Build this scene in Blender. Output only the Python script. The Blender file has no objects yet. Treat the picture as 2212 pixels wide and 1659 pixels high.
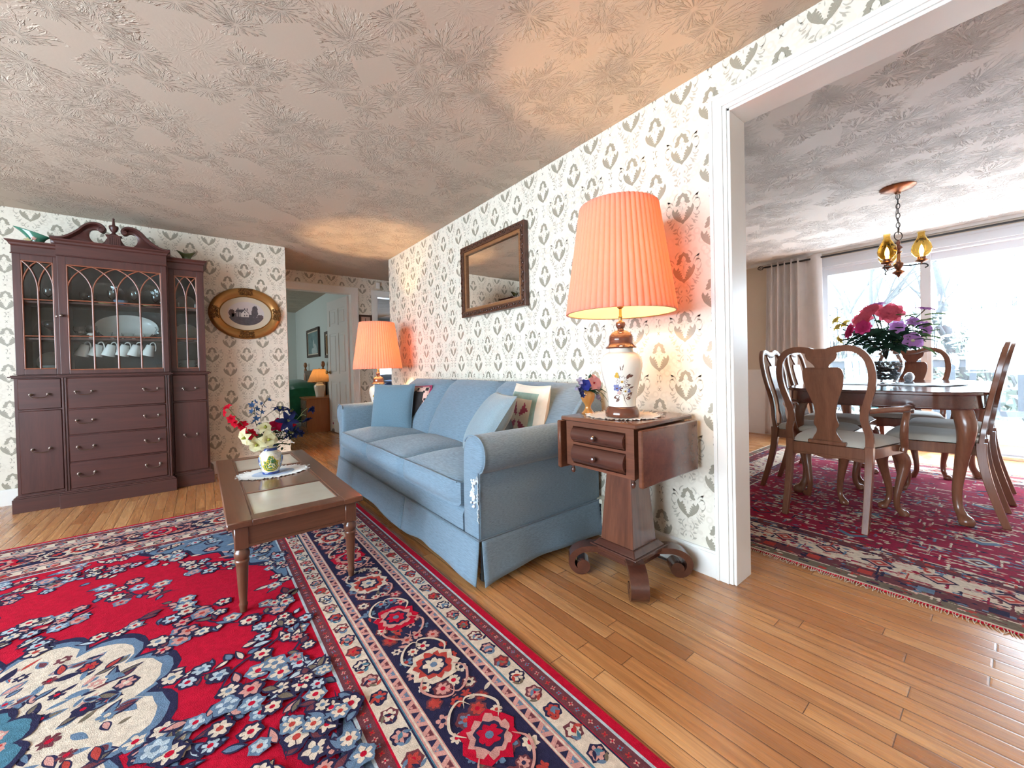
import bpy, math, random
from math import sin, cos, pi, radians, sqrt, atan2, hypot
from mathutils import Vector, Matrix

SC = bpy.context.scene
COL = SC.collection
# ------------------------------------------------------------------ camera
W_PX, H_PX = 2212, 1659
FOC, PCX, PCY = 854.21, 1115.80, 798.84
YAW, PITCH, ROLL = 0.6731454, 0.0127359, -0.0230341
CAM_H = 0.97


def make_camera():
    cy, sy = cos(YAW), sin(YAW)
    cp, sp = cos(PITCH), sin(PITCH)
    cr, sr = cos(ROLL), sin(ROLL)
    rp = Matrix(((1, 0, 0), (0, cp, -sp), (0, sp, cp)))
    rr = Matrix(((cr, -sr, 0), (sr, cr, 0), (0, 0, 1)))
    r = rr @ rp
    ax = r @ Vector((cy, 0, sy))     # world x in camera axes (right, down, forward)
    ay = r @ Vector((-sy, 0, cy))    # world y
    az = r @ Vector((0, -1, 0))      # world z
    right = Vector((ax[0], ay[0], az[0]))
    down = Vector((ax[1], ay[1], az[1]))
    fwd = Vector((ax[2], ay[2], az[2]))
    m = Matrix((right, -down, -fwd)).transposed()
    cam = bpy.data.cameras.new('camera')
    cam.sensor_width = 36.0
    cam.lens = 36.0 * FOC / W_PX
    cam.shift_x = -(PCX - W_PX / 2) / W_PX
    cam.shift_y = (PCY - H_PX / 2) / W_PX
    cam.clip_start, cam.clip_end = 0.02, 200
    o = bpy.data.objects.new('camera', cam)
    COL.objects.link(o)
    o.matrix_world = Matrix.Translation((0, 0, CAM_H)) @ m.to_4x4()
    SC.camera = o


make_camera()
# ------------------------------------------------------------------ world, sun, daylight at the windows, exposure
SC.view_settings.view_transform = 'Standard'
SC.view_settings.look = 'None'
SC.view_settings.exposure = 0.0
SC.view_settings.gamma = 1.0
SC.view_settings.use_curve_mapping = False
SC.cycles.max_bounces = 9
SC.cycles.diffuse_bounces = 5
SC.cycles.glossy_bounces = 4
SC.cycles.transmission_bounces = 8
SC.cycles.transparent_max_bounces = 12
SC.cycles.caustics_reflective = False
SC.cycles.caustics_refractive = False
SC.cycles.sample_clamp_indirect = 14.0
SC.cycles.use_denoising = True

world = bpy.data.worlds.new('sky')
SC.world = world
world.use_nodes = True
wn = world.node_tree
wn.nodes['Background'].inputs['Color'].default_value = (0.69, 0.85, 1.0, 1)
wn.nodes['Background'].inputs['Strength'].default_value = 19.0


def lamp(name, kind, loc, energy, color, rot=(0, 0, 0), size=None, size_y=None, radius=None, spread=None):
    d = bpy.data.lights.new(name, kind)
    d.energy = energy
    d.color = color
    if kind == 'AREA':
        d.shape = 'RECTANGLE'
        d.size, d.size_y = size, size_y
        if spread:
            d.spread = spread
    if radius is not None:
        d.shadow_soft_size = radius
    o = bpy.data.objects.new(name, d)
    o.location = loc
    o.rotation_euler = rot
    COL.objects.link(o)
    return o


sun = lamp('sun', 'SUN', (8, 0, 8), 16.0, (1.0, 0.97, 0.90), rot=(radians(4), radians(28), 0))
sun.data.angle = radians(0.6)
# daylight entering by the picture window in the left wall
lamp('daylight_picture_window', 'AREA', (-3.14, 1.35, 1.28), 98, (0.70, 0.87, 1.0), rot=(0, radians(-90), 0), size=1.7, size_y=3.6)
portal = lamp('slider_portal', 'AREA', (5.88, -.05, 1.02), 1, (1, 1, 1), rot=(0, radians(90), 0), size=2.0, size_y=3.0)
portal.data.cycles.is_portal = True
lamp('bedroom_added_daylight', 'AREA', (-1.92, 8.2, 1.4), 40, (0.80, 0.95, 1.0), rot=(0, radians(-90), 0), size=1.2, size_y=1.6)  # added area lamp in front of the solid bedroom wall; no window there

# ------------------------------------------------------------------ geometry helpers


def ident(p):
    return p


class G:
    """collects faces for ONE mesh object"""

    def __init__(self):
        self.v, self.f, self.m = [], [], []

    def add(self, vs, fs, mat=0):
        b = len(self.v)
        self.v += [tuple(p) for p in vs]
        self.f += [tuple(i + b for i in f) for f in fs]
        self.m += [mat] * len(fs)
        return self

    def box(self, c, s, mat=0, rz=0, mx=None):
        x, y, z = s[0] / 2, s[1] / 2, s[2] / 2
        vs = [Vector((a * x, b * y, d * z)) for a in (-1, 1) for b in (-1, 1) for d in (-1, 1)]
        if rz:
            r = Matrix.Rotation(rz, 3, 'Z')
            vs = [r @ p for p in vs]
        if mx is not None:
            vs = [mx @ p for p in vs]
        vs = [p + Vector(c) for p in vs]
        return self.add(vs, [(0, 1, 3, 2), (4, 6, 7, 5), (0, 4, 5, 1), (2, 3, 7, 6), (0, 2, 6, 4), (1, 5, 7, 3)], mat)

    def bx(self, x0, x1, y0, y1, z0, z1, mat=0):
        return self.box(((x0 + x1) / 2, (y0 + y1) / 2, (z0 + z1) / 2), (x1 - x0, y1 - y0, z1 - z0), mat)

    def rbox(self, x0, x1, y0, y1, z0, z1, r=0.004, mat=0):
        """box with chamfered edges"""
        vs = []
        for k in range(3):
            for a in (0, 1):
                for b in (0, 1):
                    for c in (0, 1):
                        p = []
                        for i, (lo, hi, t) in enumerate(((x0, x1, a), (y0, y1, b), (z0, z1, c))):
                            e = hi if t else lo
                            if i != k:
                                e += -r if t else r
                            p.append(e)
                        vs.append(p)
        # vs[k*8 + a*4+b*2+c] : axis k touches its face
        I = lambda k, a, b, c: k * 8 + a * 4 + b * 2 + c
        fs = []
        for t in (0, 1):
            fs.append([I(0, t, 0, 0), I(0, t, 1, 0), I(0, t, 1, 1), I(0, t, 0, 1)])
            fs.append([I(1, 0, t, 0), I(1, 1, t, 0), I(1, 1, t, 1), I(1, 0, t, 1)])
            fs.append([I(2, 0, 0, t), I(2, 1, 0, t), I(2, 1, 1, t), I(2, 0, 1, t)])
        for s in (0, 1):
            for t in (0, 1):
                fs.append([I(0, s, t, 0), I(0, s, t, 1), I(1, s, t, 1), I(1, s, t, 0)])
                fs.append([I(0, s, 0, t), I(0, s, 1, t), I(2, s, 1, t), I(2, s, 0, t)])
                fs.append([I(1, 0, s, t), I(1, 1, s, t), I(2, 1, s, t), I(2, 0, s, t)])
        for a in (0, 1):
            for b in (0, 1):
                for c in (0, 1):
                    fs.append([I(0, a, b, c), I(1, a, b, c), I(2, a, b, c)])
        cx = Vector(((x0 + x1) / 2, (y0 + y1) / 2, (z0 + z1) / 2))
        out = []
        for f in fs:
            p = [Vector(vs[i]) for i in f]
            n = (p[1] - p[0]).cross(p[2] - p[0])
            if n.dot((p[0] + p[2]) / 2 - cx) < 0:
                f = f[::-1]
            out.append(f)
        return self.add(vs, out, mat)

    def grid(self, fn, nu, nv, closed_u=False, closed_v=False, mat=0, flip=False):
        vs = []
        for i in range(nu + (0 if closed_u else 1)):
            for j in range(nv + (0 if closed_v else 1)):
                vs.append(fn(i / nu, j / nv))
        rows = nv + (0 if closed_v else 1)
        cols = nu + (0 if closed_u else 1)
        fs = []
        for i in range(nu):
            for j in range(nv):
                a = i * rows + j
                b = ((i + 1) % cols) * rows + j
                c = ((i + 1) % cols) * rows + (j + 1) % rows
                d = i * rows + (j + 1) % rows
                fs.append((a, d, c, b) if flip else (a, b, c, d))
        mm = mat
        if callable(mat):
            b0 = len(self.v)
            self.v += [tuple(p) for p in vs]
            self.f += [tuple(i + b0 for i in f) for f in fs]
            for i in range(nu):
                for j in range(nv):
                    self.m.append(mat((i + .5) / nu, (j + .5) / nv))
            return self
        return self.add(vs, fs, mm)

    def lathe(self, prof, n=32, c=(0, 0, 0), mat=0, fn=None, arc=2 * pi):
        """prof: list of (r, z), rotated about z through c; fn(r, ang, z) may modulate r"""
        cx, cy, cz = c
        vs = []
        for i in range(n):
            a = arc * i / n
            for r, z in prof:
                rr = fn(r, a, z) if fn else r
                vs.append((cx + rr * cos(a), cy + rr * sin(a), cz + z))
        k = len(prof)
        fs = []
        for i in range(n):
            for j in range(k - 1):
                a, b = i * k + j, ((i + 1) % n) * k + j
                fs.append((a, b, b + 1, a + 1))
        b0 = len(self.v)
        self.add(vs, fs, mat)
        for j, rev in ((0, True), (k - 1, False)):
            if prof[j][0] > 1e-5:
                ring = [b0 + i * k + j for i in range(n)]
                self.f.append(tuple(ring[::-1] if rev else ring))
                self.m.append(mat)
        return self

    def tube(self, pts, r, n=8, mat=0, caps=True, closed=False):
        pts = [Vector(p) for p in pts]
        rs = r if isinstance(r, (list, tuple)) else [r] * len(pts)
        k = len(pts)
        vs = []
        prev = None
        for i, p in enumerate(pts):
            a = pts[i - 1] if (i or closed) else p
            b = pts[(i + 1) % k] if (i < k - 1 or closed) else p
            t = (b - a)
            t = t.normalized() if t.length > 1e-9 else Vector((0, 0, 1))
            if prev is None:
                up = Vector((0, 0, 1)) if abs(t.z) < .9 else Vector((1, 0, 0))
                n1 = t.cross(up).normalized()
            else:
                n1 = prev - t * prev.dot(t)
                n1 = n1.normalized() if n1.length > 1e-9 else t.orthogonal().normalized()
            prev = n1
            n2 = t.cross(n1)
            for q in range(n):
                an = 2 * pi * q / n
                vs.append(p + (n1 * cos(an) + n2 * sin(an)) * rs[i])
        fs = []
        for i in range(k if closed else k - 1):
            for q in range(n):
                a = i * n + q
                b = i * n + (q + 1) % n
                c = ((i + 1) % k) * n + (q + 1) % n
                d = ((i + 1) % k) * n + q
                fs.append((a, b, c, d))
        if caps and not closed:
            fs.append(tuple(range(n))[::-1])
            fs.append(tuple((k - 1) * n + q for q in range(n)))
        return self.add(vs, fs, mat)

    def prism(self, poly, w0, w1, fr=None, mat=0, chamfer=0.0):
        """extrude a 2D polygon (u,v) from w0 to w1; fr(u,v,w)->xyz"""
        fr = fr or (lambda u, v, w: (u, v, w))
        n = len(poly)
        area = sum(poly[i][0] * poly[(i + 1) % n][1] - poly[(i + 1) % n][0] * poly[i][1] for i in range(n))
        if area < 0:
            poly = poly[::-1]
        if chamfer > 0:
            ins = inset(poly, chamfer)
            rings = [(ins, w0), (poly, w0 + chamfer), (poly, w1 - chamfer), (ins, w1)]
        else:
            rings = [(poly, w0), (poly, w1)]
        vs = [fr(p[0], p[1], w) for pl, w in rings for p in pl]
        fs = [tuple(range(n))[::-1], tuple((len(rings) - 1) * n + i for i in range(n))]
        for k in range(len(rings) - 1):
            for i in range(n):
                j = (i + 1) % n
                fs.append((k * n + i, k * n + j, (k + 1) * n + j, (k + 1) * n + i))
        return self.add(vs, fs, mat)

    def sheet(self, poly, fr, mat=0):
        """a flat inlay polygon"""
        n = len(poly)
        area = sum(poly[i][0] * poly[(i + 1) % n][1] - poly[(i + 1) % n][0] * poly[i][1] for i in range(n))
        if area < 0:
            poly = poly[::-1]
        return self.add([fr(*p) for p in poly], [tuple(range(n))], mat)

    def sweep(self, path, prof, up=(0, 0, 1), closed=False, mat=0, scale=None):
        """closed 2D profile (side, up) swept along a 3D path"""
        path = [Vector(p) for p in path]
        up = Vector(up)
        k, n = len(path), len(prof)
        vs = []
        for i, p in enumerate(path):
            a = path[i - 1] if (i or closed) else p
            b = path[(i + 1) % k] if (i < k - 1 or closed) else p
            t = (b - a).normalized()
            side = t.cross(up).normalized()
            u2 = side.cross(t).normalized()
            m = 1.0
            if 0 < i < k - 1 or closed:
                d1 = (p - a).normalized()
                c = max(0.35, d1.dot(t))
                m = 1.0 / c
            s = scale[i] if scale else 1.0
            for (x, y) in prof:
                vs.append(p + side * (x * m * s) + u2 * (y * s))
        fs = []
        for i in range(k if closed else k - 1):
            for q in range(n):
                a = i * n + q
                b = i * n + (q + 1) % n
                c = ((i + 1) % k) * n + (q + 1) % n
                d = ((i + 1) % k) * n + q
                fs.append((a, b, c, d))
        if not closed:
            fs.append(tuple(range(n))[::-1])
            fs.append(tuple((k - 1) * n + q for q in range(n)))
        return self.add(vs, fs, mat)

    def xf(self, mx, start=0):
        for i in range(start, len(self.v)):
            self.v[i] = tuple(mx @ Vector(self.v[i]))
        return self

    def build(self, name, mats, parent=None, smooth=38, subsurf=0, bevel=0, fixn=True):
        me = bpy.data.meshes.new(name)
        me.from_pydata(self.v, [], self.f)
        if not isinstance(mats, (list, tuple)):
            mats = [mats]
        for m in mats:
            me.materials.append(m)
        me.polygons.foreach_set('material_index', self.m)
        if fixn:
            import bmesh
            bm = bmesh.new()
            bm.from_mesh(me)
            bmesh.ops.recalc_face_normals(bm, faces=bm.faces)
            bm.to_mesh(me)
            bm.free()
        me.update()
        if smooth:
            me.polygons.foreach_set('use_smooth', [True] * len(me.polygons))
            if smooth < 180:
                me.set_sharp_from_angle(angle=radians(smooth))
        o = bpy.data.objects.new(name, me)
        COL.objects.link(o)
        if parent is not None:
            o.parent = parent
        if bevel:
            b = o.modifiers.new('edge', 'BEVEL')
            b.width = bevel
            b.segments = 2
            b.limit_method = 'ANGLE'
            b.angle_limit = radians(40)
        if subsurf:
            s = o.modifiers.new('smooth', 'SUBSURF')
            s.levels = s.render_levels = subsurf
        return o


def inset(poly, d):
    n = len(poly)
    out = []
    for i in range(n):
        p0, p1, p2 = poly[i - 1], poly[i], poly[(i + 1) % n]
        e1 = (p1[0] - p0[0], p1[1] - p0[1])
        e2 = (p2[0] - p1[0], p2[1] - p1[1])
        l1, l2 = hypot(*e1) or 1e-9, hypot(*e2) or 1e-9
        n1 = (-e1[1] / l1, e1[0] / l1)
        n2 = (-e2[1] / l2, e2[0] / l2)
        bx, by = n1[0] + n2[0], n1[1] + n2[1]
        bl = hypot(bx, by) or 1e-9
        bx, by = bx / bl, by / bl
        c = max(0.45, bx * n1[0] + by * n1[1])
        out.append((p1[0] + bx * d / c, p1[1] + by * d / c))
    return out


def catmull(pts, sub=6, closed=False):
    n = len(pts)
    out = []
    rng = range(n if closed else n - 1)
    for i in rng:
        if closed:
            p0, p1, p2, p3 = pts[i - 1], pts[i], pts[(i + 1) % n], pts[(i + 2) % n]
        else:
            p0, p1, p2, p3 = pts[max(i - 1, 0)], pts[i], pts[i + 1], pts[min(i + 2, n - 1)]
        for s in range(sub):
            t = s / sub
            out.append(tuple(0.5 * (2 * b + (c - a) * t + (2 * a - 5 * b + 4 * c - d) * t * t + (3 * b - a - 3 * c + d) * t ** 3)
                             for a, b, c, d in zip(p0, p1, p2, p3)))
    if not closed:
        out.append(tuple(pts[-1]))
    return out


def stroke(path, w0, w1=None, sub=4, taper=True):
    """2D line with a width -> polygon"""
    p = catmull(path, sub) if sub > 1 and len(path) > 2 else path
    n = len(p)
    w1 = w0 if w1 is None else w1
    L, R = [], []
    for i in range(n):
        a, b = p[max(i - 1, 0)], p[min(i + 1, n - 1)]
        dx, dy = b[0] - a[0], b[1] - a[1]
        l = hypot(dx, dy) or 1e-9
        t = i / (n - 1)
        w = (w0 + (w1 - w0) * t) / 2
        if taper:
            w *= max(0.12, min(1, 3.2 * min(t, 1 - t) + .12))
        L.append((p[i][0] - dy / l * w, p[i][1] + dx / l * w))
        R.append((p[i][0] + dy / l * w, p[i][1] - dx / l * w))
    return L + R[::-1]


def ellipse(cx, cy, a, b, rot=0, n=14):
    c, s = cos(rot), sin(rot)
    return [(cx + a * cos(t) * c - b * sin(t) * s, cy + a * cos(t) * s + b * sin(t) * c) for t in [2 * pi * i / n for i in range(n)]]


def leafpoly(cx, cy, L, w, rot, n=6, bend=0.0):
    pts = []
    for s in (1, -1):
        for i in range(n + 1):
            t = i / n if s == 1 else 1 - i / n
            if s == -1 and i in (0, n):
                continue
            pts.append((t * L, s * w * sin(pi * t ** .8) + bend * sin(pi * t)))
    c, q = cos(rot), sin(rot)
    return [(cx + x * c - y * q, cy + x * q + y * c) for x, y in pts]


def tag(o, label, cat, group=None, kind=None):
    if label:
        o['label'] = label
    if cat:
        o['category'] = cat
    if group:
        o['group'] = group
    if kind:
        o['kind'] = kind
    return o


def thing(name, label, cat, loc=(0, 0, 0), rz=0.0, group=None, rot=None):
    o = bpy.data.objects.new(name, None)
    o.empty_display_size = 0.1
    COL.objects.link(o)
    o.location = loc
    o.rotation_euler = rot if rot else (0, 0, rz)
    return tag(o, label, cat, group)


def dup(root, loc=None, rz=None, label=None, name=None):
    r = root.copy()
    COL.objects.link(r)
    if loc is not None:
        r.location = loc
    if rz is not None:
        r.rotation_euler = (0, 0, rz)
    if label:
        r['label'] = label
    for ch in list(root.children):
        c = ch.copy()
        COL.objects.link(c)
        c.parent = r
        for g in list(ch.children):
            d = g.copy()
            COL.objects.link(d)
            d.parent = c
    return r


def struct(g, name, mats, parent=None, smooth=0, **k):
    o = g.build(name, mats, parent, smooth=smooth, **k)
    if parent is None:
        o['kind'] = 'structure'
    return o
# ------------------------------------------------------------------ materials


class N:
    """small node-tree writer"""

    def __init__(self, name):
        self.mat = bpy.data.materials.new(name)
        self.mat.use_nodes = True
        self.t = self.mat.node_tree
        self.b = self.t.nodes['Principled BSDF']

    def node(self, typ, **k):
        n = self.t.nodes.new(typ)
        for a, v in k.items():
            setattr(n, a, v)
        return n

    def put(self, sock, val):
        if isinstance(val, bpy.types.NodeSocket):
            self.t.links.new(val, sock)
        elif isinstance(val, (tuple, list)) and len(val) == 3 and sock.type == 'RGBA':
            sock.default_value = (*val, 1)
        else:
            sock.default_value = val

    def math(self, op, a, b=None, c=None, clamp=False):
        n = self.node('ShaderNodeMath', operation=op, use_clamp=clamp)
        self.put(n.inputs[0], a)
        if b is not None:
            self.put(n.inputs[1], b)
        if c is not None:
            self.put(n.inputs[2], c)
        return n.outputs[0]

    def mix(self, f, a, b, mode='MIX'):
        n = self.node('ShaderNodeMix', data_type='RGBA', blend_type=mode)
        self.put(n.inputs[0], f)
        self.put(n.inputs[6], a)
        self.put(n.inputs[7], b)
        return n.outputs[2]

    def coord(self, kind='Object', scale=(1, 1, 1), rot=(0, 0, 0)):
        c = self.node('ShaderNodeTexCoord')
        m = self.node('ShaderNodeMapping')
        m.inputs['Scale'].default_value = scale
        m.inputs['Rotation'].default_value = rot
        self.t.links.new(c.outputs[kind], m.inputs[0])
        return m.outputs[0]

    def noise(self, vec, scale, detail=3, rough=.55, dist=0, out=0):
        n = self.node('ShaderNodeTexNoise')
        if vec is not None:
            self.put(n.inputs['Vector'], vec)
        n.inputs['Scale'].default_value = scale
        n.inputs['Detail'].default_value = detail
        n.inputs['Roughness'].default_value = rough
        n.inputs['Distortion'].default_value = dist
        return n.outputs[out]

    def ramp(self, f, stops, interp='LINEAR'):
        n = self.node('ShaderNodeValToRGB')
        n.color_ramp.interpolation = interp
        e = n.color_ramp.elements
        while len(e) > len(stops):
            e.remove(e[-1])
        while len(e) < len(stops):
            e.new(0.5)
        for el, (p, c) in zip(e, stops):
            el.position = p
            el.color = (*c, 1) if len(c) == 3 else c
        self.put(n.inputs[0], f)
        return n.outputs[0]

    def bump(self, h, strength=.3, dist=.002, normal=None):
        n = self.node('ShaderNodeBump')
        n.inputs['Strength'].default_value = strength
        n.inputs['Distance'].default_value = dist
        self.put(n.inputs['Height'], h)
        if normal is not None:
            self.put(n.inputs['Normal'], normal)
        self.t.links.new(n.outputs[0], self.b.inputs['Normal'])
        return n.outputs[0]

    def set(self, **k):
        for a, v in k.items():
            self.put(self.b.inputs[a.replace('_', ' ')], v)
        return self


def plain(name, col, rough=.5, metal=0.0, var=0.08, scale=14, bump=0.0, coat=0.0, bscale=120, spec=.5):
    n = N(name)
    v = n.coord()
    f = n.noise(v, scale, 3)
    c2 = tuple(max(0, c * (1 - var * 2)) for c in col)
    n.set(Base_Color=n.mix(f, tuple(min(1, c * (1 + var)) for c in col), c2), Roughness=rough, Metallic=metal)
    n.b.inputs['Specular IOR Level'].default_value = spec
    if coat:
        n.b.inputs['Coat Weight'].default_value = coat
        n.b.inputs['Coat Roughness'].default_value = .08
    if bump:
        n.bump(n.noise(v, bscale, 2), bump, .002)
    return n.mat


def wood(name, dark, light, axis='X', rough=.32, scale=1.0, coat=.25, contrast=1.0, bump=.04):
    """straight grain along an object axis"""
    n = N(name)
    sc = {'X': (1.2, 16, 16), 'Y': (16, 1.2, 16), 'Z': (16, 16, 1.2)}[axis]
    v = n.coord(scale=tuple(s * scale for s in sc))
    f = n.noise(v, 1.6, 5, .6, .6)
    v2 = n.coord(scale=tuple(s * scale * 5 for s in sc))
    f2 = n.noise(v2, 2.0, 2, .5)
    ff = n.math('ADD', n.math('MULTIPLY', f, .75), n.math('MULTIPLY', f2, .25))
    col = n.ramp(ff, [(.5 - .22 / contrast, dark), (.5 + .2 / contrast, light)])
    n.set(Base_Color=col, Roughness=rough)
    n.b.inputs['Coat Weight'].default_value = coat
    n.b.inputs['Coat Roughness'].default_value = .12
    if bump:
        n.bump(f2, bump, .001)
    return n.mat


def cloth(name, col, rough=.9, var=.12, weave=700, bump=.25, streak=None, sheen=.25):
    n = N(name)
    v = n.coord(scale=streak or (1, 1, 1))
    f = n.noise(v, 30 if streak else 9, 3)
    w = n.noise(n.coord(), weave, 1)
    c1 = tuple(min(1, c * (1 + var)) for c in col)
    c2 = tuple(c * (1 - var) for c in col)
    c = n.mix(n.ramp(f, [(.35, (0, 0, 0)), (.65, (1, 1, 1))]), c2, c1)
    n.set(Base_Color=c, Roughness=rough)
    n.b.inputs['Sheen Weight'].default_value = sheen
    n.b.inputs['Specular IOR Level'].default_value = .2
    n.bump(n.math('ADD', f, n.math('MULTIPLY', w, .6)), bump, .002)
    return n.mat


def glass(name, col=(1, 1, 1), rough=0.0, ior=1.45, alpha_mix=None):
    """clear pane or vessel; alpha_mix blends a transparent part so that thin panes do not darken what lies behind"""
    n = N(name)
    n.set(Base_Color=col, Roughness=rough, IOR=ior)
    n.b.inputs['Transmission Weight'].default_value = 1.0
    if alpha_mix is not None:
        tr = n.node('ShaderNodeBsdfTransparent')
        tr.inputs[0].default_value = (*col, 1)
        gl = n.node('ShaderNodeBsdfGlossy')
        gl.inputs['Roughness'].default_value = rough
        ms = n.node('ShaderNodeMixShader')
        ms.inputs[0].default_value = alpha_mix
        n.t.links.new(tr.outputs[0], ms.inputs[1])
        n.t.links.new(gl.outputs[0], ms.inputs[2])
        n.t.links.new(ms.outputs[0], n.t.nodes['Material Output'].inputs[0])
    return n.mat


def glow(name, col, strength):
    n = N(name)
    n.set(Base_Color=col, Roughness=.5)
    n.b.inputs['Emission Color'].default_value = (*col, 1)
    n.b.inputs['Emission Strength'].default_value = strength
    return n.mat


def thin(name, col, trans, rough=.8, streak=None):
    """thin cloth or petal that lets light through"""
    n = N(name)
    d = n.node('ShaderNodeBsdfDiffuse')
    t = n.node('ShaderNodeBsdfTranslucent')
    m = n.node('ShaderNodeMixShader')
    f = n.noise(n.coord(), 40, 2)
    c = n.mix(f, tuple(c * .88 for c in col), col)
    n.put(d.inputs[0], c)
    n.put(t.inputs[0], trans)
    m.inputs[0].default_value = .5
    n.t.links.new(d.outputs[0], m.inputs[1])
    n.t.links.new(t.outputs[0], m.inputs[2])
    n.t.links.new(m.outputs[0], n.t.nodes['Material Output'].inputs[0])
    n.t.nodes.remove(n.b)
    return n.mat


def floor_material():
    n = N('oak_strip_floor')
    c = n.node('ShaderNodeTexCoord')
    s = n.node('ShaderNodeSeparateXYZ')
    n.t.links.new(c.outputs['Object'], s.inputs[0])
    X, Y = s.outputs[0], s.outputs[1]
    row = n.math('FLOOR', n.math('DIVIDE', X, .0572))
    wr = n.node('ShaderNodeTexWhiteNoise', noise_dimensions='1D')
    n.put(wr.inputs['W'], row)
    yy = n.math('ADD', n.math('DIVIDE', Y, 0.95), n.math('MULTIPLY', wr.outputs[0], 7.3))
    col = n.math('FLOOR', yy)
    cmb = n.node('ShaderNodeCombineXYZ')
    n.put(cmb.inputs[0], row)
    n.put(cmb.inputs[1], col)
    wp = n.node('ShaderNodeTexWhiteNoise', noise_dimensions='2D')
    n.t.links.new(cmb.outputs[0], wp.inputs['Vector'])
    tone = wp.outputs[0]
    # grain, shifted per plank
    g = n.node('ShaderNodeCombineXYZ')
    n.put(g.inputs[0], n.math('MULTIPLY', X, 30))
    n.put(g.inputs[1], n.math('MULTIPLY', Y, 1.3))
    n.put(g.inputs[2], n.math('MULTIPLY', tone, 40))
    gr = n.noise(g.outputs[0], 1.3, 5, .62, 1.2)
    g2 = n.node('ShaderNodeCombineXYZ')
    n.put(g2.inputs[0], n.math('MULTIPLY', X, 240))
    n.put(g2.inputs[1], n.math('MULTIPLY', Y, 7))
    n.put(g2.inputs[2], n.math('MULTIPLY', tone, 40))
    fine = n.noise(g2.outputs[0], 1.0, 2, .5)
    base = n.ramp(tone, [(0, (.39, .155, .052)), (.28, (.52, .225, .078)), (.62, (.60, .285, .105)), (.85, (.68, .36, .15)), (1, (.45, .19, .066))])
    dark = n.mix(n.ramp(gr, [(.42, (0, 0, 0)), (.66, (1, 1, 1))]), base, n.mix(.62, base, (.27, .10, .03)))
    dark = n.mix(n.math('MULTIPLY', n.ramp(fine, [(.5, (0, 0, 0)), (.72, (1, 1, 1))]), .35), dark, (.24, .09, .03))
    # joints
    fx = n.math('FRACT', n.math('DIVIDE', X, .0572))
    fy = n.math('FRACT', yy)
    ex = n.math('MINIMUM', fx, n.math('SUBTRACT', 1.0, fx))
    ey = n.math('MULTIPLY', n.math('MINIMUM', fy, n.math('SUBTRACT', 1.0, fy)), .95 / .0572)
    e = n.math('MINIMUM', ex, ey)
    gap = n.ramp(e, [(.012, (1, 1, 1)), (.03, (0, 0, 0))])
    n.set(Base_Color=n.mix(gap, dark, (.10, .04, .015)), Roughness=n.math('ADD', .20, n.math('MULTIPLY', gr, .16)))
    n.b.inputs['Coat Weight'].default_value = .2
    n.b.inputs['Coat Roughness'].default_value = .18
    h = n.math('ADD', n.ramp(e, [(0, (0, 0, 0)), (.09, (1, 1, 1))]), n.math('MULTIPLY', gr, .2))
    n.bump(h, .35, .0016)
    return n.mat


def ceiling_material(name, col, relief=.006):
    """plaster ceiling with stomped fan strokes"""
    n = N(name)
    v = n.coord(scale=(1, 1, 1))
    hs = None
    for sc, off in ((4.6, (0, 0, 0)), (5.8, (3.7, 1.9, 0))):
        m = n.node('ShaderNodeMapping')
        m.inputs['Location'].default_value = off
        n.t.links.new(v, m.inputs[0])
        warp = n.noise(m.outputs[0], 3.0, 2, .5, 0, 1)
        wv = n.node('ShaderNodeVectorMath', operation='MULTIPLY_ADD')
        n.t.links.new(warp, wv.inputs[0])
        wv.inputs[1].default_value = (.10, .10, 0)
        n.t.links.new(m.outputs[0], wv.inputs[2])
        vo = n.node('ShaderNodeTexVoronoi', voronoi_dimensions='2D', feature='F1')
        vo.inputs['Scale'].default_value = sc
        n.t.links.new(wv.outputs[0], vo.inputs['Vector'])
        d = n.node('ShaderNodeVectorMath', operation='SUBTRACT')
        n.t.links.new(wv.outputs[0], d.inputs[0])
        n.t.links.new(vo.outputs['Position'], d.inputs[1])
        s = n.node('ShaderNodeSeparateXYZ')
        n.t.links.new(d.outputs[0], s.inputs[0])
        ang = n.math('ARCTAN2', s.outputs[1], s.outputs[0])
        cc = n.node('ShaderNodeCombineXYZ')
        n.put(cc.inputs[0], n.math('MULTIPLY', ang, 7.5))
        n.put(cc.inputs[1], n.math('MULTIPLY', vo.outputs['Distance'], 4.2))
        sr = n.node('ShaderNodeSeparateColor')
        n.t.links.new(vo.outputs['Color'], sr.inputs[0])
        n.put(cc.inputs[2], n.math('MULTIPLY', sr.outputs[0], 60))
        st = n.noise(cc.outputs[0], 1.0, 2.5, .6, .35)
        ridge = n.ramp(st, [(.50, (0, 0, 0)), (.60, (1, 1, 1)), (.68, (.75, .75, .75)), (.8, (1, 1, 1))])
        # fans come in patches and fade at their centre and rim
        keep = n.ramp(sr.outputs[1], [(.30, (0, 0, 0)), (.55, (1, 1, 1))])
        fade = n.ramp(vo.outputs['Distance'], [(.04, (0, 0, 0)), (.18, (1, 1, 1)), (.45, (.9, .9, .9)), (.75, (0, 0, 0))])
        h = n.math('MULTIPLY', n.math('MULTIPLY', ridge, fade), keep)
        hs = h if hs is None else n.math('MAXIMUM', hs, h)
    fine = n.noise(v, 60, 3)
    broad = n.noise(v, 1.1, 3)
    n.set(Base_Color=n.mix(broad, tuple(c * .97 for c in col), col), Roughness=.75)
    n.b.inputs['Specular IOR Level'].default_value = .25
    n.bump(n.math('ADD', hs, n.math('MULTIPLY', fine, .05)), .85, relief)
    return n.mat


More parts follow.
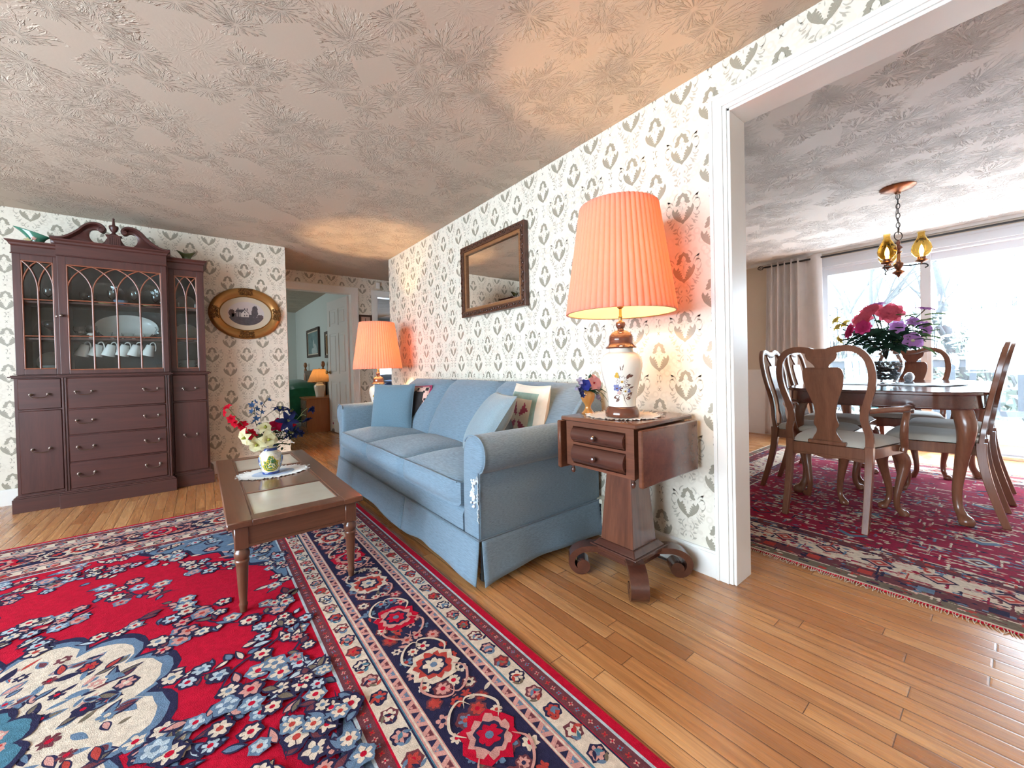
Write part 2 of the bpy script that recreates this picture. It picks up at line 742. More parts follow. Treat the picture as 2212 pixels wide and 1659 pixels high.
M = {}
M['floor'] = floor_material()
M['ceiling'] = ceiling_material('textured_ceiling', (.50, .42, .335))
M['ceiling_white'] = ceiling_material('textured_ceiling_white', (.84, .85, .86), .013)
M['trim'] = plain('white_trim_paint', (.80, .79, .75), .35, var=.02)


def paper_material(name, base, tone):
    n = N(name)
    v = n.coord()
    vo = n.node('ShaderNodeTexVoronoi', feature='SMOOTH_F1')
    vo.inputs['Scale'].default_value = 42
    n.t.links.new(n.noise(v, 9, 2, .5, 0, 1), vo.inputs['Vector'])
    w = n.node('ShaderNodeTexVoronoi')
    w.inputs['Scale'].default_value = 30
    n.t.links.new(v, w.inputs['Vector'])
    f = n.ramp(w.outputs['Distance'], [(.28, (0, 0, 0)), (.34, (1, 1, 1)), (.5, (1, 1, 1)), (.56, (.2, .2, .2))])
    f2 = n.ramp(n.noise(v, 7.5, 2), [(.45, (0, 0, 0)), (.55, (1, 1, 1))])
    k = n.math('MULTIPLY', f, n.math('ADD', .25, n.math('MULTIPLY', f2, .6)))
    n.set(Base_Color=n.mix(k, base, tone), Roughness=.5)
    n.b.inputs['Specular IOR Level'].default_value = .35
    return n.mat


M['paper'] = paper_material('cream_wallpaper', (.74, .69, .585), (.655, .60, .50))
M['paper_dark'] = plain('taupe_damask', (.335, .305, .235), .38, var=.16, scale=300, spec=.6)
M['paper_mid'] = plain('grey_damask', (.475, .435, .35), .42, var=.10, scale=200, spec=.6)
M['beige'] = plain('beige_wall_paint', (.66, .58, .48), .6, var=.015)
M['pale'] = plain('pale_grey_green_wall_paint', (.66, .70, .67), .6, var=.015)
M['white'] = plain('white_panel_paint', (.78, .78, .77), .4, var=.015)
M['vinyl'] = plain('white_vinyl_frame', (.74, .77, .82), .35, var=.01)
M['pane'] = glass('window_pane', (1, 1, 1), 0.0, alpha_mix=.05)
M['black'] = plain('black_iron', (.018, .018, .02), .4, var=.05)
M['brass'] = plain('aged_brass', (.42, .25, .09), .3, 1.0)
M['chrome'] = plain('chrome', (.7, .7, .7), .12, 1.0, var=.02)
# ------------------------------------------------------------------ the setting
XS = 1.774          # living-room face of the sofa wall
XS2 = 1.913         # its dining-room face
YJ = 0.751          # jamb of the wide opening
YE = 4.62           # far end of the sofa wall
YC = 4.72           # cabinet wall
XC = 0.713          # its free corner
YH = 5.74           # hall wall
ZC, ZD = 2.25, 2.20
XD = 5.70           # wall with the sliding door
YO = -1.75          # other jamb of the wide opening
ZO = 2.034          # head of the wide opening


def mir(p):
    return [(-x, y) for x, y in p][::-1]


CREST = [(0, .147), (.010, .138), (.021, .135), (.026, .126), (.023, .121), (.033, .112), (.030, .106), (.037, .095), (.030, .090), (.019, .092), (.013, .098), (.011, .110), (.008, .120), (0, .128)]
SHIELD = [(0, 0), (.010, .010), (.021, .016), (.032, .026), (.042, .036), (.048, .047), (.053, .060), (.054, .071), (.048, .084), (.043, .075), (.039, .066), (.033, .069), (.026, .078), (.022, .070), (.027, .060), (.020, .063), (.015, .058), (.021, .050),
          (.013, .053), (.010, .047), (.017, .040), (.010, .042), (.008, .036), (.013, .030), (.006, .031), (.005, .026), (.008, .020), (0, .022)]
MARKS = [stroke([(-.012, -.022), (-.004, -.019), (0, -.03), (-.003, -.042)], .004), stroke([(.006, -.014), (.010, -.018), (.013, -.012)], .003),
         stroke([(-.013, -.048), (-.004, -.045), (-.008, -.056)], .0035), stroke([(.004, -.05), (.012, -.046), (.009, -.058)], .0035),
         stroke([(-.008, -.078), (0, -.086), (-.008, -.096)], .0035), stroke([(.008, -.078), (.001, -.086), (.008, -.096)], .0035)]
VEINS = [leafpoly(.006, .098, .016, .0022, 1.0), leafpoly(-.006, .098, .016, .0022, 2.14), leafpoly(0, .066, .02, .002, 1.57), leafpoly(.010, .085, .012, .002, .2), leafpoly(-.010, .085, .012, .002, 2.9)]
VINES = [stroke([(.052, .085), (.062, .098), (.075, .098), (.080, .088), (.073, .082)], .005),
         stroke([(.046, .098), (.055, .112), (.066, .118), (.078, .128)], .007, .003),
         stroke([(.057, .064), (.066, .055), (.076, .058), (.082, .070), (.082, .084)], .0045),
         stroke([(.050, .040), (.060, .028), (.072, .026), (.078, .034), (.072, .04)], .0055),
         stroke([(.040, .018), (.050, .006), (.060, .002), (.072, -.006)], .007, .003),
         stroke([(.012, -.004), (.024, -.016), (.030, -.03), (.024, -.046), (.012, -.052)], .0045),
         stroke([(.006, -.058), (.018, -.068), (.026, -.084), (.018, -.098)], .004),
         stroke([(.02, .15), (.032, .142), (.04, .13), (.038, .12)], .006)]
LEAVES = [leafpoly(.060, .114, .020, .0045, .5), leafpoly(.058, .104, .020, .004, -.2), leafpoly(.064, .044, .018, .0042, .9), leafpoly(.056, .020, .02, .0045, -.5), leafpoly(.048, .004, .02, .0045, -.9),
          leafpoly(.030, -.016, .022, .005, -.2), leafpoly(.030, -.036, .022, .005, .3), leafpoly(.022, -.062, .02, .0048, .1), leafpoly(.024, -.09, .02, .0048, .5), leafpoly(.068, .108, .016, .0035, 1.2),
          leafpoly(.010, -.03, .016, .004, -1.2), leafpoly(.010, -.075, .014, .0035, -1.3)]
PAPER_A = [(CREST + mir(CREST)[1:-1], 1), (SHIELD + mir(SHIELD)[1:-1], 1)] + [(p, 1) for p in MARKS] + [(p, 0) for p in []]
PAPER_B = [(CREST + mir(CREST)[1:-1], 1), (SHIELD + mir(SHIELD)[1:-1], 1)]
for s_ in VINES + LEAVES:
    PAPER_B += [(s_, 2), (mir(s_), 2)]
PAPER_A += [(q, 2) for q in VEINS]
PAPER_B += [(q, 2) for q in VEINS]
PU, PV = .2715, .2755


def clip_poly(poly, u0, u1, v0, v1):
    def cut(p, ax, lim, sgn):
        out = []
        for i in range(len(p)):
            a, b = p[i - 1], p[i]
            ia, ib = (a[ax] - lim) * sgn >= 0, (b[ax] - lim) * sgn >= 0
            if ia != ib:
                t = (lim - a[ax]) / (b[ax] - a[ax])
                out.append((a[0] + (b[0] - a[0]) * t, a[1] + (b[1] - a[1]) * t))
            if ib:
                out.append(b)
        return out
    for ax, lim, sg in ((0, u0, 1), (0, u1, -1), (1, v0, 1), (1, v1, -1)):
        if len(poly) < 3:
            return []
        poly = cut(poly, ax, lim, sg)
    return poly


def wallpaper(g, rects, fr, u_off, z_off=.092):
    """damask inlay over rectangles (u0,u1,z0,z1); fr(u,z)->xyz a hair in front of the wall; materials 1 and 2"""
    for (u0, u1, z0, z1) in rects:
        for i in range(int((u0 - u_off) / PU * 2) - 2, int((u1 - u_off) / PU * 2) + 3):
            uc = u_off + i * PU / 2
            mot, dz = (PAPER_A, 0) if i % 2 == 0 else (PAPER_B, PV / 2)
            for j in range(-1, 10):
                zc = z_off + dz + j * PV
                if zc > z1 + .15 or zc < z0 - .17 or uc < u0 - .1 or uc > u1 + .1:
                    continue
                for p, m in mot:
                    q = [(uc + a, zc + b) for a, b in p]
                    us, zs = [a for a, b in q], [b for a, b in q]
                    if min(us) < u0 or max(us) > u1 or min(zs) < z0 or max(zs) > z1:
                        q = clip_poly(q, u0, u1, z0, z1)
                    if len(q) > 2:
                        g.sheet(q, fr, m)


PAPER = [M['paper'], M['paper_dark'], M['paper_mid']]
# floor and ceilings
struct(G().bx(-3.1, 6.0, -2.4, 12.1, -.08, 0), 'floor', M['floor'])
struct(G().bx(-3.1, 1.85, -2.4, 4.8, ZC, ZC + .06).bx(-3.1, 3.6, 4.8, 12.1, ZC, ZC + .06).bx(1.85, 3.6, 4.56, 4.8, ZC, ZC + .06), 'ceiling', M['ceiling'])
struct(G().bx(1.9, 5.9, -2.4, 2.5, ZD, ZD + .06), 'ceiling_dining', M['ceiling_white'])

# sofa wall with the wide opening
g = G().bx(XS, XS2, YJ, YE, 0, ZC).bx(XS, XS2, YO, YJ, ZO, ZC).bx(XS, XS2, -2.4, YO, 0, ZC)
wallpaper(g, [(YJ + .07, YE, .12, ZC), (YO, YJ + .07, ZO + .08, ZC)], lambda u, z: (XS - .0004, u, z), 1.362)
struct(g, 'wall_right', PAPER, fixn=False)
# cabinet wall, its return into the hall
g = G().bx(-3.1, XC, YC, YC + .12, 0, ZC).bx(XC - .12, XC, YC + .12, YH, 0, ZC)
wallpaper(g, [(-3.0, XC, .12, ZC)], lambda u, z: (u, YC - .0004, z), .222)
struct(g, 'wall_back', PAPER, fixn=False)
# hall wall with two doorways
D1, D2 = (.86, 1.671), (2.012, 2.78)
g = G().bx(XC - .12, D1[0], YH, YH + .12, 0, ZC).bx(D1[1], D2[0], YH, YH + .12, 0, ZC).bx(D2[1], 3.6, YH, YH + .12, 0, ZC).bx(D1[0], D1[1], YH, YH + .12, 2.02, ZC).bx(D2[0], D2[1], YH, YH + .12, 2.01, ZC)
wallpaper(g, [(XC, D1[1] + .08, 2.10, ZC), (D1[1] + .08, D2[0] - .05, .1, ZC), (D2[0] - .05, 3.5, 2.09, ZC)], lambda u, z: (u, YH - .0004, z), 1.0)
struct(g, 'wall_hall', PAPER, fixn=False)
struct(G().bx(XS2, 3.6, YE - .12, YE, 0, ZC).bx(3.48, 3.6, YE, YH, 0, ZC), 'wall_hall_end', M['paper'])
# left wall with a picture window, plain wall behind the camera
VY0, VY1, VZ0, VZ1 = -.5, 3.2, .42, 2.12
g = G().bx(-3.1, -2.98, -2.4, VY0, 0, ZC).bx(-3.1, -2.98, VY1, YC, 0, ZC).bx(-3.1, -2.98, VY0, VY1, 0, VZ0).bx(-3.1, -2.98, VY0, VY1, VZ1, ZC)
wallpaper(g, [(VY1 + .05, YC, .12, ZC)], lambda u, z: (-2.9796, u, z), 3.2)
struct(g, 'wall_left', PAPER, fixn=False)
struct(G().bx(-3.1, XS2, -2.4, -2.28, 0, ZC), 'wall_front', M['paper'])
g = G()
for i in range(4):
    y = VY0 + .035 + (VY1 - VY0 - .07) * i / 3
    g.bx(-3.07, -3.0, y - .035, y + .035, VZ0, VZ1)
g.bx(-3.069, -3.001, VY0 + .07, VY1 - .07, VZ0, VZ0 + .06).bx(-3.069, -3.001, VY0 + .07, VY1 - .07, VZ1 - .06, VZ1)
for a, b in ((VY0 - .07, VY0), (VY1, VY1 + .07)):
    g.bx(-2.98, -2.965, a, b, VZ0 - .07, VZ1 + .07)
g.bx(-2.98, -2.965, VY0, VY1, VZ1, VZ1 + .07).bx(-2.98, -2.94, VY0, VY1, VZ0 - .04, VZ0)
struct(g, 'window_1', M['trim'])
# bedrooms beyond the hall
g = G().bx(1.68, 1.80, YH + .12, 12.0, 0, ZC).bx(-2.1, 1.68, 10.0, 10.12, 0, ZC).bx(-2.2, -2.08, YH, 10.0, 0, ZC).bx(-2.1, XC - .1, YH, YH + .12, 0, ZC)
struct(g, 'wall_bedroom', M['pale'])
wy = 10.2
g = G().bx(1.8, 3.0, wy, wy + .12, 0, ZC).bx(3.0, 4.0, wy, wy + .12, 0, .74).bx(3.0, 4.0, wy, wy + .12, 1.75, ZC).bx(4.0, 5.2, wy, wy + .12, 0, ZC).bx(5.1, 5.2, YH, wy, 0, ZC).bx(3.6, 5.2, YH, YH + .12, 0, ZC)
struct(g, 'wall_far_bedroom', M['pale'])
struct(G().bx(3.6, 5.3, YH, 12.1, ZC, ZC + .06), 'ceiling_far_bedroom', M['ceiling_white'])
g = G()
for x in (3.0, 3.5, 4.0):
    g.bx(x - .03, x + .03, wy + .02, wy + .08, .74, 1.75)
for z in (.77, 1.24, 1.72):
    g.bx(3.0, 4.0, wy + .02, wy + .08, z - .03, z + .03)
struct(g, 'window_3', M['trim'])
# dining room: far wall with the sliding door, side walls
SY0, SY1, SZ = -1.55, 1.44, 2.02      # slider opening
g = G().bx(XD, XD + .14, SY1, 2.5, 0, ZD).bx(XD, XD + .14, -2.4, SY0, 0, ZD).bx(XD, XD + .14, SY0, SY1, SZ, ZD)
g.bx(XS2, XD, 2.36, 2.48, 0, ZD).bx(XS2, XD, -2.4, -2.28, 0, ZD)
# white wainscot below a chair rail
g.bx(XD - .012, XD, SY1 + .08, 2.36, 0, .80, 1).bx(XD - .03, XD, SY1 + .08, 2.36, .80, .835, 1).bx(XD - .02, XD, SY1 + .08, 2.36, 0, .11, 1)
g.bx(XS2, XD, 2.348, 2.36, 0, .80, 1).bx(XS2, XD, 2.33, 2.36, .80, .835, 1)
for y in (1.72, 1.98, 2.22):
    g.bx(XD - .016, XD - .012, y - .035, y + .035, .11, .80, 1)
struct(g, 'wall_dining', [M['beige'], M['white']])
g = G().bx(XD - .05, XD, SY1, 2.36, ZD - .035, ZD).bx(XD - .03, XD, SY0, SY1, ZD - .03, ZD)
struct(g, 'trim_2', M['white'])
# the sliding door: head casing, jamb, two framed panes
g = G().bx(XD - .025, XD, SY0, SY1 + .07, SZ, SZ + .08).bx(XD - .035, XD, SY0, SY1 + .085, SZ + .075, SZ + .10).bx(XD - .02, XD, SY1, SY1 + .07, 0, SZ)
g.bx(XD, XD + .14, SY1 - .03, SY1, 0, SZ).bx(XD, XD + .14, SY0, SY1, SZ - .025, SZ).bx(XD, XD + .16, SY0, SY1, -.02, .03).bx(XD, XD + .14, SY0, SY0 + .03, 0, SZ)
d = struct(g, 'door_1', M['vinyl'])


def slider_panel(y0, y1, x, parent):
    g = G().bx(x, x + .045, y0, y0 + .075, .03, SZ - .025).bx(x, x + .045, y1 - .075, y1, .03, SZ - .025).bx(x + .001, x + .044, y0 + .075, y1 - .075, SZ - .095, SZ - .025).bx(x + .001, x + .044, y0 + .075, y1 - .075, .03, .13)
    o = g.build('sliding_panel', M['vinyl'], parent, smooth=0)
    G().bx(x + .018, x + .024, y0 + .07, y1 - .07, .125, SZ - .09).build('pane', M['pane'], o, smooth=0)
    return o


slider_panel(.505, SY1 - .03, XD + .025, d)
p2 = slider_panel(SY0 + .03, .585, XD + .075, d)
G().bx(XD + .012, XD + .03, .535, .555, .92, 1.14).build('handle', M['vinyl'], p2, smooth=0)

# casing and jamb lining of the wide opening
CAS = .071
g = G()
for a, b, t in ((0, .016, .010), (.016, .055, .016), (.055, CAS, .020)):
    g.bx(XS - t, XS, YJ + a, YJ + b, 0, ZO + b)
    g.bx(XS - t, XS, YO, YJ + a, ZO + a, ZO + b)
g.bx(XS - .004, XS2 + .004, YJ - .012, YJ, 0, ZO).bx(XS - .004, XS2 + .004, YO, YJ, ZO - .012, ZO)
g.bx(XS2, XS2 + .018, YJ, YJ + CAS, 0, ZO + CAS).bx(XS2, XS2 + .018, YO, YJ, ZO, ZO + CAS)
g.bx(XS - .004, XS2 + .004, YO, YO + .012, 0, ZO).bx(XS - .018, XS, YO - CAS, YO, 0, ZO + CAS)
struct(g, 'trim_1', M['trim'], bevel=.002)
# baseboards
g = G().bx(XS - .014, XS, YJ + CAS, 1.42, 0, .108).bx(XS - .010, XS, YJ + CAS, 1.42, .108, .12)
struct(g, 'baseboard_right', M['trim'])
g = G().bx(-2.98, XC + .014, YC - .014, YC, 0, .108).bx(-2.98, XC + .010, YC - .010, YC, .108, .12).bx(XC, XC + .014, YC, YH, 0, .12)
struct(g, 'baseboard_back', M['trim'])
struct(G().bx(D1[1] + .08, D2[0] - .05, YH - .014, YH, 0, .12), 'baseboard_hall', M['trim'])
struct(G().bx(-2.98, -2.966, -2.28, YC - .014, 0, .12), 'baseboard_left', M['trim'])
struct(G().bx(1.666, 1.68, YH + .12, 10, 0, .10).bx(-2.08, 1.67, 9.986, 10, 0, .10), 'baseboard_bedroom', M['trim'])


def doorway(x0, x1, z, name):
    g = G()
    for a, b, t in ((0, .014, .010), (.014, .060, .016), (.060, .077, .020)):
        g.bx(x1 + a, x1 + b, YH - t, YH, 0, z + b).bx(x0 - b, x0 - a, YH - t, YH, 0, z + b).bx(x0 - a, x1 + a, YH - t, YH, z + a, z + b)
    g.bx(x1 - .012, x1 + .004, YH - .004, YH + .124, 0, z).bx(x0 - .004, x0 + .012, YH - .004, YH + .124, 0, z).bx(x0, x1, YH - .004, YH + .124, z - .012, z)
    struct(g, name, M['trim'])


doorway(D1[0], D1[1], 2.02, 'trim_3')
doorway(D2[0], D2[1], 2.01, 'trim_4')


# six-panel bedroom door standing open
def six_panel_door():
    w, h, t = .76, 2.0, .035
    cols = [(.085, .335), (.425, .675)]
    rows = [(.20, .78), (.90, 1.50), (1.62, 1.86)]
    g = G()
    us = [0, .085, .335, .425, .675, w]
    zs = [0.01, .20, .78, .90, 1.50, 1.62, 1.86, h]
    for i in range(5):
        for k in range(7):
            u0, u1, z0, z1 = us[i], us[i + 1], zs[k], zs[k + 1]
            if i in (1, 3) and k in (1, 3, 5):
                g.bx(u0, u1, -.010, .010, z0, z1)
                g.rbox(u0 + .03, u1 - .03, -.0165, .0165, z0 + .03, z1 - .03, .008)
            else:
                g.bx(u0, u1, -t / 2, t / 2, z0, z1)
    return g


door = struct(six_panel_door(), 'door_2', M['white'])
door.location = (1.652, YH + .135, 0)
door.rotation_euler = (0, 0, radians(96.5))
for s in (-1, 1):
    k = G().lathe([(.0, 0), (.026, .002), (.026, .006), (.010, .010), (.010, .03), (.022, .036), (.028, .048), (.024, .060), (0, .065)], 20)
    k.xf(Matrix.Translation((.70, s * .0175, .92)) @ Matrix.Rotation(radians(-90 * s), 4, 'X'))
    k.build('doorknob', M['brass'], door)
for z in (.22, 1.07, 1.75):
    G().bx(-.012, .03, -.022, -.0172, z - .045, z + .045).lathe([(.006, z - .047), (.006, z + .047)], 10, (-.004, -.022, 0)).build('hinge', M['brass'], door)
# ------------------------------------------------------------------ living-room furniture


def at(g, root, name, mat, parent=None, **k):
    """g is written in world coordinates; the part hangs under root"""
    p = parent or root
    off = root.matrix_basis if root.rotation_euler[2] == 0 else root.matrix_basis
    g.xf(Matrix.Translation(-Vector(root.location)))
    return g.build(name, mat, p, **k)


M['sofa'] = cloth('blue_slub_upholstery', (.155, .222, .282), .85, .20, 900, .35, streak=(2.2, .9, 24))
M['sofa_side'] = M['sofa']
M['piping'] = cloth('dark_blue_piping', (.10, .14, .18), .8, .1)
M['stuffing'] = cloth('white_batting', (.70, .74, .78), .95, .1, 300, .8)
M['mahogany'] = wood('dark_mahogany', (.040, .0115, .0095), (.082, .024, .019), 'X', .40, 1.0, .10)
M['mahogany_v'] = wood('dark_mahogany_upright', (.040, .0115, .0095), (.082, .024, .019), 'Z', .40, 1.0, .10)
M['muntin'] = wood('lighter_mahogany_muntin', (.17, .055, .028), (.27, .09, .045), 'Z', .35)
M['walnut'] = wood('brown_walnut', (.085, .030, .016), (.165, .062, .031), 'Y', .30, 1.0, .3)
M['walnut_x'] = wood('brown_walnut_cross', (.085, .030, .016), (.165, .062, .031), 'X', .30, 1.0, .3)
M['walnut_z'] = wood('brown_walnut_upright', (.085, .030, .016), (.165, .062, .031), 'Z', .30, 1.0, .3)
M['rosewood'] = wood('red_brown_mahogany', (.085, .030, .018), (.175, .062, .032), 'Y', .24, .8, .5)
M['rosewood_z'] = wood('red_brown_mahogany_upright', (.075, .026, .016), (.165, .058, .030), 'Z', .24, .8, .5)
M['rosewood_d'] = wood('deep_brown_mahogany', (.050, .017, .012), (.105, .035, .022), 'Y', .22, .8, .5)

# ---- sofa
SF, SB, S0, S1 = .93, 1.742, 1.45, 3.69
sofa = thing('sofa', 'blue three-seat sofa with rolled arms and pleated skirt along the wallpapered wall', 'sofa', (1.33, 2.57, 0))
g = G().bx(SF + .05, SB, S0 + .10, S1 - .10, .16, .32).bx(1.60, SB, S0 + .012, S1 - .012, .10, .70)
at(g, sofa, 'base', M['sofa'], smooth=0)
# front rail with a rounded upper edge
prof = [(-.02, 0), (0, 0)] + [(.0 - .03 * (1 - cos(a)), .085 + .03 * sin(a)) for a in [i * pi / 12 for i in range(7)]] + [(-.06, .115), (-.06, 0)]
g = G().prism([(SF - u, .20 + v) for u, v in [(0, 0), (0, .08), (-.006, .098), (-.02, .112), (-.05, .118), (-.08, .118), (-.08, 0)]], S0 + .14, S1 - .14, lambda u, v, w: (u, w, v))
at(g, sofa, 'front_rail', M['sofa'], smooth=50)


def arm(yin, sgn):
    """sgn -1: roll towards -y"""
    sec = [(0, .20), (0, .50), (.002, .575), (.018, .625), (.05, .652), (.092, .660), (.138, .652), (.170, .625), (.182, .585), (.178, .545), (.160, .513), (.140, .499), (.131, .492), (.131, .20)]
    sec = [(0, .20), (0, .40)] + catmull(sec[1:-1], 4) + [(.131, .20)]
    g = G()
    xs = [SF, SF + .004, SF + .014, SF + .035, 1.2, 1.5, 1.70, 1.72]
    ins = [.020, .010, .003, 0, 0, 0, 0, .01]
    rings = []
    cyc = (.07, .56)
    for x, d in zip(xs, ins):
        ring = []
        for (a, b) in sec:
            vx, vy = a - cyc[0], b - cyc[1]
            l = hypot(vx, vy) or 1
            k = 1 - d / l if b > .45 else 1
            aa, bb = cyc[0] + vx * k, cyc[1] + vy * k
            if b <= .45:
                aa = a + (d * .5 if a < .05 else -d * .5)
                bb = b
            wave = .003 * sin(x * 23 + b * 15) if .05 < x - SF < .75 else 0
            ring.append((x, yin + sgn * (aa + wave), bb))
        rings.append(ring)
    n = len(sec)
    vs = [p for r in rings for p in r]
    fs = []
    for i in range(len(rings) - 1):
        for j in range(n):
            fs.append((i * n + j, i * n + (j + 1) % n, (i + 1) * n + (j + 1) % n, (i + 1) * n + j))
    fs.append(tuple(range(n)))
    fs.append(tuple((len(rings) - 1) * n + j for j in range(n)))
    g.add(vs, fs)
    o = at(g, sofa, 'arm', M['sofa'], smooth=50)
    # welt round the front of the roll
    pth = [(SF + .006, yin + sgn * a, b) for a, b in sec[10:-1]]
    at(G().tube(pth[:-4], .0035, 6), sofa, 'welt', M['sofa'], o)
    return o


arm_near = arm(1.585, -1)
arm(3.555, 1)
# torn front corner of the near arm with stuffing showing
random.seed(3)
g = G()
for k in range(44):
    z = random.gauss(.405, .030)
    y = random.gauss(1.494, .009)
    r = random.uniform(.004, .010) * (1 if k < 30 else .6)
    g.lathe([(0, -r), (r * .8, -r * .6), (r, 0), (r * .7, r * .7), (0, r)], 7, (SF + .002 - random.uniform(0, .007), y, z), fn=lambda q, a, zz: q * (1 + .25 * sin(3 * a + k)))
for k in range(14):
    z = random.uniform(.30, .50)
    g.tube([(SF - .001, 1.456 + random.uniform(-.004, .004), z), (SF - .008, 1.45 + random.uniform(-.008, .008), z - .012), (SF - .004, 1.447, z - .026)], .0016, 4)
o = at(g, sofa, 'torn_patch', M['stuffing'], arm_near, smooth=180)
tag(o, 'white stuffing bursting from the worn corner', None)


def puff(a, p=4):
    return max(0.0, 1 - abs(a) ** p) ** .5


# seat cushions
for k in range(3):
    y0, y1 = 1.588 + k * .6563, 1.588 + (k + 1) * .6563 - .003

    def seat(u, v, y0=y0, y1=y1):
        # u around the section front-bottom-back-top, v along y
        b = 2 * v - 1
        e = puff(b, 10)
        t = u * 4
        x0, x1, z0, z1 = .905, 1.46, .318, .440
        if t < 1:
            x, z = x0 + (x1 - x0) * t, z0
        elif t < 2:
            x, z = x1, z0 + (z1 - z0) * (t - 1)
        elif t < 3:
            s = t - 2
            x, z = x1 - (x1 - x0) * s, z1 - .004 + .042 * sin(pi * min(1, s * 1.04)) ** .6 * puff(b, 2.6)
        else:
            s = t - 3
            x, z = x0 + .012 - .030 * sin(pi * s) ** .7 * puff(b, 4), z1 - (z1 - z0) * s
        cx, cz = (x0 + x1) / 2, (z0 + z1) / 2
        k2 = .86 + .14 * e
        return (cx + (x - cx) * (.985 + .015 * e), y0 + (y1 - y0) * v, cz + (z - cz) * k2)
    g = G().grid(seat, 48, 20, closed_u=True)
    for j in (0, 20):
        ring = [i * 21 + j for i in range(48)]
        g.f.append(tuple(ring))
        g.m.append(0)
    c = at(g, sofa, 'seat_cushion', M['sofa'], smooth=55)
    at(G().tube([(.902, y0 + .004, .438), (.899, (y0 + y1) / 2, .442), (.902, y1 - .004, .438)], .003, 6), sofa, 'welt', M['sofa'], c)
# back sections
bs = [(1.425, 2.235), (2.235, 2.90), (2.90, 3.715)]
for k, (y0, y1) in enumerate(bs):
    def back(u, v, y0=y0, y1=y1, k=k):
        b = 2 * v - 1
        outer = (k == 0 and b < 0) or (k == 2 and b > 0)
        e = puff(b, 5 if outer else 4)
        prof = [(1.34, .42), (1.37, .52), (1.43, .64), (1.495, .745), (1.555, .822), (1.62, .862), (1.685, .855), (1.728, .80), (1.738, .70), (1.738, .40)]
        f = u * (len(prof) - 1)
        i = min(int(f), len(prof) - 2)
        t = f - i
        x = prof[i][0] + (prof[i + 1][0] - prof[i][0]) * t
        z = prof[i][1] + (prof[i + 1][1] - prof[i][1]) * t
        top = max(0, (z - .60) / .26)
        if x < 1.66:
            x += .075 * (1 - e)
            z -= .022 * (1 - e) * top
        if outer:
            d = max(0, abs(b) - .66) / .34
            z -= (.11 if k == 2 else .035) * d ** (2.6 if k == 2 else 5) * top
        y = y0 + (y1 - y0) * v
        if z < .66:
            y = min(max(y, 1.475), 3.665)
        return (x, y, z)
    g = G().grid(back, 36, 28)
    at(g, sofa, 'back_cushion', M['sofa'], smooth=70)
# end caps of the back
for y, s in ((1.4265, -1), (3.7135, 1)):
    poly = [(1.46, .62), (1.50, .70), (1.56, .765), (1.62, .80), (1.68, .80), (1.725, .75), (1.736, .62)]
    at(G().prism(poly, y - .012 if s < 0 else y - .012, y + .012, lambda u, v, w: (u, w, v), chamfer=.004), sofa, 'back_side', M['sofa'])


# skirt panels
def skirt(path, seed, lift=.022, name='skirt'):
    """path: list of (x,y,nx,ny) along the top edge"""
    rr = random.Random(seed)
    ph = [rr.uniform(0, 6) for _ in range(3)]

    def f(u, v):
        i = u * (len(path) - 1)
        a = min(int(i), len(path) - 2)
        t = i - a
        p = [path[a][k] + (path[a + 1][k] - path[a][k]) * t for k in range(4)]
        z0 = .018 + lift * sin(pi * u) ** .8
        z = .205 + (z0 - .205) * v
        fl = .006 + .030 * v ** 1.2 + .006 * v * sin(u * 9 + ph[0]) + .004 * v * sin(u * 17 + ph[1])
        return (p[0] + p[2] * fl, p[1] + p[3] * fl, z)
    g = G().grid(f, 30, 8)
    o = at(g, sofa, name, M['sofa'], smooth=70)
    s = o.modifiers.new('thick', 'SOLIDIFY')
    s.thickness = .005
    s.offset = -1
    return o


skirt([(SF, 2.245, -1, .25), (SF, 1.9, -1, 0), (SF, 1.452, -1, -.35)], 1)
skirt([(SF, S1, -1, .5), (SF, 3.0, -1, 0), (SF, 2.258, -1, -.25)], 2)
skirt([(SF + .012, S0, -.35, -1), (1.3, S0, 0, -1), (SB, S0, .3, -1)], 3, .03)
skirt([(SF, S1, -.3, 1), (1.3, S1, 0, 1), (SB, S1, .3, 1)], 4)
g = G()
g.grid(lambda u, v: (SF + .012 + .028 * u - .012 * v, S0 + .012 - .028 * u * 0 - .012 * v + .012 * u, .2 - .172 * v), 4, 4)
at(g, sofa, 'pleat_lining', M['sofa'])
at(G().grid(lambda u, v: (SF + .012 - .01 * v, 2.22 + .06 * u, .2 - .17 * v), 4, 4), sofa, 'pleat_lining', M['sofa'])
w = [(SF - .007, S1, .207), (SF - .007, S0 - .006, .207), (SB, S0 - .006, .207)]
at(G().tube(w, .004, 6).tube([(SF - .002, S0 + .001, .21), (SF - .001, S0 - .001, .50)], .003, 6), sofa, 'piping', M['piping'])
for x, y in ((SF + .05, S0 + .045), (SF + .05, S1 - .05), (SB - .06, S0 + .05), (SB - .06, S1 - .05)):
    at(G().lathe([(.010, .16), (.010, .03), (.022, .026), (.024, .008), (.018, 0)], 14, (x, y, 0)), sofa, 'caster', M['black'])


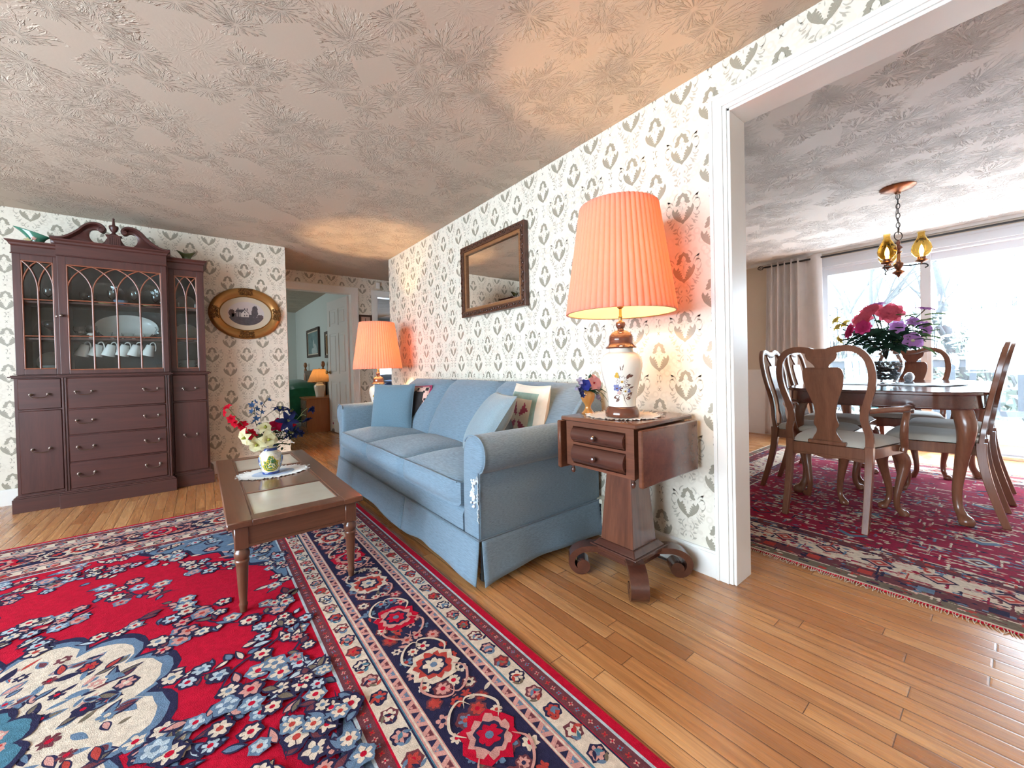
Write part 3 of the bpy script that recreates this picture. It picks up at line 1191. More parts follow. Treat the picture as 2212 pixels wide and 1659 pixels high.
# ---- throw pillows
def pillow(name, label, c, u, v, w, h, t, mats, matfn=None, seed=1, soft=2.6):
    u, v = Vector(u).normalized(), Vector(v)
    v = (v - u * v.dot(u)).normalized()
    n = u.cross(v)
    c = Vector(c)
    r = random.Random(seed)
    ph = [r.uniform(0, 6) for _ in range(4)]
    root = thing(name, label, 'pillow', c)

    def face(side):
        def f(a, b):
            A, B = 2 * a - 1, 2 * b - 1
            pin = 1 - .05 * (1 - abs(A) ** 2) * abs(B) ** 3
            pin2 = 1 - .05 * (1 - abs(B) ** 2) * abs(A) ** 3
            th = t * (max(0, 1 - abs(A) ** soft) * max(0, 1 - abs(B) ** soft)) ** .5
            th += .004 * sin(A * 4 + ph[0] + B * 2) * (1 - A * A) * (1 - B * B)
            return u * (A * w / 2 * pin2) + v * (B * h / 2 * pin) + n * (th * side)
        return f
    g = G()
    m = matfn if matfn else 0
    g.grid(face(1), 40, 40, mat=m)
    g.grid(face(-1), 40, 40, mat=m, flip=True)
    g.build('cover', mats, root, smooth=75, fixn=False)
    edge = []
    for i in range(24):
        edge.append(face(1)(i / 24, 0))
    for i in range(24):
        edge.append(face(1)(1, i / 24))
    for i in range(24):
        edge.append(face(1)(1 - i / 24, 1))
    for i in range(24):
        edge.append(face(1)(0, 1 - i / 24))
    G().tube(edge, .0035, 6, closed=True).build('welt', mats[-1], root)
    return root


M['pillow_blue'] = cloth('soft_blue_pillow_cloth', (.125, .20, .255), .85, .10, 800, .3, streak=(14, 14, 3))
M['pillow_blue2'] = cloth('faded_blue_pillow_cloth', (.20, .265, .30), .85, .12, 800, .3, streak=(5, 5, 20))
M['cream_cloth'] = cloth('cream_cotton', (.72, .62, .50), .9, .06, 800, .2)
M['green_cloth'] = cloth('sage_print_cotton', (.25, .36, .30), .9, .25, 120, .2)
M['wine_cloth'] = cloth('burgundy_cotton', (.34, .03, .09), .9, .08)
M['black_cloth'] = cloth('black_needlepoint', (.025, .02, .02), .95, .3, 300, .4)
M['rose_cloth'] = cloth('rose_needlepoint', (.55, .34, .28), .95, .35, 40, .3)
pillow('throw_pillow', 'plain blue square pillow leaning on the far arm of the sofa', (1.265, 3.29, .635), (.55, -.835, 0), (.16, .10, .98), .40, .39, .065, [M['pillow_blue']], None, 2)


def needle(u, v):
    a, b = abs(2 * u - 1), abs(2 * v - 1)
    m = max(a, b)
    if m > .93:
        return 3
    if m > .70:
        return 1 if (int(u * 17) * 3 + int(v * 17) * 5) % 4 else 2
    return 2 if m > .1 else 1


pillow('throw_pillow', 'black floral needlepoint pillow tucked behind the plain blue pillow', (1.425, 3.235, .625), (.36, -.93, 0), (.20, .06, .97), .38, .38, .05, [M['sofa'], M['rose_cloth'], M['black_cloth'], M['wine_cloth']], needle, 3)
pillow('throw_pillow', 'faded blue pillow tilted over the near arm of the sofa', (1.20, 1.765, .655), (-.38, -.925, 0), (.52, -.21, .825), .41, .38, .07, [M['pillow_blue2']], None, 5)


def patch(u, v):
    a, b = 2 * u - 1, 2 * v - 1
    m = max(abs(a), abs(b))
    if m > .76:
        return 0
    if m > .54:
        return 1
    # four pairs of pointed triangles towards the centre
    bb, aa = (b, a) if abs(b) > abs(a) else (a, b)
    q = abs(abs(aa) - .24) / .17
    t = (.46 - abs(bb)) / .34
    return 2 if 0 < t < 1 and q < t and abs(bb) > .12 else 0


pillow('throw_pillow', 'cream patchwork pillow with green frame and burgundy points against the sofa back', (1.475, 1.765, .655), (-.22, -.975, 0), (.20, -.05, .975), .42, .40, .06, [M['cream_cloth'], M['green_cloth'], M['wine_cloth'], M['cream_cloth']], patch, 7)
# ---- coffee table
TX0, TX1, TY0, TY1, TZ = .060, .568, 1.868, 3.26, .385
ct = thing('coffee_table', 'long brown coffee table with pale inset panels and turned legs on the red rug', 'table', ((TX0 + TX1) / 2, (TY0 + TY1) / 2, 0.012))
M['cream_tile'] = plain('pale_slate_inset', (.52, .47, .385), .22, var=.10, scale=7, coat=.3)
M['tan_panel'] = wood('tan_veneer_panel', (.15, .068, .036), (.215, .10, .055), 'X', .22, .7, .4)
# frame of the top: four rails with a moulded lip, three inset panels divided by two bars
RW = .085
g = G()
lip = [(-.012, 0), (0, .004), (.004, .014), (0, .022), (-.006, .026), (-.08, .026), (-.08, 0)]
g.rbox(TX0, TX0 + RW, TY0, TY1, TZ - .026, TZ, .004).rbox(TX1 - RW, TX1, TY0, TY1, TZ - .026, TZ, .004)
g.rbox(TX0 + RW - .004, TX1 - RW + .004, TY0, TY0 + .072, TZ - .026, TZ - .0006, .003).rbox(TX0 + RW - .004, TX1 - RW + .004, TY1 - .072, TY1, TZ - .026, TZ - .0006, .003)
P0, P1 = TY0 + .072, TY1 - .072
ys = [P0, P0 + .36, P1 - .36, P1]
for y in ys[1:3]:
    g.rbox(TX0 + RW - .004, TX1 - RW + .004, y - .010, y + .010, TZ - .022, TZ - .002, .002)
g.rbox(TX0 + RW - .001, TX0 + RW + .010, P0, P1, TZ - .02, TZ - .003, .002).rbox(TX1 - RW - .010, TX1 - RW + .001, P0, P1, TZ - .02, TZ - .003, .002)
top = at(g, ct, 'tabletop', M['walnut'])
for k, (a, b) in enumerate(zip(ys[:-1], ys[1:])):
    o = at(G().bx(TX0 + RW, TX1 - RW, a, b, TZ - .02, TZ - .006), ct, 'inset_panel', M['tan_panel'] if k == 1 else M['cream_tile'], top, smooth=0)
    o['label'] = 'tan middle panel' if k == 1 else 'pale end panel'
g = G()
AX0, AX1, AY0, AY1 = TX0 + .03, TX1 - .03, TY0 + .03, TY1 - .03
for (a, b, c, d) in ((AX0, AX1, AY0, AY0 + .02), (AX0, AX1, AY1 - .02, AY1), (AX0, AX0 + .02, AY0, AY1), (AX1 - .02, AX1, AY0, AY1)):
    g.bx(a, b, c, d, TZ - .115, TZ - .026)
g.bx(AX0, AX1, AY0 - .004, AY0, TZ - .114, TZ - .103).bx(AX0 - .004, AX0, AY0, AY1, TZ - .114, TZ - .103).bx(AX1, AX1 + .004, AY0, AY1, TZ - .114, TZ - .103)
at(g, ct, 'apron', M['walnut_x'], smooth=0)
legp = [(.0, 0), (.012, 0), (.0135, .02), (.0155, .028), (.014, .034), (.0125, .040), (.0165, .10), (.0205, .185), (.0215, .196), (.0245, .202), (.0245, .209), (.0215, .213), (.0245, .220), (.027, .232), (.025, .245), (.020, .252), (.020, .262)]
for x in (AX0 + .018, AX1 - .018):
    for y in (AY0 + .018, AY1 - .018):
        g = G().lathe([(r * 1.02, .0135 + z * (TZ - .1265) / .262) for r, z in legp], 24, (x, y, 0))
        g.rbox(x - .024, x + .024, y - .024, y + .024, TZ - .118, TZ - .027, .003)
        at(g, ct, 'leg', M['walnut_z'])

# ---- doily on the coffee table
M['crochet'] = cloth('white_crochet', (.70, .70, .68), .9, .10, 260, .8)
M['crochet_blue'] = cloth('pale_blue_crochet', (.26, .35, .50), .9, .25, 160, .8)


def doily(name, label, c, a, b, rz, mats, frill=.010, n=120, blue=.62, z=0.0):
    root = thing(name, label, 'doily', c, rz)
    r = random.Random(5)

    def f(u, v):
        ang = 2 * pi * u
        k = v
        e = 1 + (.035 * sin(ang * 26) * v ** 6 + .02 * sin(ang * 11 + 1) * v ** 6)
        z = .0012 + (.002 + .0022 * sin(ang * 52) + .001 * sin(ang * 31)) * max(0, (v - blue) / (1 - blue)) + .0006 * sin(v * 46)
        return (a * k * e * cos(ang), b * k * e * sin(ang), z)
    g = G()
    g.grid(lambda u, v: f(u, .02 + v * (blue - .02)), n, 14, closed_u=True)
    g.f.append(tuple(i * 15 for i in range(n)))
    g.m.append(0)
    g.build('centre', mats[0], root, smooth=60)
    g = G().grid(lambda u, v: f(u, blue + v * (1 - blue)), n * 2, 10, closed_u=True)
    # loops of the frilled edge
    for i in range(64):
        t = i / 64
        p = f(t, .97)
        q = f(t + .007, 1.06)
        s = f(t + .014, .97)
        g.tube([p, (q[0], q[1], q[2] + .003), s], .0016, 5)
    g.build('frill', mats[1], root, smooth=60)
    return root


doily('doily', 'oval white crochet doily with blue centre under the painted vase', (.312, 2.665, TZ - .006), .172, .135, radians(6), [M['crochet_blue'], M['crochet']])

# ---- drop-leaf lamp table
LX0, LX1, LY0, LY1, LZ = 1.32, 1.715, .905, 1.315, .728
lt = thing('pedestal_table', 'drop-leaf mahogany pedestal table with two drawers at the near end of the sofa', 'table', (1.51, 1.10, 0))
tp = [(-.0, 0), (.0, .012), (-.004, .018), (-.012, .022)]
g = G().rbox(LX0 - .016, LX1 + .016, LY0, LY1, LZ - .020, LZ, .005)
at(g, lt, 'tabletop', M['rosewood'])
cz0, cz1 = .505, LZ - .020
g = G().bx(LX0 + .02, LX1 - .01, LY0 + .022, LY1 - .022, cz0, cz1)
for y in (LY0 + .022, LY1 - .062):
    g.bx(LX0, LX0 + .02, y, y + .04, cz0, cz1)
g.bx(LX0, LX0 + .02, LY0 + .062, LY1 - .062, cz1 - .022, cz1).bx(LX0, LX0 + .02, LY0 + .062, LY1 - .062, .603, .614).bx(LX0, LX0 + .02, LY0 + .062, LY1 - .062, cz0, cz0 + .012)
at(g, lt, 'case', M['rosewood'], smooth=0)
for z0, z1 in ((.615, .682), (.519, .601)):
    h = z1 - z0
    sec = [(0, z0)] + [(-.024 * sin(pi * t) ** .7, z0 + h * t) for t in [i / 14 for i in range(1, 14)]] + [(0, z1), (.015, z1), (.015, z0)]
    g = G().prism([(LX0 + .004 + u, v) for u, v in sec], LY0 + .064, LY1 - .064, lambda u, v, w: (u, w, v))
    d = at(g, lt, 'drawer', M['rosewood_d'], smooth=60)
    k = G().lathe([(.0075, 0), (.0065, .006), (.012, .012), (.0145, .019), (.012, .026), (.004, .029), (0, .029)], 20)
    k.xf(Matrix.Translation((LX0 - .018, (LY0 + LY1) / 2, (z0 + z1) / 2)) @ Matrix.Rotation(radians(-90), 4, 'Y'))
    at(k, lt, 'knob', M['rosewood_d'], d)
for y, s in ((LY0, -1), (LY1, 1)):
    y0 = y - .026 if s < 0 else y + .004
    g = G().rbox(LX0 - .016, LX1 + .016, y0, y0 + .022, LZ - .245, LZ - .022, .005)
    at(g, lt, 'drop_leaf', M['rosewood'])
for y in (LY0 + .042, LY1 - .042):
    at(G().lathe([(.0, -.040), (.006, -.038), (.011, -.028), (.009, -.018), (.004, -.012), (.012, -.006), (.012, .002)], 16, (LX0 + .02, y, cz0 - .001)), lt, 'drop_finial', M['rosewood_d'])
# tapered square column on a stepped plinth
cxx, cyy = (LX0 + LX1) / 2 + .005, (LY0 + LY1) / 2


def frustum(g, cx, cy, z0, z1, a0, a1):
    vs = [(cx + sx * a, cy + sy * a, z) for z, a in ((z0, a0), (z1, a1)) for sx, sy in ((-1, -1), (1, -1), (1, 1), (-1, 1))]
    g.add(vs, [(3, 2, 1, 0), (4, 5, 6, 7), (0, 1, 5, 4), (1, 2, 6, 5), (2, 3, 7, 6), (3, 0, 4, 7)])
    return g


g = frustum(G(), cxx, cyy, .155, cz0, .088, .063)
g.bx(cxx - .10, cxx + .10, cyy - .10, cyy + .10, cz0 - .02, cz0)
at(g, lt, 'column', M['rosewood_z'], smooth=0, bevel=.003)
g = frustum(G(), cxx, cyy, .135, .157, .115, .094)
g.bx(cxx - .125, cxx + .125, cyy - .125, cyy + .125, .118, .136)
g.bx(cxx - .10, cxx + .10, cyy - .10, cyy + .10, .08, .12)
at(g, lt, 'plinth', M['rosewood_d'], smooth=0, bevel=.003)


def scroll_foot(ang):
    """flat scroll swept over its width; starts at the plinth corner and curls under"""
    pts = [(.055, .112), (.10, .114), (.14, .113), (.175, .103), (.202, .082), (.212, .055), (.205, .028), (.184, .010), (.158, .008), (.140, .022), (.138, .042), (.150, .056), (.166, .056), (.175, .044)]
    th = [.026, .026, .026, .027, .028, .028, .026, .024, .021, .018, .015, .012, .009, .006]
    p = catmull([(a, b, c) for (a, b), c in zip(pts, th)], 6)
    L, R = [], []
    for i in range(len(p)):
        a, b = p[max(0, i - 1)], p[min(len(p) - 1, i + 1)]
        dx, dy = b[0] - a[0], b[1] - a[1]
        l = hypot(dx, dy) or 1e-9
        w = p[i][2] / 2
        L.append((p[i][0] - dy / l * w, p[i][1] + dx / l * w))
        R.append((p[i][0] + dy / l * w, p[i][1] - dx / l * w))
    zmin = min(q[1] for q in L + R)
    g = G()
    n = len(p)
    hw = .036
    vs = []
    for i in range(n):
        for (q, s) in ((L[i], -1), (L[i], 1), (R[i], 1), (R[i], -1)):
            vs.append((q[0], s * hw, q[1] - zmin))
    fs = [(0, 1, 2, 3), tuple((n - 1) * 4 + k for k in (3, 2, 1, 0))]
    for i in range(n - 1):
        for k in range(4):
            fs.append((i * 4 + k, i * 4 + (k + 1) % 4, (i + 1) * 4 + (k + 1) % 4, (i + 1) * 4 + k))
    g.add(vs, fs)
    # eye of the scroll
    e = G().lathe([(0, -hw + .001), (.0225, -hw + .001), (.0225, hw - .001), (0, hw - .001)], 24)
    e.xf(Matrix.Translation((.165, 0, .036 - zmin)) @ Matrix.Rotation(radians(90), 4, 'X'))
    g.add(e.v, e.f)
    g.xf(Matrix.Translation((cxx, cyy, 0)) @ Matrix.Rotation(ang, 4, 'Z') @ Matrix.Translation((.05, 0, 0)))
    return g


for a in (45, 135, 225, 315):
    at(scroll_foot(radians(a)), lt, 'foot', M['rosewood_d'], smooth=45)

# ---- table lamps
M['porcelain'] = plain('ivory_porcelain', (.80, .745, .64), .10, var=.02, coat=.5)
M['brown_glaze'] = plain('brown_glaze', (.13, .043, .024), .10, var=.15, coat=.6)
M['shade'] = thin('salmon_pleated_shade', (.78, .44, .36), (.84, .30, .19))
M['shade_in'] = thin('cream_shade_lining', (.88, .78, .60), (.92, .62, .45))
M['bulb'] = glow('warm_bulb', (1, .72, .38), 14)
M['petal_white'] = plain('painted_white_petal', (.80, .77, .70), .2, var=.06)
M['paint_brown'] = plain('painted_brown_leaf', (.17, .085, .065), .2, var=.2)
M['paint_blue'] = plain('painted_blue_petal', (.20, .22, .42), .2, var=.2)
M['paint_yellow'] = plain('painted_yellow', (.60, .36, .06), .2, var=.1)
M['paint_pink'] = plain('painted_pink', (.62, .40, .36), .2)
BODY = [(.060, .045), (.0595, .052), (.0605, .075), (.065, .105), (.074, .145), (.084, .185), (.0895, .215), (.0905, .235), (.087, .255), (.076, .272), (.062, .281), (.053, .285), (.051, .300)]


def body_r(z):
    for (r0, z0), (r1, z1) in zip(BODY[:-1], BODY[1:]):
        if z0 <= z <= z1:
            return r0 + (r1 - r0) * (z - z0) / (z1 - z0)
    return BODY[0][0] if z < BODY[0][1] else BODY[-1][0]


def table_lamp(label, loc, face, energy):
    root = thing('table_lamp', label, 'lamp', loc)
    G().lathe([(0, 0), (.072, 0), (.0745, .006), (.073, .020), (.067, .036), (.061, .042), (.061, .046), (0, .046)], 48).build('base', M['brown_glaze'], root)
    b = G().lathe(BODY, 56).build('body', M['porcelain'], root, smooth=70)
    # painted spray of daisies
    g = G()
    rp = [0]

    def fr(u, v):
        z = .052 + v
        r = body_r(z) + .0004 + rp[0]
        a = face + u / max(r, .06)
        return (r * cos(a), r * sin(a), z)

    def daisy(cx, cy, R, m, mc, n=11, w=.20):
        for i in range(n):
            g.sheet(leafpoly(cx + R * .13 * cos(i * 2 * pi / n), cy + R * .13 * sin(i * 2 * pi / n), R * .95, R * w * 1.35, i * 2 * pi / n + .2, 4), fr, 1)
        rp[0] += .0002
        for i in range(n):
            g.sheet(leafpoly(cx + R * .16 * cos(i * 2 * pi / n), cy + R * .16 * sin(i * 2 * pi / n), R * .85, R * w, i * 2 * pi / n + .2, 4), fr, m)
        rp[0] += .0003
        g.sheet(ellipse(cx, cy, R * .22, R * .20, 0, 12), fr, mc)
        rp[0] += .0002
        g.sheet(ellipse(cx, cy - R * .03, R * .10, R * .08, 0, 8), fr, 1)
    for (x, y, L, w, a) in ((.018, .115, .030, .007, .9), (.030, .125, .022, .006, .3), (-.010, .040, .030, .009, 3.4), (.022, .040, .030, .009, .6), (.028, .072, .028, .004, .4), (.004, .066, .02, .008, 2.6), (.010, .085, .03, .006, .2), (-.012, .030, .022, .006, 3.9),
                            (.000, .150, .030, .0022, 1.3), (-.004, .150, .024, .002, 1.75), (.016, .030, .024, .007, .1), (-.014, .072, .016, .005, 3.0)):
        g.sheet(leafpoly(x, y, L, w, a), fr, 1)
    g.sheet(stroke([(.002, .09), (.004, .05), (.012, .02), (.024, -.004)], .0024, .0012), fr, 1)
    g.sheet(stroke([(.012, .05), (.010, .025), (.014, .015)], .002, .0012), fr, 1)
    rp[0] += .0003
    for i in range(5):
        g.sheet(ellipse(-.022 + .009 * cos(i * 1.256), .078 + .009 * sin(i * 1.256), .009, .007, i * 1.256, 9), fr, 2)
    rp[0] += .0002
    for i in range(3):
        g.sheet(leafpoly(-.022, .078, .008, .0025, 4 + i * .7), fr, 1)
    daisy(.000, .103, .026, 0, 3)
    daisy(.014, .062, .021, 0, 3, 10)
    for (x, y) in ((-.026, .128), (-.022, .137), (-.018, .126)):
        g.sheet(ellipse(x, y, .006, .007, 0, 8), fr, 3)
    for (x, y, m) in ((-.014, .060, 4), (-.008, .055, 4), (-.018, .054, 4), (-.011, .050, 4), (.030, .068, 2), (.027, .060, 2), (.033, .062, 2)):
        g.sheet(ellipse(x, y, .0045, .004, 0, 8), fr, m)
    g.build('painted_flowers', [M['petal_white'], M['paint_brown'], M['paint_blue'], M['paint_yellow'], M['paint_pink']], b, smooth=0, fixn=False)
    G().lathe([(.052, .298), (.066, .300), (.068, .306), (.058, .314), (.052, .324), (.053, .340), (.050, .356), (.040, .370), (.026, .378), (.014, .382), (.013, .388), (.019, .396), (.022, .406), (.019, .416), (.010, .421), (.008, .423)], 48).build('lid', M['brown_glaze'], root)
    G().lathe([(.008, .420), (.0065, .432), (.009, .440), (.006, .447), (.0055, .475), (.014, .482), (.016, .500), (.016, .520), (0, .521)], 24).build('socket', M['brass'], root)
    harp = []
    for i in range(17):
        t = i / 16
        harp.append((cos(face) * .062 * sin(pi * t) ** .6 * (1 if True else 1), sin(face) * .062 * sin(pi * t) ** .6, .50 + .40 * t))
    hg = G().tube([(a, b, c) for a, b, c in harp], .0022, 6).tube([(-a, -b, c) for a, b, c in harp], .0022, 6)
    hg.lathe([(.005, .898), (.008, .905), (.005, .918), (0, .922)], 12)
    hg.build('harp', M['brass'], root)
    bz = .590
    G().lathe([(.010, -.070), (.012, -.045), (.026, -.012), (.029, .005), (.024, .022), (.012, .031), (0, .033)], 20, (0, 0, bz)).build('bulb', M['bulb'], root)
    npl = 54
    z0, z1, r0, r1 = .455, .922, .236, .168

    def pl(r, a, z):
        s = sin(a * npl / 2)
        return r * (1 + .030 * (abs(s) ** .7 - .45))
    n = npl * 8
    prof = [(r0 + (r1 - r0) * t, z0 + (z1 - z0) * t) for t in [0, .02, .25, .5, .75, .98, 1]]
    sg = G()
    k = len(prof)
    vs = []
    for i in range(n):
        a = 2 * pi * i / n
        for r, z in prof:
            vs.append((pl(r, a, z) * cos(a), pl(r, a, z) * sin(a), z))
    sg.add(vs, [(i * k + j, ((i + 1) % n) * k + j, ((i + 1) % n) * k + j + 1, i * k + j + 1) for i in range(n) for j in range(k - 1)])
    sh = sg.build('lamp_shade', M['shade'], root, smooth=75, fixn=False)
    lg = G()
    prof2 = [(r0 * .972, z0 + .001), ((r0 + r1) / 2 * .972, (z0 + z1) / 2), (r1 * .972, z1 - .001)]
    vs = [(r * cos(2 * pi * i / 64), r * sin(2 * pi * i / 64), z) for i in range(64) for r, z in prof2]
    lg.add(vs, [(i * 3 + j, i * 3 + j + 1, ((i + 1) % 64) * 3 + j + 1, ((i + 1) % 64) * 3 + j) for i in range(64) for j in range(2)])
    lg.build('lining', M['shade_in'], sh, smooth=75, fixn=False)
    # wire ring and spider
    rg = G().tube([(r1 * .97 * cos(2 * pi * i / 40), r1 * .97 * sin(2 * pi * i / 40), z1 - .004) for i in range(40)], .002, 6, closed=True)
    G().tube([(r0 * .978 * cos(2 * pi * i / 60), r0 * .978 * sin(2 * pi * i / 60), z0 + .002) for i in range(60)], .0025, 6, closed=True).build('bottom_ring', M['brass'], sh)
    for i in range(3):
        a = 2 * pi * i / 3
        rg.tube([(0, 0, .90), (r1 * .97 * cos(a), r1 * .97 * sin(a), z1 - .004)], .0018, 6)
    rg.build('spider', M['brass'], sh)
    l = lamp('bulb_light', 'POINT', (0, 0, bz + .06), energy, (1.0, .62, .30), radius=.03)
    l.parent = root
    return root


LAMP_A = (1.462, 1.085, LZ + .0035)
table_lamp('tall table lamp with pleated salmon shade on the drop-leaf pedestal table', LAMP_A, atan2(-1.085, -1.462) + .02, 19)
LAMP_B = (1.405, 4.02, .5065)
table_lamp('pleated salmon lamp beyond the far arm of the sofa', LAMP_B, atan2(-4.02, -1.405) - .35, 48)
M['doily_white'] = cloth('ivory_lace', (.74, .66, .56), .9, .1, 260, .6)
doily('doily', 'round ivory lace doily under the near table lamp', (1.49, 1.10, LZ), .155, .155, 0, [M['doily_white'], M['doily_white']], blue=.8)

# ---- end table beyond the sofa, with the fox
et = thing('end_table', 'small wooden end table behind the far arm of the sofa', 'table', (1.42, 4.05, 0))
at(G().rbox(1.16, 1.70, 3.80, 4.30, .475, .505, .006), et, 'tabletop', M['walnut'])
at(G().bx(1.20, 1.66, 3.84, 4.26, .40, .475), et, 'apron', M['walnut'], smooth=0)
for x in (1.21, 1.65):
    for y in (3.85, 4.25):
        at(G().lathe([(.014, 0), (.018, .2), (.022, .38), (.022, .475)], 16, (x, y, 0)), et, 'leg', M['walnut_z'])
M['orange'] = plain('orange_glaze', (.80, .16, .04), .25, var=.06, coat=.4)
fx = thing('fox_figurine', 'small orange fox figurine by the far lamp', 'figurine', (1.225, 3.915, .505), radians(18))
sp = [(-.03, .0, .022), (-.005, 0, .028), (.03, 0, .026), (.07, 0, .022), (.10, 0, .018), (.125, 0, .022), (.15, 0, .034)]
sp = catmull(sp, 4)
G().tube(sp, [.020 - .012 * max(0, (i / len(sp)) - .55) / .45 if i > 0 else .012 for i in range(len(sp))], 12).build('body', M['orange'], fx, smooth=180)
hd = G().tube(catmull([(-.022, 0, .030), (-.028, 0, .055), (-.034, 0, .074), (-.050, 0, .080), (-.070, 0, .074)], 4), [.016, .015, .014, .0135, .0135, .014, .0145, .015, .0155, .0155, .0155, .015, .014, .011, .008, .006, .004], 12)
for s in (-1, 1):
    hd.lathe([(.008, 0), (.005, .014), (0, .024)], 8, (-.034, s * .009, .086))
hd.build('head', M['orange'], fx, smooth=60)
for x in (-.02, .03):
    for s in (-1, 1):
        G().tube([(x, s * .010, .02), (x - .006, s * .014, .004)], [.007, .006], 8).build('leg', M['orange'], fx)
# ------------------------------------------------------------------ breakfront china cabinet
CF, WF, CB = 4.33, 4.40, 4.705       # front of centre, front of wings, back
CX0, CX1 = -.800, -.203              # centre section
WX0, WX1 = -1.025, .036              # ends of the upper wings
cab = thing('china_cabinet', 'dark mahogany breakfront china cabinet with arched glass doors and swan-neck top', 'cabinet', (-.50, 4.52, 0))
M['cab_back'] = plain('dark_cabinet_lining', (.022, .026, .030), .6, var=.1)
M['bronze'] = plain('dark_bronze_pull', (.16, .12, .10), .28, .9)
M['cab_glass'] = glass('cabinet_glass', (.93, .96, .96), 0.0, alpha_mix=.035)
# lower body
g = G().bx(CX0, CX1, CF, CB, .10, .952).bx(WX0 - .012, CX0 + .002, WF, CB, .10, .952).bx(CX1 - .002, WX1 + .008, WF, CB, .10, .952)
at(g, cab, 'lower_body', M['mahogany_v'], smooth=0)


def stepped_base(prof, z_join=False):
    """profile (outward, z) swept round the three fronts"""
    pts = [(WX0 - .012, CB), (WX0 - .012, WF), (CX0, WF), (CX0, CF), (CX1, CF), (CX1, WF), (WX1 + .008, WF), (WX1 + .008, CB)]
    return pts


def band(z0, z1, o, dx=0.0, wing=True):
    g = G()
    for x0, x1, f in ((CX0 - dx, CX1 + dx, CF), (WX0 - .012 - dx, CX0 + .01, WF), (CX1 - .01, WX1 + .008 + dx, WF)):
        g.bx(x0 - (o if f == CF or x0 < CX0 else 0), x1 + (o if f == CF or x1 > CX1 else 0), f - o, CB, z0, z1)
    return g


g = band(0.0, .098, .024)
g2 = band(.098, .108, .018)
g3 = band(.108, .118, .010)
for q in (g2, g3):
    g.add(q.v, q.f)
at(g, cab, 'plinth', M['mahogany'], smooth=0, bevel=.002)
g = band(.952, .958, .010)
for q in (band(.958, .968, .024), band(.968, .974, .014)):
    g.add(q.v, q.f)
at(g, cab, 'waist_moulding', M['mahogany'], smooth=0, bevel=.002)
# pilaster beads beside the centre drawers
for x in (CX0 + .008, CX0 + .022, CX1 - .022, CX1 - .008):
    at(G().bx(x - .004, x + .004, CF - .006, CF, .12, .952), cab, 'pilaster_bead', M['mahogany_v'], smooth=0, bevel=.0015)


def bail_pull(x, y, z, parent, w=.042):
    g = G()
    for s in (-1, 1):
        k = G().lathe([(.010, 0), (.010, .003), (.005, .005), (.005, .016), (.0075, .019), (.0065, .026), (0, .028)], 12)
        k.xf(Matrix.Translation((x + s * w, y, z)) @ Matrix.Rotation(radians(90), 4, 'X'))
        g.add(k.v, k.f)
    p = catmull([(x - w, y - .021, z), (x - w + .004, y - .024, z - .014), (x - w * .55, y - .024, z - .022), (x, y - .024, z - .023), (x + w * .55, y - .024, z - .022), (x + w - .004, y - .024, z - .014), (x + w, y - .021, z)], 4)
    g.tube(p, .003, 6)
    at(g, cab, 'bail_pull', M['bronze'], parent)


dz = [.952, .718, .524, .324, .128]
for k in range(4):
    z1, z0 = dz[k] - .004, dz[k + 1] + .004
    d = at(G().rbox(CX0 + .030, CX1 - .030, CF - .013, CF + .01, z0, z1, .005), cab, 'drawer', M['mahogany'])
    for x in (CX0 + .115, CX1 - .115):
        bail_pull(x, CF - .013, (z0 + z1) / 2 + .012, d)
for x0, x1 in ((WX0 + .004, CX0 - .012), (CX1 + .012, WX1 - .004)):
    d = at(G().rbox(x0, x1, WF - .012, WF + .01, .728, .948, .005), cab, 'wing_drawer', M['mahogany'])
    bail_pull((x0 + x1) / 2, WF - .012, .835, d)
    d = at(G().rbox(x0, x1, WF - .012, WF + .01, .128, .718, .005), cab, 'wing_door', M['mahogany_v'])
    bail_pull((x0 + x1) / 2, WF - .012, .44, d)
# upper case: back, sides, dividers, shelves
UZ0, UZ1 = .974, 1.86
at(G().bx(WX0, WX1, CB - .012, CB, UZ0, UZ1), cab, 'back_panel', M['cab_back'], smooth=0)
g = G()
for x0, x1, f in ((WX0, WX0 + .018, WF + .02), (WX1 - .018, WX1, WF + .02), (CX0 - .008, CX0 + .008, CF + .02), (CX1 - .008, CX1 + .008, CF + .02)):
    g.bx(x0, x1, f, CB - .012, UZ0, UZ1)
g.bx(WX0, WX1, WF + .02, CB - .012, UZ1 - .02, UZ1).bx(WX0 + .018, WX1 - .018, WF + .02, CB - .012, UZ0, UZ0 + .016).bx(CX0, CX1, CF + .02, WF + .02, UZ0, UZ0 + .016).bx(CX0, CX1, CF + .02, WF + .02, UZ1 - .02, UZ1)
at(g, cab, 'upper_case', M['mahogany_v'], smooth=0)
SH = [1.245, 1.512]
for z in SH:
    for x0, x1, f in ((WX0 + .018, CX0 - .008, WF + .025), (CX0 + .008, CX1 - .008, CF + .025), (CX1 + .008, WX1 - .018, WF + .025)):
        at(G().bx(x0, x1, f, CB - .012, z - .012, z), cab, 'shelf', M['mahogany'], smooth=0)


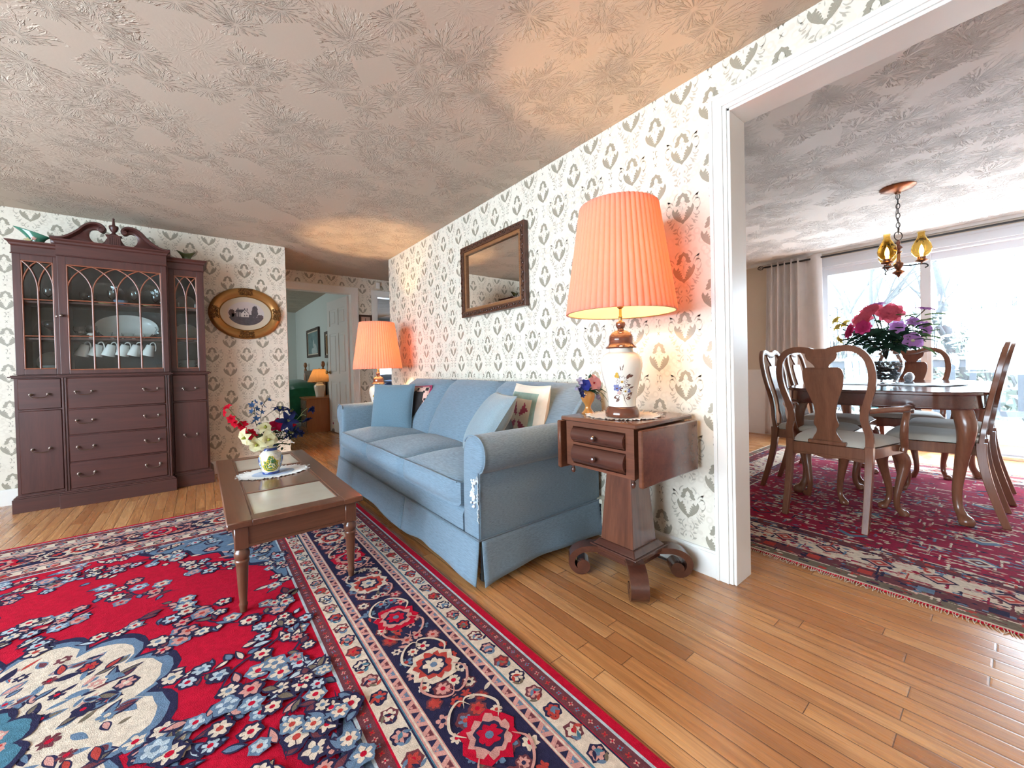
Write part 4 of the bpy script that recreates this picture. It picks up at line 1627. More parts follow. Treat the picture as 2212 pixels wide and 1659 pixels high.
def glazed_door(x0, x1, f, gx0, gx1, gz0, gz1, ncol, knob_x=None):
    z0, z1 = UZ0 + .004, UZ1 - .018
    g = G().bx(x0, gx0, f, f + .02, z0, z1).bx(gx1, x1, f, f + .02, z0, z1).bx(gx0, gx1, f, f + .02, z0, gz0).bx(gx0, gx1, f, f + .02, gz1, z1)
    d = at(g, cab, 'glazed_door', M['mahogany_v'], smooth=0, bevel=.002)
    # beading, shelf-height bars, uprights and intersecting arches
    m = G()
    y = f + .006
    for (a, b) in (((gx0 + .003, gz0 + .003), (gx1 - .003, gz0 + .003)), ((gx1 - .003, gz0 + .003), (gx1 - .003, gz1 - .003)), ((gx1 - .003, gz1 - .003), (gx0 + .003, gz1 - .003)), ((gx0 + .003, gz1 - .003), (gx0 + .003, gz0 + .003))):
        m.tube([(a[0], y, a[1]), (b[0], y, b[1])], .0055, 8)
    for z in (1.258, 1.522):
        m.tube([(gx0, y, z), (gx1, y, z)], .0045, 8)
    w = (gx1 - gx0) / ncol
    zs = 1.575
    for i in range(1, ncol):
        m.tube([(gx0 + i * w, y, gz0), (gx0 + i * w, y, zs + .01)], .0058, 8)
    T = 1.25
    for i in range(ncol + 1):
        for s in (-1, 1):
            if 0 <= i + s <= ncol:
                p = []
                for k in range(13):
                    t = k / 12 * T
                    p.append((gx0 + i * w + s * w * .99 * (1 - cos(t)) / (1 - cos(T)), y + .001 * s, zs + (gz1 - .004 - zs) * sin(t) / sin(T)))
                m.tube(p, .0045, 8)
    for i in range(ncol + 1):
        for s in (-1, 1):
            if 0 <= i + s <= ncol:
                m.prism([(gx0 + i * w, zs - .01), (gx0 + i * w + s * .006, zs + .01), (gx0 + i * w + s * .008, zs + .045), (gx0 + i * w, zs + .03)], y - .003, y + .003, lambda u, v, q: (u, q, v))
    at(m, cab, 'muntins', M['muntin'], d)
    at(G().bx(gx0, gx1, f + .012, f + .015, gz0, gz1), cab, 'pane', M['cab_glass'], d, smooth=0)
    if knob_x is not None:
        k = G().lathe([(.006, 0), (.005, .008), (.009, .014), (.011, .02), (.008, .026), (0, .028)], 14)
        k.xf(Matrix.Translation((knob_x, f, 1.405)) @ Matrix.Rotation(radians(90), 4, 'X'))
        at(k, cab, 'knob', M['bronze'], d)
    return d


glazed_door(WX0, CX0, WF, -.986, -.832, 1.018, 1.800, 2, CX0 - .016)
glazed_door(CX0, CX1, CF, -.757, -.237, 1.006, 1.785, 4, CX0 + .016)
glazed_door(CX1, WX1, WF, -.160, -.012, 1.004, 1.790, 2)
# frieze and cornice
g = G().bx(WX0 - .002, CX0, WF - .004, CB, 1.842, 1.895).bx(CX1, WX1 + .002, WF - .004, CB, 1.842, 1.895).bx(CX0 - .003, CX1 + .003, CF - .004, CB, 1.842, 1.925)
at(g, cab, 'frieze', M['mahogany'], smooth=0)
g = G()
cprof = [(.0, 0), (.004, .006), (.010, .012), (.014, .024), (.024, .034), (.028, .042)]
for (x0, x1, f, zb, l, r) in ((WX0, CX0, WF, 1.893, 1, 0), (CX1, WX1, WF, 1.893, 0, 1), (CX0, CX1, CF, 1.922, 1, 1)):
    for (o0, z0), (o1, z1) in zip(cprof[:-1], cprof[1:]):
        vs = []
        for o, z in ((o0, z0), (o1, z1)):
            vs += [(x0 - o * l, f - o, zb + z), (x1 + o * r, f - o, zb + z), (x1 + o * r, CB, zb + z), (x0 - o * l, CB, zb + z)]
        g.add(vs, [(3, 2, 1, 0), (4, 5, 6, 7), (0, 1, 5, 4), (1, 2, 6, 5), (2, 3, 7, 6), (3, 0, 4, 7)])
at(g, cab, 'cornice', M['mahogany'], smooth=0)
at(G().tube([(WX0 - .006, WF - .006, 1.843), (CX0, WF - .006, 1.843)], .004, 6).tube([(CX0 - .004, CF - .006, 1.846), (CX1 + .004, CF - .006, 1.846)], .004, 6).tube([(CX1, WF - .006, 1.843), (WX1 + .006, WF - .006, 1.843)], .004, 6), cab, 'frieze_bead', M['mahogany'])
# swan-neck pediment
PX, PZ = -.5015, 1.962
HWD = .327


def ped(s):
    f = lambda u, v, w: (PX + s * u, w, PZ + v)
    up = catmull([(HWD, .004), (HWD - .05, .008), (.235, .030), (.185, .075), (.150, .118), (.120, .140), (.090, .146), (.068, .138), (.055, .120)], 5)
    lo = catmull([(.050, .100), (.070, .094), (.092, .106), (.118, .100), (.132, .072), (.130, .042), (.112, .014), (.085, .004), (.058, .016), (.040, .050)], 5)
    poly = up + lo + [(.030, .050), (.030, -.03), (HWD, -.03)]
    g = G().prism(poly, CF + .004, CF + .030, f, chamfer=.003)
    # moulded upper edge following the curve
    path = [(PX + s * u, CF - .004, PZ + v + .004) for u, v in up]
    g2 = G().sweep(path, [(-.020, -.012), (-.024, -.002), (-.020, .006), (.020, .006), (.030, .001), (.026, -.006), (.014, -.012)], up=(0, -1 * s * 0, 1) if False else (0.001, 0, 1))
    return g, g2


for s in (-1, 1):
    g, g2 = ped(s)
    o = at(g, cab, 'pediment', M['mahogany'], smooth=45)
    up = catmull([(HWD, .004), (HWD - .05, .008), (.235, .030), (.185, .075), (.150, .118), (.120, .140), (.090, .146), (.068, .138), (.055, .120), (.058, .104)], 5)
    n = len(up)
    g3 = G()
    rings = []
    for i, (u, v) in enumerate(up):
        a, b = up[max(0, i - 1)], up[min(n - 1, i + 1)]
        dx, dy = b[0] - a[0], b[1] - a[1]
        l = hypot(dx, dy) or 1
        nx, ny = dy / l, -dx / l      # outward normal of the path
        if ny < 0 and i < n * .8:
            nx, ny = -nx, -ny
        sec = [(-.026, .000), (-.026, .010), (-.012, .016), (.016, .016), (.018, -.006), (.0, -.012), (-.012, -.008)]
        rings.append([(PX + s * (u + nx * q), CF + .004 + p, PZ + v + ny * q) for p, q in sec])
    k = 7
    vs = [p for r in rings for p in r]
    fs = [(i * k + j, i * k + (j + 1) % k, (i + 1) * k + (j + 1) % k, (i + 1) * k + j) for i in range(n - 1) for j in range(k)]
    fs += [tuple(range(k)), tuple((n - 1) * k + j for j in range(k))]
    g3.add(vs, fs)
    at(g3, cab, 'scroll_moulding', M['mahogany'], o, smooth=50)
    e = G().lathe([(0, -.03), (.014, -.028), (.019, -.022), (.019, .02), (0, .02)], 20)
    e.xf(Matrix.Translation((PX + s * .062, CF + .008, PZ + .108)) @ Matrix.Rotation(radians(-90), 4, 'X'))
    at(e, cab, 'rosette', M['mahogany'], o)
g = G().bx(PX - .036, PX + .036, CF - .004, CF + .034, PZ - .03, PZ + .072).bx(PX - .044, PX + .044, CF - .012, CF + .04, PZ + .072, PZ + .080)
for i in range(5):
    x = PX - .024 + i * .012
    g.bx(x - .002, x + .002, CF - .007, CF - .004, PZ - .02, PZ + .06)
at(g, cab, 'finial_block', M['mahogany_v'], smooth=0)
at(G().lathe([(.030, .080), (.026, .086), (.013, .096), (.010, .104), (.018, .114), (.0265, .132), (.0285, .146), (.026, .154), (.012, .158), (.0085, .166), (.0065, .20), (.008, .212), (0, .216)], 24, (PX, CF + .014, PZ)), cab, 'finial', M['mahogany_v'])

# ---- the things behind the glass
M['china'] = plain('white_china', (.60, .62, .60), .15, var=.02, coat=.3)
M['china_band'] = plain('grey_banded_china', (.45, .47, .46), .2, var=.1)
M['crystal'] = glass('cut_crystal', (.93, .97, .97), .02, 1.5)
M['amethyst'] = glass('amethyst_glass', (.36, .10, .22), .02, 1.5)
M['blue_china'] = plain('blue_glaze', (.18, .25, .36), .15, coat=.3)
M['butter'] = plain('butter_yellow_glaze', (.62, .54, .28), .2, coat=.3)
M['rose_china'] = plain('rose_glaze', (.48, .33, .28), .2)
M['silver'] = plain('silver_plate', (.55, .56, .58), .18, .9, var=.05)


def standing_plate(name, label, x, y, z, a, b, mat, tilt=12, cat='plate', group=None, ripple=0):
    g = G()
    R = [(0, 0), (.62, 0), (.66, .004), (.80, .012), (1.0, .016), (.99, .020), (.78, .016), (.60, .005), (0, .005)]
    n = 48
    k = len(R)
    vs = []
    for i in range(n):
        t = 2 * pi * i / n
        rip = 1 + ripple * sin(t * 16)
        for r, h in R:
            rr = r * (rip if r > .7 else 1)
            vs.append((a * rr * cos(t), -h * 1.3, b * rr * sin(t)))
    g.add(vs, [(i * k + j, ((i + 1) % n) * k + j, ((i + 1) % n) * k + j + 1, i * k + j + 1) for i in range(n) for j in range(k - 1)])
    g.xf(Matrix.Translation((0, 0, b)) @ Matrix.Rotation(radians(-tilt), 4, 'X'))
    o = g.build(name, mat, smooth=50)
    o.location = (x, y, z)
    return tag(o, label, cat, group)


def vessel(name, label, x, y, z, prof, mat, cat, group=None, n=24, flute=0.0, fl_n=12):
    g = G().lathe(prof, n, fn=(lambda r, a, zz: r * (1 + flute * sin(a * fl_n))) if flute else None)
    o = g.build(name, mat, smooth=55)
    o.location = (x, y, z)
    return tag(o, label, cat, group)


def thick(pr, t=.0022):
    """outer profile of an open vessel -> outer and inner wall"""
    inner = [(max(0, r - t), z + (t if i == 0 else 0)) for i, (r, z) in enumerate(pr)]
    base = [(0, pr[0][1])] if pr[0][0] > 0 else []
    return base + list(pr) + inner[::-1] + [(0, pr[0][1] + t * 2)]


BB = UZ0 + .0165
goblet = lambda h, r: [(0, 0), (r * .8, 0), (r * .75, h * .02), (r * .12, h * .06), (r * .10, h * .38), (r * .3, h * .44), (r * .85, h * .6), (r, h * .8), (r * .92, h), (r * .87, h), (r * .94, h * .8), (r * .8, h * .62), (0, h * .47)]
bowl = lambda h, r: thick([(r * .45, 0), (r * .5, h * .08), (r * .8, h * .5), (r, h)], r * .04)
flat = lambda h, r: thick([(r * .5, 0), (r * .7, h * .3), (r, h)], r * .03)
# centre, top shelf
z = SH[1] + .0005
standing_plate('glass_plate', 'pressed glass plate standing on the top shelf behind the left arches', -.60, 4.655, z, .115, .105, M['crystal'], ripple=.02)
standing_plate('glass_plate', 'clear cut-glass plate standing on the top shelf behind the right arches', -.36, 4.655, z, .125, .112, M['crystal'], ripple=.025)
for i, (x, y, h, r, l) in enumerate(((-.70, 4.53, .10, .028, 'stemmed glass at the left end of the top shelf'), (-.655, 4.47, .075, .034, 'short round glass second on the top shelf'), (-.545, 4.50, .125, .026, 'tall clear goblet left of the middle on the top shelf'),
                                       (-.415, 4.49, .13, .026, 'tall clear goblet right of the middle on the top shelf'), (-.285, 4.50, .12, .026, 'tall goblet near the right end of the top shelf'), (-.245, 4.45, .06, .02, 'tiny glass at the right end of the top shelf'))):
    vessel('goblet', l, x, y, z, goblet(h, r), M['crystal'], 'glass', 'crystal on the top shelf')
vessel('bowl', 'small blue footed bowl in the middle of the top shelf', -.488, 4.44, z, bowl(.042, .045), M['blue_china'], 'bowl')
vessel('dish', 'yellow dish left of the blue bowl on the top shelf', -.575, 4.45, z, flat(.022, .045), M['butter'], 'dish')
vessel('dish', 'rose dish right of the blue bowl on the top shelf', -.405, 4.42, z, flat(.016, .036), M['rose_china'], 'dish')
vessel('dish', 'pale yellow dish right of the rose dish', -.325, 4.43, z, flat(.016, .036), M['butter'], 'dish')
# centre, middle shelf: white platter, glass, little mushroom
z = SH[0] + .0005
standing_plate('platter', 'large white oval platter standing on the middle shelf', -.475, 4.655, z, .195, .108, M['china'], 10)
for i, (x, y, h, r, l) in enumerate(((-.735, 4.55, .10, .036, 'dim goblet at the far left of the middle shelf'), (-.68, 4.60, .115, .036, 'goblet beside the white mushroom on the middle shelf'), (-.715, 4.46, .06, .03, 'short glass at the left front of the middle shelf'))):
    vessel('goblet', l, x, y, z, goblet(h, r), M['crystal'], 'glass', 'glasses on the middle shelf')
mu = thing('mushroom_figurine', 'little white mushroom figurine on the middle shelf', 'figurine', (-.655, 4.42, z))
G().lathe([(.013, 0), (.012, .018), (.010, .028), (0, .03)], 16).build('stem', M['china'], mu)
G().lathe([(.0, .046), (.016, .043), (.023, .034), (.022, .029), (.0, .027)], 18).build('cap', M['china'], mu)
for i, (x, h, r, l) in enumerate(((-.58, .055, .042, 'first'), (-.515, .040, .034, 'second'), (-.455, .05, .04, 'third'), (-.39, .038, .036, 'fourth'), (-.335, .05, .03, 'fifth'))):
    vessel('crystal_dish', '%s of the five crystal dishes in front of the white platter, counted from the left' % l, x, 4.45 + (i % 2) * .03, z, bowl(h, r), M['crystal'], 'dish', 'crystal in front of the platter', flute=.04)
vessel('pitcher', 'crystal pitcher at the right end of the middle shelf', -.262, 4.50, z, thick([(.022, 0), (.014, .02), (.034, .05), (.036, .07), (.024, .09), (.034, .11)], .002), M['crystal'], 'pitcher', flute=.03)


for i, x in enumerate((-.685, -.612, -.540, -.462, -.395, -.312)):
    n_ = ('first', 'second', 'third', 'fourth', 'fifth', 'sixth')[i]
    root = thing('mug', '%s white mug from the left of the six hanging under the middle shelf' % n_, 'mug', (x, 4.46, SH[0] - .026), group='mugs hanging under the middle shelf', rot=(0, radians(16), radians(-10)))
    mg = G().lathe(thick([(.022, 0), (.026, .004), (.030, .034), (.039, .070), (.043, .092)], .003), 28)
    mg.xf(Matrix.Translation((-.004, 0, -.018)) @ Matrix.Rotation(radians(180), 4, 'X'))
    mg.build('cup', M['china'], root, smooth=50)
    G().tube(catmull([(-.010, 0, -.019), (-.004, -.004, -.001), (.010, -.006, .006), (.024, -.006, -.006), (.034, -.002, -.035), (.036, 0, -.060)], 4), .0042, 8).build('handle', M['china'], root)
# centre, bottom: a low row of glass
for i in range(6):
    x = -.725 + i * .086
    vessel('relish_dish', '%s low glass dish from the left on the cabinet floor' % ('first', 'second', 'third', 'fourth', 'fifth', 'sixth')[i], x, 4.44 + .02 * (i % 2), BB, flat(.024, .040), M['silver'] if i in (1, 4) else M['crystal'], 'dish', 'low glass dishes on the cabinet floor', flute=.03)
vessel('sugar_bowl', 'crystal sugar bowl at the right of the cabinet floor', -.262, 4.52, BB, bowl(.06, .04), M['crystal'], 'bowl', flute=.05)
# left wing
vessel('compote', 'amethyst glass compote in the left wing of the cabinet', -.872, 4.52, SH[0] + .0005, [(0, 0), (.032, 0), (.030, .004), (.007, .010), (.006, .065), (.020, .078), (.045, .092), (.050, .112), (.040, .128), (.022, .134), (0, .135)], M['amethyst'], 'glass')
standing_plate('glass_plate', 'clear round plate standing behind the amethyst compote', -.915, 4.66, SH[0] + .0005, .075, .075, M['crystal'])
vessel('goblet', 'small crystal goblet on the top shelf of the left wing', -.88, 4.50, SH[1] + .0005, goblet(.11, .028), M['crystal'], 'glass')


def plate_stack(x, y, z, r, n, mat, label, grp, cat='plate', step=.0085):
    p = thick([(r * .55, 0), (r * .62, .003), (r * .8, .008), (r, .013)], .003)
    first = vessel('plate', label % 'bottom', x, y, z, p, mat, cat, grp, n=36)
    names = ['second', 'third', 'fourth', 'fifth', 'sixth', 'seventh', 'eighth', 'ninth', 'tenth']
    for i in range(1, n):
        q = first.copy()
        COL.objects.link(q)
        q.location = (x + .002 * sin(i * 2.1), y, z + i * step)
        q['label'] = label % ('top' if i == n - 1 else names[i - 1])


plate_stack(-.885, 4.53, BB, .062, 6, M['china'], '%s white plate of the stack in the left wing of the cabinet', 'plates stacked in the left wing')
standing_plate('plate', 'grey plate standing behind the plate stack in the left wing', -.905, 4.665, BB, .075, .080, M['china_band'])
# right wing
plate_stack(-.088, 4.53, BB, .066, 8, M['china'], '%s white plate of the stack in the right wing of the cabinet', 'plates stacked in the right wing', step=.0105)
standing_plate('platter', 'scalloped grey platter standing on the middle shelf of the right wing', -.095, 4.66, SH[0] + .0005, .088, .078, M['china_band'], ripple=.03)
vessel('crystal_dish', 'crystal dish in front of the scalloped platter', -.06, 4.50, SH[0] + .0005, bowl(.04, .034), M['crystal'], 'dish', flute=.04)
standing_plate('glass_plate', 'round smoky plate on the top shelf of the right wing', -.095, 4.66, SH[1] + .0005, .072, .072, M['china_band'])
for x, l in ((-.135, 'left'), (-.088, 'middle')):
    vessel('candlestick', '%s white candlestick on the top shelf of the right wing' % l, x, 4.47, SH[1] + .0005, [(0, 0), (.014, 0), (.012, .004), (.005, .008), (.005, .045), (.008, .05), (.006, .06), (0, .06)], M['china'], 'candlestick')
sw = thing('bird_figurine', 'small white bird figurine on the top shelf of the right wing', 'figurine', (-.036, 4.46, SH[1] + .0005))
G().tube(catmull([(-.034, 0, .012), (-.018, 0, .007), (0, 0, .008), (.010, 0, .014), (.011, 0, .035), (.010, 0, .048), (.004, 0, .052)], 4), [.002 + .006 * sin(pi * i / 24) ** .7 for i in range(25)], 10).build('body', M['china'], sw, smooth=180)

# ---- two green vases on top of the cabinet
M['green_glaze'] = plain('green_glaze', (.045, .19, .125), .18, var=.15, coat=.4)
M['olive_glaze'] = plain('olive_green_glaze', (.085, .105, .045), .2, var=.15, coat=.4)
vz = WF
r = thing('fan_vase', 'green fan-shaped vase with pink and yellow blossoms on the left of the cabinet top', 'vase', (-.925, 4.50, 1.9355))


def fan(u, v):
    a = 2 * pi * u
    h = v * (.095 + .028 * -cos(a) * v)
    rx, ry = .030 + .058 * v ** 2.2, .026 + .010 * v
    return (rx * cos(a) - .022 * v ** 2, ry * sin(a), h)


g = G().grid(fan, 40, 14, closed_u=True)
g.f.append(tuple(i * 15 for i in range(40)))
g.m.append(0)
o = g.build('body', M['green_glaze'], r, smooth=75)
o.modifiers.new('wall', 'SOLIDIFY').thickness = .004
g = G()
for cx, cz, R, m in ((-.025, .045, .022, 0), (.005, .062, .016, 1)):
    for i in range(5):
        g.sheet(leafpoly(cx, cz, R, R * .28, i * 1.2566 + .3), lambda u, v: (u - .012, -.034 - .004 * m - v * .05, v - .022), m)
g.build('applied_blossom', [M['butter'], plain('pink_glaze', (.62, .36, .30), .2)], r, smooth=0, fixn=False)
r = thing('flared_vase', 'small olive green flared vase on the right of the cabinet top', 'vase', (-.075, 4.50, 1.9355))


def fl2(u, v):
    a = 2 * pi * u
    k = .022 + .036 * v ** 2.4 * (1 + .18 * cos(2 * a))
    return (k * cos(a), k * .7 * sin(a), v * (.080 + .012 * cos(2 * a) * v))


g = G().grid(fl2, 36, 12, closed_u=True)
g.f.append(tuple(i * 13 for i in range(36)))
g.m.append(0)
o = g.build('body', M['olive_glaze'], r, smooth=75)
o.modifiers.new('wall', 'SOLIDIFY').thickness = .004

# ---- oval picture
OX, OZ, OA, OB = .363, 1.535, .298, .252
pic = thing('oval_picture', 'oval gilt frame with a black and white photograph of a farmhouse on the cabinet wall', 'picture', (OX, YC, OZ))
M['gilt'] = plain('dull_gilt', (.40, .20, .058), .33, .55, var=.18, scale=5)
M['gilt_dark'] = plain('antique_gilt_relief', (.19, .085, .024), .35, .6, var=.3, scale=40)
M['mat'] = plain('beige_mat_board', (.55, .48, .36), .8, var=.03)
M['photo_sky'] = plain('photo_light_grey', (.52, .47, .46), .6, var=.05)
M['photo_mid'] = plain('photo_mid_grey', (.17, .15, .165), .6, var=.25, scale=60)
M['photo_dark'] = plain('photo_dark_grey', (.075, .066, .075), .6, var=.3, scale=60)
M['photo_pale'] = plain('photo_pale_grey', (.60, .56, .54), .6)
fsec = [(0, -.002), (.0, -.012), (.006, -.022), (.020, -.032), (.042, -.036), (.060, -.030), (.072, -.020), (.080, -.019), (.086, -.024), (.090, -.020), (.090, -.002)]
g = G()
n = 96
vs = []
for i in range(n):
    a = 2 * pi * i / n
    for d, h in fsec:
        vs.append(((OA - d) * cos(a), h, (OB - d) * sin(a)))
k = len(fsec)
g.add(vs, [(i * k + j, ((i + 1) % n) * k + j, ((i + 1) % n) * k + (j + 1) % k, i * k + (j + 1) % k) for i in range(n) for j in range(k)])
fr_ = g.build('frame', M['gilt'], pic, smooth=45)
random.seed(11)
for a0 in (0, pi / 2, pi, 3 * pi / 2):
    g = G()
    half = .27 if a0 in (0, pi) else .22
    for j in range(7):
        for s in (-1, 1):
            t = a0 + s * half * (j + .3) / 7
            for q in range(3):
                d = .020 + .022 * q
                cxp, czp = (OA - d) * cos(t), (OB - d) * sin(t)
                ang = random.uniform(0, 6.28)
                p = [(cxp + .011 * cos(ang + w_) * (1 - w_ / 7), -.034 - .006 * sin(w_ * .8), czp + .011 * sin(ang + w_) * (1 - w_ / 7)) for w_ in [x * .7 for x in range(8)]]
                g.tube(p, [.0042 - .0003 * i for i in range(8)], 6)
    g.build('carved_ornament', M['gilt_dark'], pic)
g = G().grid(lambda u, v: ((OA - .084) * v * cos(2 * pi * u), -.010, (OB - .080) * v * sin(2 * pi * u)), 64, 1, closed_u=True)
g.build('mat', M['mat'], pic, smooth=0)
# the photograph: sky, field, tree line, house
g = G()
PA, PB = .150, .116
lay = lambda k: (lambda u, v: (u, -.0105 - .0004 * k, v))
ell = lambda lo, hi: [p for p in ellipse(0, 0, PA, PB, 0, 60)]
g.sheet(ellipse(0, 0, PA, PB, 0, 60), lay(0), 0)
low = [(PA * cos(a), PB * sin(a)) for a in [pi + .42 + (pi - .72) * i / 30 for i in range(31)]]
g.sheet([(-.137, -.035), (-.05, -.030), (.05, -.034), (.142, -.03)] + low[::-1], lay(1), 1)
random.seed(5)


def blob(cx, cy, rx, ry, k, m, n=22):
    g.sheet([(cx + rx * cos(t) * (1 + random.uniform(-.25, .25)), cy + ry * sin(t) * (1 + random.uniform(-.25, .25))) for t in [2 * pi * i / n for i in range(n)]], lay(k), m)


blob(-.118, .0, .022, .042, 2, 1)
blob(-.09, -.018, .035, .022, 2, 1)
blob(.115, -.02, .028, .014, 2, 1)
blob(.07, .02, .026, .052, 2, 1)
blob(.075, .05, .018, .03, 3, 2)
blob(.06, -.004, .016, .03, 3, 2)
g.sheet([(.066, -.035), (.070, -.035), (.072, .03), (.068, .03)], lay(4), 2)
g.sheet([(-.085, -.032), (-.085, .012), (-.035, .012), (-.035, -.032)], lay(4), 1)
g.sheet([(-.092, .010), (-.078, .036), (-.012, .040), (-.03, .010)], lay(5), 1)
g.sheet([(-.042, -.034), (-.042, .008), (-.012, .038), (.02, .006), (.02, -.034)], lay(6), 3)
g.sheet([(-.046, .006), (-.012, .043), (.026, .003), (.020, .001), (-.012, .034), (-.040, .002)], lay(7), 2)
g.sheet([(.02, -.034), (.02, -.006), (.055, -.012), (.055, -.034)], lay(6), 1)
for x, z_ in ((-.012, .012), (-.014, -.02), (.004, -.018)):
    g.sheet([(x - .004, z_ - .008), (x + .004, z_ - .008), (x + .004, z_ + .008), (x - .004, z_ + .008)], lay(8), 2)
for x in (-.075, -.058, -.046):
    g.sheet([(x - .002, -.032), (x + .002, -.032), (x + .002, .010), (x - .002, .010)], lay(8), 3)
for x in (-.066, -.012, .008):
    g.sheet([(x - .004, .03), (x + .004, .03), (x + .004, .052), (x - .004, .052)], lay(3), 2)
g.build('photograph', [M['photo_sky'], M['photo_dark'], M['photo_dark'], M['photo_pale']], pic, smooth=0, fixn=False)

# ---- mirror over the sofa
MY0, MY1, MZ0, MZ1 = 2.062, 2.903, 1.374, 1.957
mir_o = thing('wall_mirror', 'rectangular mirror in a carved walnut frame above the sofa', 'mirror', (XS, (MY0 + MY1) / 2, (MZ0 + MZ1) / 2))
M['mirror'] = plain('mirror_silver', (.86, .84, .80), .0, 1.0, var=0)
M['carved'] = wood('carved_walnut', (.045, .016, .009), (.10, .038, .019), 'Y', .38, 1.0, .2)
M['gold_lip'] = wood('honey_walnut_lip', (.17, .070, .026), (.26, .115, .045), 'Y', .3, 1.0, .3)
B1, B2 = .046, .072


def framed(g, y0, y1, z0, z1, b, x0, x1):
    """mitred rectangular ring in the wall plane"""
    o = [(y0, z0), (y1, z0), (y1, z1), (y0, z1)]
    i = [(y0 + b, z0 + b), (y1 - b, z0 + b), (y1 - b, z1 - b), (y0 + b, z1 - b)]
    vs = [(x, p[0], p[1]) for x in (x0, x1) for p in o + i]
    fs = []
    for a in range(4):
        c = (a + 1) % 4
        fs += [(a, c, 4 + c, 4 + a), (8 + a, 8 + c, 12 + c, 12 + a), (a, c, 8 + c, 8 + a), (4 + a, 4 + c, 12 + c, 12 + a)]
    return g.add(vs, fs)


g = framed(G(), MY0, MY1, MZ0, MZ1, B1, XS - .040, XS - .002)
fr_ = at(g, mir_o, 'frame', M['carved'], smooth=0, bevel=.004)
random.seed(8)
g = G()


def along(p0, p1):
    d = hypot(p1[0] - p0[0], p1[1] - p0[1])
    n = int(d / .030)
    for i in range(n):
        t = (i + .5) / n
        c = (p0[0] + (p1[0] - p0[0]) * t, p0[1] + (p1[1] - p0[1]) * t)
        s = 1 if i % 2 else -1
        ang = atan2(p1[1] - p0[1], p1[0] - p0[0])
        pts = []
        for k in range(9):
            w_ = k / 8 * 4.6
            rr = .014 * (1 - k / 12)
            la, lb = rr * cos(w_) - .003, s * rr * sin(w_)
            pts.append((XS - .041 - .004 * sin(k / 8 * pi), c[0] + la * cos(ang) - lb * sin(ang), c[1] + la * sin(ang) + lb * cos(ang)))
        g.tube(pts, [.0042 - .0002 * k for k in range(9)], 5)


h = B1 / 2
along((MY0 + h, MZ0 + h), (MY1 - h, MZ0 + h))
along((MY1 - h, MZ0 + h), (MY1 - h, MZ1 - h))
along((MY1 - h, MZ1 - h), (MY0 + h, MZ1 - h))
along((MY0 + h, MZ1 - h), (MY0 + h, MZ0 + h))
at(g, mir_o, 'carving', M['carved'], fr_)
g = framed(G(), MY0 + B1, MY1 - B1, MZ0 + B1, MZ1 - B1, B2 - B1, XS - .030, XS - .002)
for i in range(46):
    y = MY0 + B2 + (MY1 - MY0 - 2 * B2) * (i + .5) / 46
    for z_ in (MZ0 + B2 - .004, MZ1 - B2 + .004):
        g.lathe([(0, -.004), (.0035, -.002), (.0035, .002), (0, .004)], 6, (XS - .030, y, z_))
for i in range(30):
    z_ = MZ0 + B2 + (MZ1 - MZ0 - 2 * B2) * (i + .5) / 30
    for y in (MY0 + B2 - .004, MY1 - B2 + .004):
        g.lathe([(0, -.004), (.0035, -.002), (.0035, .002), (0, .004)], 6, (XS - .030, y, z_))
at(g, mir_o, 'inner_lip', M['gold_lip'], smooth=0)
at(G().bx(XS - .016, XS - .012, MY0 + B2 - .004, MY1 - B2 + .004, MZ0 + B2 - .004, MZ1 - B2 + .004), mir_o, 'glass', M['mirror'], smooth=0)

# ---- baseboard heater and lamp cord behind the lamp table
M['heater'] = plain('cream_enamel', (.62, .57, .46), .4, var=.03)
h = thing('baseboard_heater', 'cream baseboard heater with dark louvres between the sofa and the pedestal table', 'heater', (XS, 1.62, 0))
g = G().bx(XS - .05, XS - .002, 1.42, 4.5, .0, .012).bx(XS - .006, XS - .002, 1.42, 4.5, .0, .21).bx(XS - .056, XS - .002, 1.42, 4.5, .185, .21).bx(XS - .058, XS - .052, 1.42, 4.5, .012, .085).bx(XS - .058, XS - .002, 1.42, 1.426, 0, .21)
at(g, h, 'case', M['heater'], smooth=0, bevel=.002)
g = G()
for k in range(4):
    g.box((XS - .050, 2.96, .108 + k * .021), (.016, 3.07, .003), mx=None)
at(g, h, 'louvres', M['black'], smooth=0)
at(G().bx(XS - .044, XS - .006, 1.428, 4.49, .085, .185), h, 'fin_core', M['black'], smooth=0)
cd = G().tube(catmull([(1.66, 1.26, .006), (1.70, 1.33, .010), (1.708, 1.37, .06), (1.705, 1.36, .13), (1.708, 1.345, .155), (1.712, 1.32, .13), (1.725, 1.30, .02), (1.74, 1.2, .006), (1.745, 1.0, .006)], 6), .0032, 8)
tag(cd.build('lamp_cord', M['black']), 'black lamp cord looping down behind the pedestal table', 'cord')
# ------------------------------------------------------------------ rugs


def pile(name, col, var=.18, scale=60):
    n = N(name)
    v = n.coord()
    f = n.noise(v, scale, 3, .6)
    b = n.noise(v, 480, 2, .6)
    c = n.mix(n.ramp(f, [(.3, (0, 0, 0)), (.7, (1, 1, 1))]), tuple(c * (1 - var) for c in col), tuple(min(1, c * (1 + var)) for c in col))
    n.set(Base_Color=c, Roughness=.95)
    n.b.inputs['Specular IOR Level'].default_value = .15
    n.bump(n.math("ADD", b, f), .6, .004)
    return n.mat


